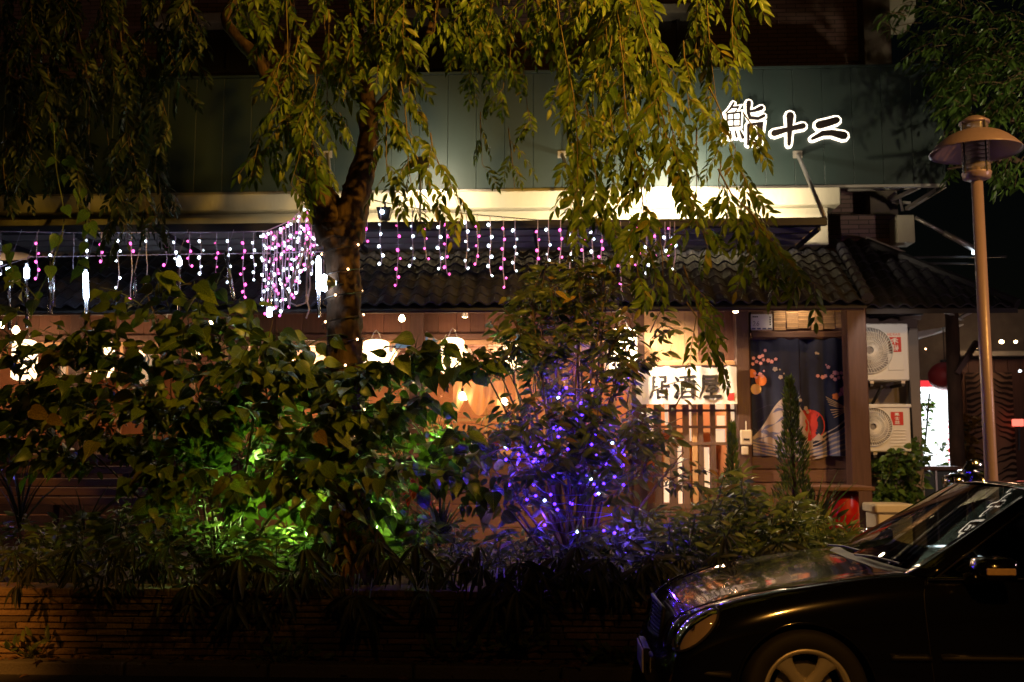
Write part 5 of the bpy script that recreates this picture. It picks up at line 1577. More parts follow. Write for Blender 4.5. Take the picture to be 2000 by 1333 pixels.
def bark_noise(p, i, k): return 1 + .07 * math.sin(k * 2.3 + i * .35) + .05 * math.sin(k * 5.1 - i * .9) + R.uniform(-.06, .06)


P = [Vector((base.x, YTR, TZ - .1))] + px_path([(684, 1010), (676, 860), (673, 700), (672, 600), (668, 500), (664, 440)], YTR)
pts, rr = smooth_path(P, [.24, .17, .15, .14, .13, .135, .17], 12)
tr = MB().tube(pts, rr, 22, rn=bark_noise).build('trunk', 'bark', tree, smooth=True)
for path, rs in (([(655, 470), (632, 400), (612, 350), (590, 290), (565, 230), (538, 180), (505, 120), (460, 70), (441, 36), (460, -10), (470, -60)], [.15, .13, .105, .09, .075, .07, .06, .045, .04, .03, .02]),
                 ([(672, 470), (690, 400), (704, 350), (716, 300), (720, 240), (716, 180), (706, 110), (700, 20), (690, -60)], [.15, .125, .105, .09, .075, .06, .05, .04, .03]),
                 ([(718, 250), (745, 205), (795, 150), (830, 90), (850, 10), (860, -60)], [.055, .045, .035, .03, .025, .02]),
                 ([(700, 60), (760, 10), (900, -60), (1100, -110), (1300, -90)], [.05, .04, .035, .03, .02]),
                 ([(590, 290), (560, 250), (550, 180), (560, 90), (575, -20)], [.04, .035, .03, .025, .02])):
    P = px_path(path, YTR)
    pts, rr = smooth_path(P, rs, 8)
    MB().tube(pts, rr, 14, rn=bark_noise).build('limb', 'bark', tree, smooth=True)
L = Leaves(); tw = MB()


def hang(lst, Y, dy=.35, size=.105, step=.08, length=.28, pairs=6, spread=.8, jx=16, skip=0):
    for (x0, y0, x1, y1) in lst:
        yy = Y + R.uniform(-dy, dy)
        strand(L, tw, at(x0 + R.uniform(-jx, jx), y0, yy + .1), at(x1 + R.uniform(-6, 6), y1, yy), step=step, length=length, pairs=pairs, size=size, spread=spread, skip=skip)


hang([(580, 60, 492, 345), (600, 120, 520, 320), (610, 150, 570, 360), (620, 140, 612, 340), (600, 40, 560, 240), (650, 20, 640, 230), (690, 80, 672, 220), (560, -40, 560, 120), (500, -50, 520, 90), (640, -60, 640, 120),
      (730, -40, 742, 150), (600, 200, 590, 350), (540, 110, 540, 215)], 7.4, size=.10, skip=.28)
hang([(760, 60, 770, 230), (740, 200, 765, 380), (790, 160, 812, 400), (790, 240, 850, 395), (830, 260, 905, 418), (800, 100, 800, 260), (780, -50, 790, 110), (850, -60, 850, 60), (940, -60, 950, 70), (910, -50, 905, 80), (860, -60, 930, 60)], 7.3, size=.10, skip=.2)
hang([(930, -40, 925, 140), (980, -20, 985, 200), (1020, 0, 1025, 240), (960, 40, 955, 180), (1000, -60, 1000, 130), (890, 20, 910, 150), (1000, 250, 1010, 370), (940, 220, 940, 320)], 8.3, size=.09, step=.11, skip=.3)
hang([(1060, -60, 1110, 300), (1090, -60, 1135, 425), (1130, -60, 1165, 415), (1150, -20, 1190, 260), (1180, 60, 1195, 430), (1150, 200, 1175, 400), (1190, -50, 1170, 180), (1140, 280, 1125, 400)], 6.9, size=.105, step=.09, skip=.18)
hang([(1200, -60, 1225, 200), (1230, -60, 1270, 300), (1245, -60, 1290, 300), (1250, -60, 1330, 340), (1280, 180, 1345, 430), (1225, 250, 1270, 410), (1215, 60, 1245, 330), (1250, 330, 1250, 450)], 6.3, .3, size=.105, step=.088, skip=.1)
hang([(1350, -60, 1370, 120), (1380, -60, 1400, 240), (1420, -60, 1430, 140), (1400, 170, 1440, 290), (1360, 250, 1360, 400), (1395, 270, 1420, 410), (1440, 220, 1475, 290), (1340, 80, 1350, 220), (1430, 290, 1470, 400)], 6.8, size=.095, step=.10, skip=.25)
hang([(1400, 330, 1485, 470), (1430, 380, 1578, 556), (1425, 430, 1480, 520), (1470, 420, 1520, 500)], 6.4, .1, size=.105, step=.09, jx=4)
hang([(1260, 440, 1285, 560), (1330, 520, 1412, 735), (1345, 420, 1385, 480), (1230, 420, 1240, 540), (1345, 590, 1370, 680), (1290, 430, 1300, 540)], 6.7, .15, size=.095, step=.11, jx=6, skip=.2)
# dense crown above the frame edge
for _ in range(46):
    x_ = R.uniform(430, 1460); y0 = R.uniform(-330, -80); hang([(x_, y0, x_ + R.uniform(-20, 40), y0 + R.uniform(140, 280))], 7.4, .8, size=.1, step=.12)
tw.build('twigs', 'twig', tree, kind='stuff')
cr = L.build(tree, T_LANCE, 'l_tree', 'leaf', 'crown', 300)
# tiny warm lights wound round the trunk
tl_s = thing('trunk_fairy_lights', 'tiny warm fairy lights on dark wire wound round the tree trunk', 'string lights', at(672, 600, YTR))
wire = []; N_ = 150
for i in range(N_):
    f = i / N_; py = 980 - 500 * f; cx = 676 - 8 * f; r_ = .155 - .01 * f; t = f * 2 * PI * 11
    cpos = at(cx, py, YTR); wire.append(cpos + Vector((r_ * 1.1 * math.cos(t), r_ * 1.1 * math.sin(t), 0)))
wo = MB().tube(wire, .006, 4).build('wire', 'wire_dark', tl_s)
for i in range(4, N_, 5): place('bulb', bulb_me['e_warm'], wo, Matrix.Translation(wire[i] + (wire[i] - at(672, 700, YTR)).normalized() * .004))

# ---- left dark tree
LT = thing('left_tree', 'dark tree at the upper left, its leafy branches hanging in shadow', 'tree', at(-420, 1100, 9.2))
lb_ = Vector(LT.location)
MB().tube([lb_ + Vector((0, 0, -.3)), lb_ + Vector((.05, 0, 2)), lb_ + Vector((.3, 0, 4)), lb_ + Vector((.9, -.2, 6)), lb_ + Vector((1.6, -.3, 7))], [.2, .16, .13, .09, .05], 14, rn=bark_noise).build('trunk', 'bark', LT, smooth=True)
MB().tube([lb_ + Vector((.3, 0, 4)), at(-60, -60, 9), at(200, -120, 8.8), at(360, -100, 8.6)], [.09, .07, .05, .03], 10, rn=bark_noise).build('limb', 'bark', LT, smooth=True)
L = Leaves(); tw = MB()
hang([(10, -60, 20, 200), (40, 60, 35, 370), (80, -40, 95, 250), (110, 100, 120, 330), (150, -50, 160, 200), (170, 120, 180, 350), (210, -50, 225, 180), (230, 60, 255, 330), (250, 180, 285, 440), (270, -60, 290, 160), (290, 250, 310, 430), (200, 250, 225, 440),
      (330, -40, 385, 130), (300, 20, 350, 170), (360, -60, 380, 60), (130, 250, 160, 400), (60, 200, 60, 330), (280, 80, 335, 250), (15, 250, 20, 390), (190, -20, 190, 200), (240, 330, 240, 470), (100, -60, 110, 120), (50, -60, 60, 120)], 8.7, .35, size=.105, step=.085)
for _ in range(14):
    x_ = R.uniform(-200, 380); y0 = R.uniform(-330, -80); hang([(x_, y0, x_ + R.uniform(-20, 40), y0 + R.uniform(140, 280))], 8.8, .6, size=.1, step=.12)
tw.build('twigs', 'twig', LT, kind='stuff')
L.build(LT, T_LANCE, 'l_tree_shaded', 'leaf', 'crown', 200)

# ---- right tree (bright leaves behind the lamp)
RT = thing('right_tree', 'tree with bright green drooping leaves at the upper right behind the park lamp', 'tree', at(2160, 1000, 10.8))
lb_ = Vector(RT.location)
MB().tube([lb_ + Vector((0, 0, -.3)), lb_ + Vector((-.05, 0, 2)), lb_ + Vector((-.1, 0, 4)), lb_ + Vector((-.3, 0, 6.2))], [.16, .13, .11, .06], 14, rn=bark_noise).build('trunk', 'bark', RT, smooth=True)
for e in (at(1900, 60, 10.5), at(1880, 180, 10.4), at(1960, 330, 10.6), at(1850, 330, 10.4)):
    s_ = lb_ + Vector((-.1, 0, 3 + R.uniform(0, 1.5))); MB().tube([s_, s_.lerp(e, .5) + Vector((0, 0, .25)), e], [.05, .03, .012], 8).build('limb', 'bark', RT, smooth=True)
L = Leaves(); tw = MB()
twigs(L, tw, [(1910, 165, 100, 55, 5), (1840, 30, 110, 45, 2.5), (1880, 105, 120, 35, 3), (1965, 90, 80, 75, 3), (1858, 180, 30, 45, .8), (1870, 240, 22, 30, .5), (1975, 205, 50, 30, 1), (1850, 325, 30, 16, .35), (1970, 330, 45, 22, .8), (1910, 238, 40, 8, .25), (2080, 150, 100, 200, 3), (1900, -90, 200, 90, 4)], 330, 10.5, .5, .12, leaves=9, tlen=.34, root=lb_ + Vector((0, 0, 4.6)), droop=.75, wid=.9)
tw.build('twigs', 'twig', RT, kind='stuff'); L.build(RT, T_LANCE, 'l_right', 'leaf', 'crown', 260)
lamp('side_light', (6.6, 7.4, 3.0), 420, (1, .86, .5), kind='SPOT', size=.1, target=at(1910, 170, 10.4), angle=44, blend=.8)  # spot added to brighten the right tree, no fixture built
lamp('side_light', (6.9, 6.6, 2.4), 110, (1, .68, .66), size=.1)

# ---- broad leaved shrub
BS = thing('broad_leaved_shrub', 'large spreading shrub with broad heart-shaped leaves in front of the lanterns', 'shrub', at(430, 1100, 8.0))
L = Leaves(); tw = MB(); root = at(440, 1000, 8.1)
BL = [(270, 640, 200, 50, 3.2), (330, 560, 130, 35, .9), (150, 720, 60, 70, 1.0), (120, 790, 115, 50, 1.7), (420, 730, 190, 95, 5), (590, 740, 130, 90, 3.4), (720, 770, 90, 70, 1.7), (840, 690, 110, 32, 1.6), (800, 780, 60, 50, .5), (870, 870, 60, 60, 1.2),
      (500, 880, 240, 90, 5), (170, 860, 160, 50, 2.0), (330, 820, 140, 70, 2.2), (640, 960, 200, 70, 2.2), (300, 980, 120, 60, .5), (760, 900, 80, 80, 1.2), (930, 900, 40, 60, .5), (840, 640, 30, 12, .08), (30, 570, 40, 30, .15), (520, 600, 60, 25, .25)]
twigs(L, tw, BL, 420, 7.9, .5, .155, leaves=6, tlen=.40, root=root, droop=.75, upw=.7, camw=.75, jit=.7, petiole=.05)
twigs(L, tw, [(20, 680, 30, 30, 1), (70, 740, 40, 30, 1), (60, 620, 60, 12, .5)], 7, 7.8, .2, .18, leaves=5, tlen=.4, root=root, droop=.6)
tw.build('twigs', 'stem_green', BS, kind='stuff')
stems('stem', BS, base=(at(430, 1100, 8.1).x, 8.1, TZ - .05), bl=BL, n=13, Yc=7.95, Yd=.3, r0=.018)
L.build(BS, T_HEART, 'l_broad', 'leaf', 'crown', 300)
# a few yellowing leaves at the far left
L = Leaves()
for (x_, y_, s_) in ((60, 800, .17), (95, 815, .13), (620, 845, .14)):
    L.add(at(x_, y_, 7.3), Vector((.7, -.2, -.6)) + rv(.3), Vector((0, -1, .3)), s_)
L.build(BS, T_HEART, 'l_yellow', 'leaf', 'crown', 10)
# vine leaves hanging below the left tree
VL = thing('hanging_vine', 'thin vine with round green leaves hanging at the left in front of the light tubes', 'vine', at(130, 330, 8.4))
L = Leaves(); tw = MB()
for path in ([(105, 240), (110, 330), (125, 430), (100, 520), (60, 600)], [(100, 300), (140, 350), (170, 430), (150, 520)], [(10, 480), (30, 540), (60, 590)]):
    P, r_ = smooth_path(px_path(path, 8.4), [.005] * len(path), 4); tw.tube(P, r_, 4)
    for q in P:
        if R.random() < .55: L.add(q + rv(.05), Vector((R.uniform(-.8, .8), -.3, -.6)), TOCAM + UP * .4 + rv(.5), R.uniform(.10, .17), 1.1)
tw.build('stem', 'stem_green', VL, kind='stuff'); L.build(VL, T_HEART, 'l_vine', 'leaf', 'foliage', 60)

# ---- fresh green undergrowth lit by a garden spot
GU = thing('lit_green_plants', 'bright green small-leaved plants lit by a garden spotlight under the broad-leaved shrub', 'plant', at(660, 1090, 8.6))
L = Leaves(); tw = MB()
GB = [(700, 980, 110, 80, 3), (560, 900, 80, 80, 2), (740, 900, 50, 80, 1.2), (460, 930, 50, 80, 1.2), (640, 830, 120, 40, 1), (850, 850, 40, 25, .5), (800, 770, 30, 12, .25), (620, 1040, 200, 20, 1)]
twigs(L, tw, GB, 210, 8.7, .35, .075, leaves=8, tlen=.3, droop=.3, wid=1.05, jit=.8)
tw.build('stem', 'stem_green', GU, kind='stuff'); L.build(GU, T_OVAL, 'l_fresh', 'leaf', 'foliage', 260)
gs = thing('garden_spotlight', 'small garden spotlight throwing green light up from the bed beneath the shrub', 'spotlight', at(705, 1065, 8.35))
for i, (gx, gy, gY, pw_) in enumerate(((706, 1070, 8.4, 300), (560, 1060, 8.45, 190), (860, 900, 8.5, 60))):
    p = at(gx, gy, gY); p.z = max(p.z, TZ + .08)
    MB().tube([p, p + Vector((.02, .05, .09))], [.035, .045], 14).build('housing', 'black', gs)
    MB().tube([p + Vector((.02, .052, .093)), p + Vector((.021, .054, .096))], .04, 14).build('lens', emit('green_lens%d' % i, (.5, 1, .25), 4), gs)
    MB().tube([p, Vector((p.x, p.y, TZ - .02))], .01, 6).build('spike', 'black', gs)
    lamp('garden_beam', p + Vector((.02, .03, .13)), pw_ * .8, (.56, 1, .26), kind='SPOT', size=.05, target=p + Vector((-.1, -1, .75)), angle=150, blend=.6)

# ---- narrow leaved bush with violet lights
NB = thing('narrow_leaved_bush', 'tall bush with small narrow leaves, glowing violet inside from fairy lights', 'bush', at(1120, 1100, 8.3))
L = Leaves(); tw = MB(); root = at(1120, 1000, 8.2)
NBL = [(1110, 560, 100, 50, 3.2), (1150, 500, 40, 40, .6), (1060, 640, 105, 55, 3), (1140, 700, 110, 70, 3.4), (1010, 700, 80, 40, 1.4), (1240, 650, 70, 60, .9), (1080, 830, 120, 90, 4), (1190, 850, 90, 120, 3.4), (1110, 960, 140, 80, 3), (980, 860, 60, 90, 1.4), (1290, 800, 60, 60, .9), (1310, 900, 60, 60, .7), (900, 690, 50, 20, .25), (1010, 960, 80, 60, 1.2)]
twigs(L, tw, NBL, 300, 7.85, .45, .115, leaves=10, tlen=.34, root=root, droop=.6, wid=1.0, upw=.6, camw=.6, jit=.7)
tw.build('twigs', 'twig', NB, kind='stuff')
stems('stem', NB, base=(at(1120, 1100, 8.3).x, 8.3, TZ - .05), bl=NBL, n=34, Yc=7.95, Yd=.35, r0=.02)
L.build(NB, T_LANCE, 'l_small', 'leaf', 'crown', 300)
vf = thing('violet_fairy_lights', 'violet and cold white fairy lights strung through the narrow-leaved bush', 'string lights', at(1110, 900, 7.7))
pts_ = []
for k in range(80):
    px, py, h_ = in_blob([(1100, 900, 120, 90, 3), (1180, 920, 50, 60, 1.2), (1120, 800, 80, 60, 2), (1060, 960, 70, 40, .8), (1120, 1040, 110, 20, .3), (1200, 1020, 30, 40, .3)])
    pts_.append((px, py, 7.55 + R.uniform(0, .55)))
pts_.sort(key=lambda q: (int(q[1] / 22), q[0] * (1 if int(q[1] / 22) % 2 else -1)))
wp = [at(*q) for q in pts_]
P, r_ = smooth_path(wp, [.0035] * len(wp), 3)
wv = MB().tube(P, r_, 4).build('wire', 'wire_violet', vf)
for i, p in enumerate(wp): place('bulb', bulb_me['e_violet' if i % 7 else 'e_blue'], wv, Matrix.Translation(p + TOCAM * .01))
vw = MB()
vw.tube([at(a_, b_, 7.6) for a_, b_ in ((1195, 890), (1225, 930), (1228, 960), (1212, 985), (1200, 1000))], .005, 5)
for k in range(14):
    x_, y_, _h = in_blob([(1110, 870, 130, 110, 1)]); q = at(x_, y_, 7.6 + R.uniform(0, .4)); vw.tube([q, q + rv(.08), q + rv(.15), q + rv(.22)], .004, 4)
vw.build('loose_wire', 'wire_violet', vf, kind='stuff')
for (x_, y_, p_) in ((1050, 880, 9), (1150, 930, 8), (1120, 800, 6), (1190, 850, 6), (1060, 1010, 4), (1225, 1030, 7), (985, 910, 6), (1230, 740, 4), (1090, 720, 4), (960, 1010, 3)):
    lamp('violet_glow', at(x_, y_, 8.0), p_ * 1.35, (.085, .03, 1), size=.03)
lamp('blue_glow_left', at(30, 930, 8.6), 2.5, (.15, .12, 1), size=.05)
# caged bush wire hoops
ch = MB()
for k in range(9):
    y_ = 822 + k * 14; ch.tube([at(1245 + 8 * i, y_ + 5 * math.sin(i + k), 9.2 + .1 * math.sin(i)) for i in range(12)], .0035, 4)
tag(ch.build('wire_trellis', 'wire_dark'), 'sagging dark wire trellis in front of the lattice door', 'trellis')

# ---- conifers
for (cx, y0, y1, wpx, Yt, lab) in ((1430, 832, 1010, 56, 9.3, 'small dark conical conifer by the doorbell post, left of the taller one'), (1556, 742, 1040, 96, 9.2, 'tall narrow conifer standing in front of the navy curtain')):
    b0 = at(cx, y1, Yt); top_ = at(cx - 14 if cx > 1500 else cx, y0, Yt); b0.z = TZ
    t = thing('conifer', lab, 'conifer', b0, 'conifers by the door')
    MB().tube([b0, b0.lerp(top_, .6), top_], [.03, .018, .004], 8).build('trunk', 'bark', t)
    L = Leaves(); H = (top_ - b0).length; W = wpx / F * Yt / 2
    for k in range(2600 if cx > 1500 else 1300):
        f = R.random() ** .8; env = W * min(1, (1 - f) * 1.5 + .05) * (.75 + .35 * math.sin(f * 23 + R.uniform(-.5, .5)) * .5)
        a_ = R.uniform(0, 2 * PI); rr_ = env * math.sqrt(R.uniform(.15, 1.15))
        p = b0.lerp(top_, f) + Vector((math.cos(a_) * rr_, math.sin(a_) * rr_, 0))
        L.add(p, Vector((math.cos(a_) * .55, math.sin(a_) * .55, 1)) + rv(.25), rv(1) + TOCAM * .5, R.uniform(.04, .075), .8)
    L.build(t, T_SPRAY, 'l_conifer', 'leaf', 'crown', 0)

# ---- ground cover
L = Leaves(); tw = MB()
twigs(L, tw, [(1350, 1050, 170, 40, 4), (1480, 1020, 120, 45, 3), (1210, 1085, 140, 35, 3), (1590, 1050, 80, 28, 1.6), (1420, 970, 60, 40, .8), (1560, 1075, 130, 14, 1.5), (1400, 1095, 140, 20, 2.5), (1020, 1080, 150, 30, 2), (1640, 1075, 40, 10, .4)], 560, 8.3, .75, .125, leaves=8, tlen=.26, droop=.35, wid=.8, jit=.8)
twigs(L, tw, [(760, 1060, 180, 30, 2), (520, 1065, 160, 28, 2), (250, 1045, 150, 40, 2), (80, 1060, 120, 40, 1.6), (200, 1100, 240, 22, 2.0), (560, 1105, 240, 20, 1.6), (950, 1105, 200, 20, 1.4), (350, 990, 100, 30, .6)], 400, 8.2, .6, .12, leaves=8, tlen=.26, droop=.35, wid=.9, jit=.8)
gc_ = MB()
o = L.build(thing('ground_cover', 'dense low green ground cover filling the planter between shrubs and car', 'ground cover', (0, 8.2, TZ)), T_LANCE, 'l_cover', 'leaf', 'foliage', 0)
o.parent['kind'] = 'stuff'
tw.build('stem', 'stem_green', o.parent, kind='stuff')

# grass tufts / strap-leaved plants


def straps(name, label, cx, py, Yt, n, ln, m, lean=.5, wid=.5, fam=None, col='plant'):
    b0 = at(cx, py, Yt)
    t = thing(name, label, col, b0, fam)
    me = tmesh('leaf', T_SLIM, m)
    for k in range(n):
        a_ = R.uniform(0, 2 * PI); e = R.uniform(.15, 1) * lean
        d = Vector((math.cos(a_) * e, math.sin(a_) * e * .8, 1)).normalized(); nn = (Vector((-math.cos(a_), -math.sin(a_), .4 + R.uniform(-.2, .2))) * -1)
        x_ = d.cross(nn).normalized(); nn = x_.cross(d); s_ = ln * R.uniform(.6, 1.1); w_ = wid
        mt = Matrix(((x_.x * s_ * w_, d.x * s_, -nn.x * s_, b0.x), (x_.y * s_ * w_, d.y * s_, -nn.y * s_, b0.y), (x_.z * s_ * w_, d.z * s_, -nn.z * s_, b0.z), (0, 0, 0, 1)))
        place('leaf', me, t, mt)
    return t


straps('strap_leaved_plant', 'blue-lit rosette of long strap leaves at the foot of the narrow-leaved bush', 1236, 1075, 8.4, 38, .42, 'l_cover', 1.1, .55)
straps('strap_leaved_plant', 'dim rosette of long strap leaves below the red bracts, left of the bush', 862, 1060, 8.2, 26, .42, 'l_palm', 1.0, .5)
straps('grass_tuft', 'tall upright grass blades beside the tall conifer and the red drum', 1592, 1065, 8.9, 26, .62, 'l_cover', .45, .18, col='grass')
straps('grass_tuft', 'bright short grass tuft in front of the red drum', 1640, 1085, 8.7, 22, .42, 'l_cover', .8, .22, col='grass')
straps('grass_tuft', 'thin tall grass blades at the far left before the bench', 38, 1040, 8.5, 16, .75, 'l_palm', .45, .12, col='grass')
straps('grass_tuft', 'slender grass blades between bench and shrub at the left', 165, 1050, 8.3, 14, .5, 'l_palm', .6, .14, col='grass')

# red bracts
RP = thing('red_leaved_plant', 'plant with red bracts low between the green-lit leaves and the violet bush', 'plant', at(825, 1040, 8.8))
L = Leaves(); tw = MB()
twigs(L, tw, [(822, 945, 24, 16, 2), (838, 985, 20, 16, 1), (810, 1000, 12, 8, .3)], 8, 8.7, .15, .10, leaves=7, tlen=.14, droop=.4, wid=.9)
for x_ in (815, 830, 845): tw.tube([at(x_, 1060, 8.8), at(x_, 960, 8.75)], .006, 5)
tw.build('stems', 'stem_green', RP, kind='stuff'); L.build(RP, T_OVAL, 'l_red', 'leaf', 'bracts', 70)

# drooping whorled plants over the wall
groups = [('whorled umbrella plant spilling over the wall at the far left, above the lit bricks', [(75, 1095), (40, 1110), (150, 1100)], .2),
          ('dim umbrella plant hanging over the wall below the left shrub', [(330, 1105), (375, 1135), (300, 1080), (350, 1160)], .2),
          ('umbrella plant with long leaves pointing down left of the trunk base', [(470, 1085), (520, 1110), (560, 1135), (500, 1160)], .27),
          ('umbrella plant hanging low directly below the tree trunk', [(610, 1095), (650, 1120), (690, 1160), (640, 1170), (712, 1195)], .27),
          ('umbrella plant right of the trunk base with upright and hanging whorls', [(760, 1085), (815, 1060), (840, 1120), (870, 1140)], .26),
          ('umbrella plant drooping deepest over the middle of the wall', [(940, 1105), (905, 1090), (965, 1165), (985, 1130)], .28),
          ('umbrella plant below the violet bush with fanned olive leaves', [(1040, 1100), (1090, 1085), (1120, 1110), (1060, 1140)], .26),
          ('umbrella plant with a wide fan of leaves left of the car bonnet', [(1180, 1105), (1210, 1130), (1160, 1130), (1250, 1110)], .27),
          ('umbrella plant just above the car grille', [(1290, 1095), (1330, 1085), (1265, 1085)], .24),
          ('small dim umbrella plant between the tree base and the far left clump', [(230, 1100), (205, 1115)], .18),
          ('umbrella plant whorls at bonnet height behind the car', [(1400, 1080), (1450, 1075), (1500, 1070)], .2)]
lm = tmesh('leaf', T_LANCE, 'l_palm')
for lab, cs, sz in groups:
    t = thing('umbrella_plant', lab, 'plant', at(cs[0][0], 1060, 7.7), 'umbrella plants along the planter edge'); tw = MB()
    cs = cs + [(c_[0] + R.uniform(-45, 45), c_[1] + R.uniform(-35, 45)) for c_ in cs + cs]
    for (x_, y_) in cs:
        Yw = 7.3 - R.uniform(-.15, .22); c = at(x_, y_, Yw); b0 = at(x_ + R.uniform(-20, 20), 1075, 7.75); b0.z = TZ
        mid = b0.lerp(c, .5) + Vector((0, 0, .12)); tw.tube([b0, mid, c], [.009, .007, .005], 5)
        n = R.randint(6, 9); a0 = R.uniform(0, 6); tl_w = R.uniform(.5, 1.1)
        for k in range(n):
            a_ = a0 + 2 * PI * k / n; d = Vector((math.cos(a_) * .75 * tl_w, -.3 + .5 * math.sin(a_), -.75 + .6 * math.sin(a_))) + rv(.3)
            nn = TOCAM * .7 + UP * .6 + rv(.3); d.normalize(); x__ = d.cross(nn).normalized(); nn = x__.cross(d); s_ = sz * R.uniform(.5, 1.1) * tl_w ** .5; w_ = R.uniform(.42, .6)
            place('leaf', lm, t, Matrix(((x__.x * s_ * w_, d.x * s_, nn.x * s_, c.x + d.x * .03), (x__.y * s_ * w_, d.y * s_, nn.y * s_, c.y + d.y * .03), (x__.z * s_ * w_, d.z * s_, nn.z * s_, c.z + d.z * .03), (0, 0, 0, 1))))
    tw.build('stem', 'stem_green', t, kind='stuff')

# dried fronds round the tree foot
L = Leaves()
for k in range(60):
    x_ = R.uniform(620, 745); L.add(at(x_, 1010 + R.uniform(-60, 90) + abs(x_ - 690) * .3, 7.7 + R.uniform(-.1, .1)), Vector((R.uniform(-.3, .5), -.1, -1)), TOCAM + rv(.6), R.uniform(.08, .16), .7)
df = thing('dried_fronds', 'withered brown leaves hanging round the foot of the tree', 'dead leaves', at(690, 1050, 7.7)); L.build(df, T_LANCE, 'l_dry', 'leaf', 'leaves', 60)
# litter and weeds along the kerb
L = Leaves()
for k in range(420):
    x_ = R.uniform(-4.4, 2.6); y_ = 7.29 - abs(R.gauss(0, .09)); L.add(Vector((x_, y_, .075 + R.uniform(0, .02))) if y_ > 7.1 else Vector((x_, y_, .012)), Vector((R.uniform(-1, 1), R.uniform(-1, 1), R.uniform(0, .25))), UP + rv(.5), R.uniform(.04, .09))
fl_ = L.build(None, T_OVAL, 'l_dry', 'leaf', 'leaf_litter', 0); fl_['label'] = 'fallen dry leaves littering the kerb along the planter wall'; fl_['category'] = 'leaf litter'
for (x_, y_, n_, lab) in ((1010, 1262, 46, 'weed clump growing from the wall foot below the violet bush'), (560, 1290, 34, 'weed clump at the kerb below the tree trunk'), (1190, 1285, 30, 'weed clump at the wall foot just left of the car bumper'), (60, 1270, 20, 'weed with pale leaves at the wall foot, far left'), (880, 1280, 14, 'small weed at the kerb left of the larger clump')):
    t = thing('weed_clump', lab, 'weed', at(x_, y_ + 18, 7.24), 'weeds at the wall foot'); L = Leaves(); tw = MB(); b0 = Vector(t.location)
    for k in range(n_):
        d = Vector((R.uniform(-1, 1), R.uniform(-.7, .1), R.uniform(.4, 1.2))).normalized(); ln = R.uniform(.06, .2)
        q = b0 + Vector((R.uniform(-.12, .12), 0, 0)) + d * ln
        tw.tube([b0 + Vector((R.uniform(-.05, .05), 0, 0)), q], .003, 3); L.add(q, d + rv(.6) + DN * .3, TOCAM + UP * .5 + rv(.4), R.uniform(.05, .09), .9)
    tw.build('stem', 'stem_green', t, kind='stuff'); L.build(t, T_OVAL, 'l_cover', 'leaf', 'foliage', 50)

# climbers by the side wall
CV = thing('climbing_vine', 'bright green vine climbing the grey side wall and over the white light box', 'vine', at(1745, 990, 11.1))
L = Leaves(); tw = MB()
twigs(L, tw, [(1740, 930, 40, 45, 4), (1725, 970, 30, 30, 2), (1790, 905, 22, 50, 1.6), (1780, 960, 20, 30, 1)], 75, 11.0, .12, .085, leaves=7, tlen=.22, droop=.5, wid=1.05, jit=.8)
twigs(L, tw, [(1812, 790, 8, 26, 1), (1818, 835, 16, 25, 1), (1835, 880, 24, 18, .9), (1815, 900, 14, 14, .8), (1850, 912, 14, 6, .4)], 16, 12.7, .1, .085, leaves=5, tlen=.18, droop=.4, wid=1.0)
tw.tube([at(1740, 1000, 11.1), at(1790, 930, 11.2), at(1806, 880, 12.5), at(1815, 770, 12.7)], .012, 5)
tw.build('stem', 'stem_green', CV, kind='stuff'); L.build(CV, T_HEART, 'l_vine', 'leaf', 'foliage', 290)
YP_ = thing('yellow_leaved_plant', 'dim yellow-leaved plant between the dark pole and the zebra cloth', 'plant', at(1885, 940, 14.5))
L = Leaves(); tw = MB(); twigs(L, tw, [(1884, 830, 12, 28, 2), (1886, 880, 10, 30, 1)], 22, 14.4, .12, .11, leaves=6, tlen=.22, droop=.5)
tw.tube([at(1885, 960, 14.5), at(1885, 830, 14.4)], .02, 6); tw.build('stem', 'stem_green', YP_, kind='stuff'); L.build(YP_, T_HEART, 'l_yellow', 'leaf', 'foliage', 120)
lamp('far_shop_light', at(1930, 650, 15.0), 9, (1, .6, .34), size=.1)
# ================================================================== THE CAR
YN_ = 5.42
wc = at(1577, 1327, YN_ - .02); u_w = .80
car_x = wc.x - u_w; CY = YN_ + .84
car = thing('parked_car', 'glossy black sedan parked at the kerb facing left, violet lights mirrored on its bonnet', 'car', (car_x + 2.2, CY, 0))


def C(u, w, z): return Vector((car_x + u, CY - w, z))      # w>0 = near side


ST = [  # u, top, halfwidth, shoulder z
    (0.045, .40, .50, .34), (.07, .445, .64, .395), (.115, .475, .73, .43), (.145, .585, .755, .50), (.19, .675, .785, .585), (.33, .735, .825, .685), (.52, .785, .85, .755), (.80, .832, .86, .81), (1.05, .885, .865, .845),
    (1.28, .925, .866, .875), (1.7, .93, .868, .89), (2.3, .94, .87, .90), (2.9, .955, .87, .91), (3.4, .97, .868, .915), (3.75, .98, .86, .92), (4.15, .975, .84, .915), (4.4, .93, .80, .87), (4.5, .70, .72, .62), (4.52, .42, .66, .36)]
SEC = [(0, 'T', 0), (.36, 'T', -.004), (.64, 'T', -.02), (.82, 'S', .035), (.93, 'S', -.005), (.985, 'S', -.08), (1.0, 'A', .62), (1.0, 'A', .44), (.985, 'A', .28), (.94, 'A', .17)]


def sec_pt(s, k, sg):
    u, T, W, S = s; f, typ, o = SEC[k]
    if typ == 'T': z = T + o
    elif typ == 'S': z = S + o
    else:
        z = o
        if S - .08 < .66: z = .17 + (o - .17) * (S - .10 - .17) / (.66 - .17)
    return C(u + (.0), sg * W * f, z)


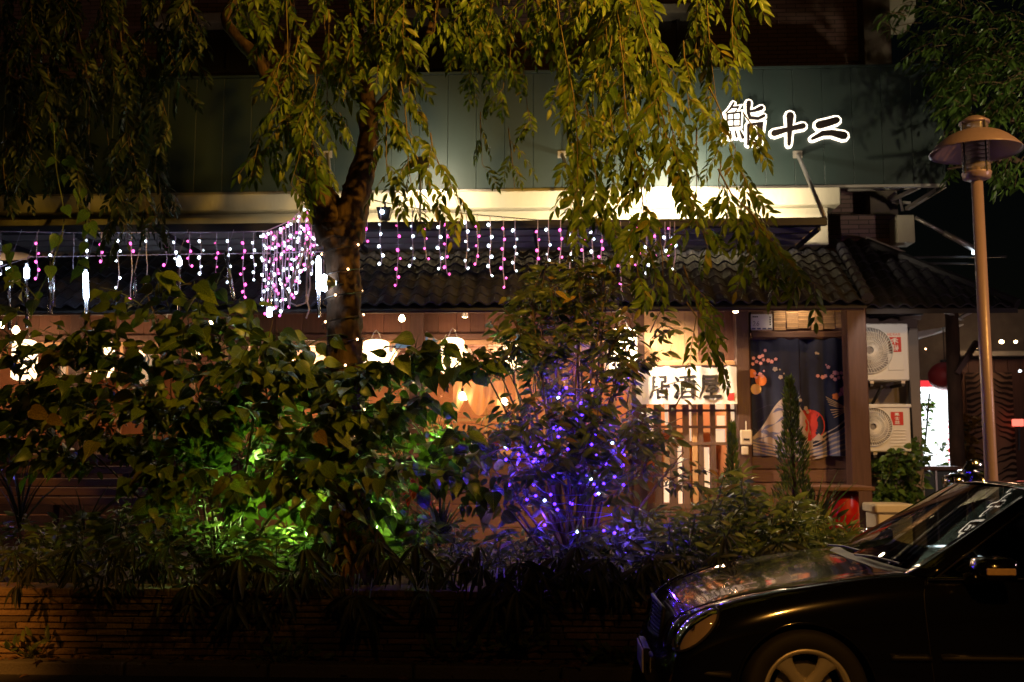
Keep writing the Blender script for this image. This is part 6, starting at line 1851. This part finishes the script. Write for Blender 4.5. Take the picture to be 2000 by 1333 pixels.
b = MB(); ring = 20
for s in ST:
    for k in range(10): b.v.append(tuple(sec_pt(s, k, 1)))
    for k in range(9, 0, -1): b.v.append(tuple(sec_pt(s, k, -1)))
    b.v.append(tuple(C(s[0], 0, s[1]))) if False else None
ring = 19
for i in range(len(ST) - 1):
    for k in range(ring):
        q = (k + 1) % ring; b.f.append((i * ring + k, i * ring + q, (i + 1) * ring + q, (i + 1) * ring + k))
b.f.append(tuple(range(ring))); b.f.append(tuple((len(ST) - 1) * ring + k for k in reversed(range(ring))))
body = b.build('body', 'paint', car, smooth=True)
ss = body.modifiers.new('s', 'SUBSURF'); ss.levels = 3; ss.render_levels = 3
cut = MB()
for u in (u_w, u_w + 2.715):
    cut.lathe([(.345, -1.2), (.345, 1.2)], C(u, 0, .315), 48, 'Y')
cut.box(C(u_w - .1, 0, 0).x, C(u_w + .1, 0, 0).x, CY - 1.2, CY + 1.2, -.2, .05)
cme = cut.mesh('cut'); co = bpy.data.objects.new('cut', cme); COL.objects.link(co)
bo = body.modifiers.new('b', 'BOOLEAN'); bo.object = co; bo.operation = 'DIFFERENCE'; bo.solver = 'EXACT'
bpy.context.view_layer.update()
dg = bpy.context.evaluated_depsgraph_get()
nm = bpy.data.meshes.new_from_object(body.evaluated_get(dg))
body.modifiers.clear(); body.data = nm
for p_ in nm.polygons:                     # flat arch faces, smooth panels
    p_.use_smooth = True
bmm = bmesh.new(); bmm.from_mesh(nm)
for e in bmm.edges:
    if len(e.link_faces) == 2 and e.calc_face_angle(0) > rad(38): e.smooth = False
bmm.to_mesh(nm); bmm.free()
bpy.data.objects.remove(co)
nm.materials.clear(); nm.materials.append(M['paint'])
bvh = BVHTree.FromPolygons([v.co.copy() for v in nm.vertices], [tuple(p_.vertices) for p_ in nm.polygons])
inv = body.matrix_world.inverted() if False else Matrix.Identity(4)


def side_pt(u, z, off=.002):
    o_, n_, i_, d_ = bvh.ray_cast(Vector((car_x + u, CY - 2, z)), Vector((0, 1, 0)))
    return (o_ + n_ * off) if o_ else C(u, .86, z)


def top_pt(u, w, off=.002):
    o_, n_, i_, d_ = bvh.ray_cast(Vector((car_x + u, CY - w, 3)), Vector((0, 0, -1)))
    return (o_ + n_ * off) if o_ else C(u, w, .9)


def seam(name, P, r=.0028, m='trim'):
    return MB().tube(P, r, 5).build(name, m, car, smooth=True)


def lerp_list(a, c, n): return [(a[0] + (c[0] - a[0]) * i / n, a[1] + (c[1] - a[1]) * i / n) for i in range(n + 1)]


# bonnet shut lines, door seams
for sg in (1, -1):
    pts = []
    for i in range(18):
        u = .2 + 1.02 * i / 17; w = .48 + .24 * min(1, (i / 17) * 1.6) ** .7
        pts.append(top_pt(u, sg * w))
    seam('bonnet_seam', pts)
door = [side_pt(1.44 - .04 * math.sin((z - .3) * 3) + (.10 if z > .8 else 0) * (z - .8) * 4, z) for z in np.linspace(.26, .87, 12)]
seam('door_seam', door)
seam('door_seam', [side_pt(2.48, z) for z in np.linspace(.26, .88, 10)])
seam('sill_seam', [side_pt(u, .26) for u in np.linspace(1.25, 3.05, 16)])
# rub strips
for (u0, u1) in ((1.22, 1.42), (1.47, 2.46), (2.5, 3.1)):
    P = [side_pt(u, .50, .004) for u in np.linspace(u0, u1, 8)]
    MB().tube(P, .017, 6).build('rub_strip', 'trim', car, smooth=True)
    MB().tube([q + Vector((0, -.012, .014)) for q in P], .0035, 5).build('chrome_line', 'chrome', car, smooth=True)
# arch lips
for u in (u_w, u_w + 2.715):
    for sg in (1, -1):
        pts = []
        for k in range(29):
            t = PI * (-.06 + 1.12 * k / 28); uu = u + .352 * math.cos(t); zz_ = .315 + .352 * math.sin(t)
            if zz_ < .19: continue
            if sg == 1: pts.append(side_pt(uu, zz_, .002))
            else:
                q = side_pt(uu, zz_, .002); pts.append(Vector((q.x, 2 * CY - q.y, q.z)))
        MB().tube(pts, .009, 6).build('arch_lip', 'paint', car, smooth=True)

# ---- greenhouse patches


def patch(name, c00, c10, c01, c11, m, nu=10, nv=8, bulge=(0, 0, 0), bow=(0, 0, 0), th=.0, parent=None):
    """c00-c10 bottom edge, c01-c11 top edge; bulge over both, bow only along u"""
    b = MB(); B = Vector(bulge); W_ = Vector(bow)
    for i in range(nu + 1):
        u = i / nu
        for j in range(nv + 1):
            v = j / nv; p = c00.lerp(c10, u).lerp(c01.lerp(c11, u), v)
            b.v.append(tuple(p + B * 16 * u * (1 - u) * v * (1 - v) * .5 + W_ * 4 * u * (1 - u)))
    for i in range(nu):
        for j in range(nv):
            a = i * (nv + 1) + j; b.f.append((a, a + nv + 1, a + nv + 2, a + 1))
    o = b.build(name, m, parent or car, smooth=True)
    if th:
        s_ = o.modifiers.new('t', 'SOLIDIFY'); s_.thickness = th
    return o


wsb, wst = .69, .575
A0n, A0f = C(1.37, wsb, .90), C(1.37, -wsb, .90)
A1n, A1f = C(2.09, wst, 1.325), C(2.09, -wst, 1.325)
patch('windscreen', A0n, A0f, A1n, A1f, 'car_glass', 16, 10, bow=(-.09, 0, .012))
patch('roof', C(2.09, wst, 1.325), C(2.09, -wst, 1.325), C(3.15, wst, 1.34), C(3.15, -wst, 1.34), 'paint', 14, 10, bulge=(0, 0, .012), bow=(-.03, 0, .028), th=.01)
patch('rear_window', C(3.72, .68, .95), C(3.72, -.68, .95), C(3.15, wst, 1.34), C(3.15, -wst, 1.34), 'car_glass', 12, 8, bow=(.1, 0, .03))
for sg in (1, -1):
    q = lambda u, w, z: C(u, sg * w, z)
    patch('windscreen_pillar', q(1.365, .695, .895), q(1.46, .80, .885), q(2.085, .578, 1.325), q(2.13, .618, 1.298), 'paint', 4, 10, bow=(0, -.012 * sg, 0), th=.012)
    patch('side_window', q(1.48, .805, .885), q(2.44, .812, .895), q(2.12, .625, 1.295), q(2.44, .612, 1.325), 'car_glass', 8, 8, bulge=(0, -.02 * sg, 0))
    patch('door_pillar', q(2.445, .815, .89), q(2.51, .815, .89), q(2.445, .615, 1.325), q(2.50, .615, 1.325), 'trim', 2, 8, th=.01)
    patch('side_window', q(2.515, .812, .90), q(3.2, .80, .915), q(2.505, .612, 1.325), q(2.98, .605, 1.31), 'car_glass', 8, 8, bulge=(0, -.02 * sg, 0))
    patch('rear_pillar', q(3.2, .805, .91), q(3.72, .69, .95), q(2.98, .612, 1.31), q(3.16, .575, 1.34), 'paint', 6, 8, bow=(0, -.01 * sg, 0), th=.012)
    patch('roof_rail', q(2.13, .618, 1.297), q(2.99, .612, 1.31), q(2.088, .576, 1.328), q(3.15, .576, 1.342), 'paint', 10, 3, bow=(0, 0, .012), th=.012)
    MB().tube([q(1.43, .816, .885), q(2.0, .822, .89), q(2.6, .822, .90), q(3.2, .812, .912)], .008, 6).build('window_sill_trim', 'chrome', car, smooth=True)
    MB().tube([q(1.47, .812, .885), q(1.8, .73, 1.10), q(2.12, .632, 1.30), q(2.45, .622, 1.335), q(2.98, .618, 1.32)], .005, 5).build('window_seal', 'trim', car, smooth=True)
# cabin
MB().box(C(1.5, 0, 0).x, C(1.75, 0, 0).x, CY - .66, CY + .66, .8, .96, .03).build('dashboard', 'cabin', car)
for w in (.36, -.36):
    MB().tube([C(2.25, w, .75), C(2.38, w, 1.0), C(2.44, w, 1.10)], [.2, .2, .14], 12).build('seat', 'cabin', car, smooth=True)
    MB().box(C(2.42, 0, 0).x, C(2.52, 0, 0).x, CY - w - .12, CY - w + .12, 1.11, 1.24, .03).build('headrest', 'cabin', car)
MB().box(C(3.2, 0, 0).x, C(3.35, 0, 0).x, CY - .6, CY + .6, .8, 1.08, .04).build('rear_seat', 'cabin', car)
sw_ = MB(); cc_ = C(1.83, .36, .93)
sw_.tube([cc_ + Vector((.07 * math.sin(t), .18 * math.cos(t), .17 * math.sin(t))) for t in np.linspace(0, 2 * PI, 25)], .014, 6, caps=False); sw_.tube([cc_ + Vector((0, -.17, 0)), cc_ + Vector((0, .17, 0))], .018, 6)
sw_.build('steering_wheel', 'trim', car, smooth=True)
# wipers, cowl
patch('cowl', C(1.31, .66, .895), C(1.31, -.66, .895), C(1.39, .69, .915), C(1.39, -.69, .915), 'trim', 12, 3, bow=(-.09, 0, .012))
for w0, w1 in ((.1, .62), (-.5, .02)):
    MB().tube([C(1.27, w0, .935), C(1.30, (w0 + w1) / 2, .95), C(1.36, w1, .94)], .007, 5).build('wiper', 'trim', car)

# ---- wheels


def wheel(u, sg):
    c = C(u, sg * .775, .315); s_ = -sg                 # outward direction in y is -sg
    cy = lambda o: o * s_
    w = MB().lathe([(.20, cy(-.09)), (.285, cy(-.10)), (.308, cy(-.085)), (.315, cy(-.04)), (.315, cy(.04)), (.308, cy(.082)), (.288, cy(.098)), (.235, cy(.092)), (.218, cy(.082))], c, 56, 'Y', caps=False).build('wheel', 'rubber', car, smooth=True)
    rim = MB(); rim.lathe([(.205, cy(-.08)), (.19, cy(0)), (.20, cy(.055)), (.212, cy(.078)), (.224, cy(.086)), (.222, cy(.092)), (.206, cy(.09)), (.196, cy(.07))], c, 56, 'Y', caps=False)
    rim.lathe([(.0, cy(.058)), (.045, cy(.06)), (.06, cy(.052)), (.068, cy(.03)), (.066, cy(.0))], c, 32, 'Y')
    ro = rim.build('rim', 'alloy', w, smooth=True)
    sp_ = MB(); n = 5
    for k in range(n):
        a = rad(90) + 2 * PI * k / n + rad(36)
        er, et = Vector((math.cos(a), 0, math.sin(a))), Vector((-math.sin(a), 0, math.cos(a)))
        prof = [(.045, .040, .056), (.08, .033, .060), (.12, .031, .066), (.16, .040, .070), (.19, .058, .072), (.204, .072, .074)]
        base_i = len(sp_.v)
        for (r_, hw, d_) in prof:
            for tt, dd in ((-1, -.022), (-.8, 0), (-.35, .004), (.35, .004), (.8, 0), (1, -.022)):
                p = c + er * r_ + et * hw * tt + Vector((0, cy(d_ + dd), 0)); sp_.v.append(tuple(p))
        for i in range(len(prof) - 1):
            for j in range(5):
                q = base_i + i * 6 + j; sp_.f.append((q, q + 1, q + 7, q + 6))
    sp_.build('spokes', 'alloy', w, smooth=True)
    MB().lathe([(0, cy(.062)), (.022, cy(.0625)), (.024, cy(.058))], c, 20, 'Y').build('hub_cap', 'trim', w)
    nb = MB()
    for k in range(5):
        a = 2 * PI * k / 5 + .3; nb.lathe([(0, cy(.063)), (.007, cy(.062)), (.008, cy(.05))], c + Vector((.043 * math.cos(a), 0, .043 * math.sin(a))), 8, 'Y')
    nb.build('wheel_bolts', 'trim', w)
    MB().lathe([(.0, cy(.0)), (.15, cy(.0)), (.15, cy(-.02))], c, 32, 'Y').build('brake_disc', 'steel', w)


for u in (u_w, u_w + 2.715):
    for sg in (1, -1): wheel(u, sg)

# ---- head lamps: twin ovals each side


def oval(name, c, a_, b_, nrm_, tilt, m, depth, parent=None, n=28, rings=6, conform=False, off=.004):
    nrm_ = Vector(nrm_).normalized(); x_ = nrm_.cross(UP).normalized(); y_ = x_.cross(nrm_)
    X_ = x_ * math.cos(tilt) + y_ * math.sin(tilt); Y_ = -x_ * math.sin(tilt) + y_ * math.cos(tilt)
    b = MB(); b.v.append(tuple(c + nrm_ * depth))
    for r_ in range(1, rings + 1):
        f = r_ / rings
        for k in range(n):
            t = 2 * PI * k / n; b.v.append(tuple(c + X_ * a_ * f * math.cos(t) + Y_ * b_ * f * math.sin(t) + nrm_ * depth * math.sqrt(max(0, 1 - f * f))))
    for k in range(n): b.f.append((0, 1 + k, 1 + (k + 1) % n))
    for r_ in range(rings - 1):
        for k in range(n):
            q = (k + 1) % n; b.f.append((1 + r_ * n + k, 1 + r_ * n + q, 1 + (r_ + 1) * n + q, 1 + (r_ + 1) * n + k))
    o = b.build(name, m, parent or car, smooth=True)
    if conform:
        for v_ in o.data.vertices:
            flip = nrm_.y > 0
            q = Vector(v_.co); q = Vector((q.x, 2 * CY - q.y, q.z)) if flip else q; n_ = Vector((nrm_.x, -abs(nrm_.y), nrm_.z))
            h = bvh.ray_cast(q + n_ * .4, -n_)
            if h[0]:
                dd_ = (Vector(v_.co) - c).dot(nrm_); g = h[0] + n_ * (off + max(0, dd_)); v_.co = Vector((g.x, 2 * CY - g.y, g.z)) if flip else g
        ls = list(o.data.vertices)[-n:]; rim_ = [Vector(v_.co) for v_ in ls] + [Vector(ls[0].co)]
        return o, rim_
    rim_ = [c + X_ * a_ * 1.02 * math.cos(2 * PI * k / n) + Y_ * b_ * 1.02 * math.sin(2 * PI * k / n) for k in range(n + 1)]
    return o, rim_


for sg in (1, -1):
    for (u, w, z, a_, b_, nn, tl_t) in ((.275, .705, .60, .155, .088, (-.62, -.80 * sg, .34), -rad(48) * sg), (.185, .575, .575, .118, .07, (-.80, -.58 * sg, .34), -rad(50) * sg)):
        c = C(u, sg * w, z); nv_ = Vector(nn).normalized()
        cq = C(u, w, z); nq = Vector((nn[0], -abs(nn[1]), nn[2])).normalized()
        hit = bvh.ray_cast(cq + nq * .5, -nq)
        if hit[0]:
            h_ = hit[0] + nq * .004; c = h_ if sg == 1 else Vector((h_.x, 2 * CY - h_.y, h_.z))
        sk = oval('headlight', c + nv_ * .018, a_, b_, nn, tl_t, 'reflector', .006, conform=True, off=.003)
        o, rm = oval('lens', c + nv_ * .02, a_, b_, nn, tl_t, 'lens', .022, parent=sk[0], conform=True, off=.012)
        MB().tube(rm, .0075, 6).build('bezel', 'trim', sk[0], smooth=True)
        MB().lathe([(.0, -.012), (.018, -.004), (.022, .01)], c + nv_ * .012, 12, 'X').build('lamp_bulb', 'chrome', sk[0], smooth=True)
# ---- grille
gr_b = []
for k in range(13):
    w = -.29 + .58 * k / 12; cur_ = .035 * (1 - (w / .29) ** 2)
    gr_b.append((w, .128 - cur_, .485, .152 - cur_ * .9, .672 - .03 * (abs(w) / .29) ** 2))
gp = MB()
for (w, u0, z0_, u1, z1_) in gr_b: gp.v += [tuple(C(u0, w, z0_)), tuple(C(u1, w, z1_))]
gp.f = [(2 * i, 2 * i + 2, 2 * i + 3, 2 * i + 1) for i in range(12)]
gro = gp.build('grille', 'trim', car)
fr_ = [C(g_[1] - .012, g_[0], g_[2]) for g_ in gr_b] + [C(g_[3] - .012, g_[0], g_[4]) for g_ in reversed(gr_b)]
MB().tube(fr_ + [fr_[0]], .013, 8).build('grille_frame', 'trim', gro, smooth=True)
for k in range(1, 8):
    f = k / 8; MB().tube([C(g_[1] + (g_[3] - g_[1]) * f - .012, g_[0], g_[2] + (g_[4] - g_[2]) * f) for g_ in gr_b], .006, 5).build('slat', 'trim', gro, smooth=True)
MB().tube([C(.075, 0, .49), C(.105, 0, .665)], .006, 5).build('centre_bar', 'chrome', gro)
# bonnet star on its stalk
s0 = top_pt(.20, 0, 0)
st = MB(); st.lathe([(.016, 0), (.012, .008), (.004, .014), (.004, .035)], s0, 12)
cs = s0 + Vector((0, 0, .072)); rS = .036
st.tube([cs + Vector((0, rS * math.cos(t), rS * math.sin(t))) for t in np.linspace(0, 2 * PI, 25)], .0032, 6, caps=False)
for k in range(3):
    t = PI / 2 + k * 2 * PI / 3; st.tube([cs, cs + Vector((0, rS * math.cos(t), rS * math.sin(t)))], [.006, .0015], 5)
st.build('bonnet_ornament', 'chrome', car, smooth=True)
# bumper details + plate
pl_ = MB().box(C(.018, 0, 0).x, C(.027, 0, 0).x, CY - .19, CY + .19, .27, .40, .004).build('number_plate', 'white_plastic', car)
MB().box(C(.0272, 0, 0).x, C(.07, 0, 0).x, CY - .2, CY + .2, .26, .41, .004).build('plate_holder', 'trim', car)
for sg in (1, -1):
    MB().tube([C(.06, sg * .30, .40), C(.095, sg * .58, .40), C(.22, sg * .765, .40), C(.42, sg * .85, .40)], .016, 8).build('bumper_strip', 'trim', car, smooth=True)
    o, rm = oval('fog_lamp', C(.08, sg * .55, .26), .07, .04, (-.85, -.5 * sg, 0), 0, 'lens', .012)
MB().box(C(.05, 0, 0).x, C(.09, 0, 0).x, CY - .38, CY + .38, .19, .26, .01).build('lower_intake', 'trim', car)
# door mirrors with amber repeater
for sg in (1, -1):
    c = C(1.72, sg * .95, .955)
    b = MB(); n = 14
    prof = [(-.115, .25, .3), (-.10, .7, .75), (-.06, .95, .95), (0, 1, 1), (.05, .98, 1), (.07, .9, .92)]
    for (du, fy, fz) in prof:
        for k in range(n):
            t = 2 * PI * k / n; ct, st_ = math.cos(t), math.sin(t)
            b.v.append((c.x + du, c.y + .115 * fy * (abs(ct) ** .7) * (1 if ct > 0 else -1), c.z + .062 * fz * (abs(st_) ** .7) * (1 if st_ > 0 else -1)))
    for i in range(len(prof) - 1):
        for k in range(n):
            q = (k + 1) % n; b.f.append((i * n + k, i * n + q, (i + 1) * n + q, (i + 1) * n + k))
    b.f.append(tuple(range(n))); b.f.append(tuple((len(prof) - 1) * n + k for k in reversed(range(n))))
    mo = b.build('door_mirror', 'paint', car, smooth=True)
    MB().box(c.x + .0705, c.x + .074, c.y - .09, c.y + .09, c.z - .045, c.z + .045, .001).build('mirror_glass', 'chrome', mo)
    yy = c.y - sg * .117
    MB().box(c.x - .085, c.x + .055, min(yy, yy + .012 * sg), max(yy, yy + .012 * sg), c.z - .022, c.z + .012, .004).build('repeater', 'lens_frost', mo)
    MB().tube([c + Vector((-.02, sg * .08, -.04)), C(1.62, sg * .82, .885)], [.035, .03], 8).build('mirror_foot', 'trim', mo, smooth=True)
for sg in (1, -1):
    MB().box(C(4.40, 0, 0).x, C(4.50, 0, 0).x, CY - sg * .76 - .05, CY - sg * .76 + .05, .68, .86, .02).build('tail_light', 'red_paint', car)
    for u in (2.25, 3.15):
        MB().tube([side_pt(u, .80, .02) if sg == 1 else Vector((car_x + u, 2 * CY - side_pt(u, .8, .02).y, .8)), (side_pt(u + .17, .80, .02) if sg == 1 else Vector((car_x + u + .17, 2 * CY - side_pt(u + .17, .8, .02).y, .8)))], .012, 8).build('door_handle', 'paint', car, smooth=True)
# under-car floor
MB().box(C(.25, 0, 0).x, C(4.3, 0, 0).x, CY - .6, CY + .6, .16, .2).build('underbody', 'trim', car)
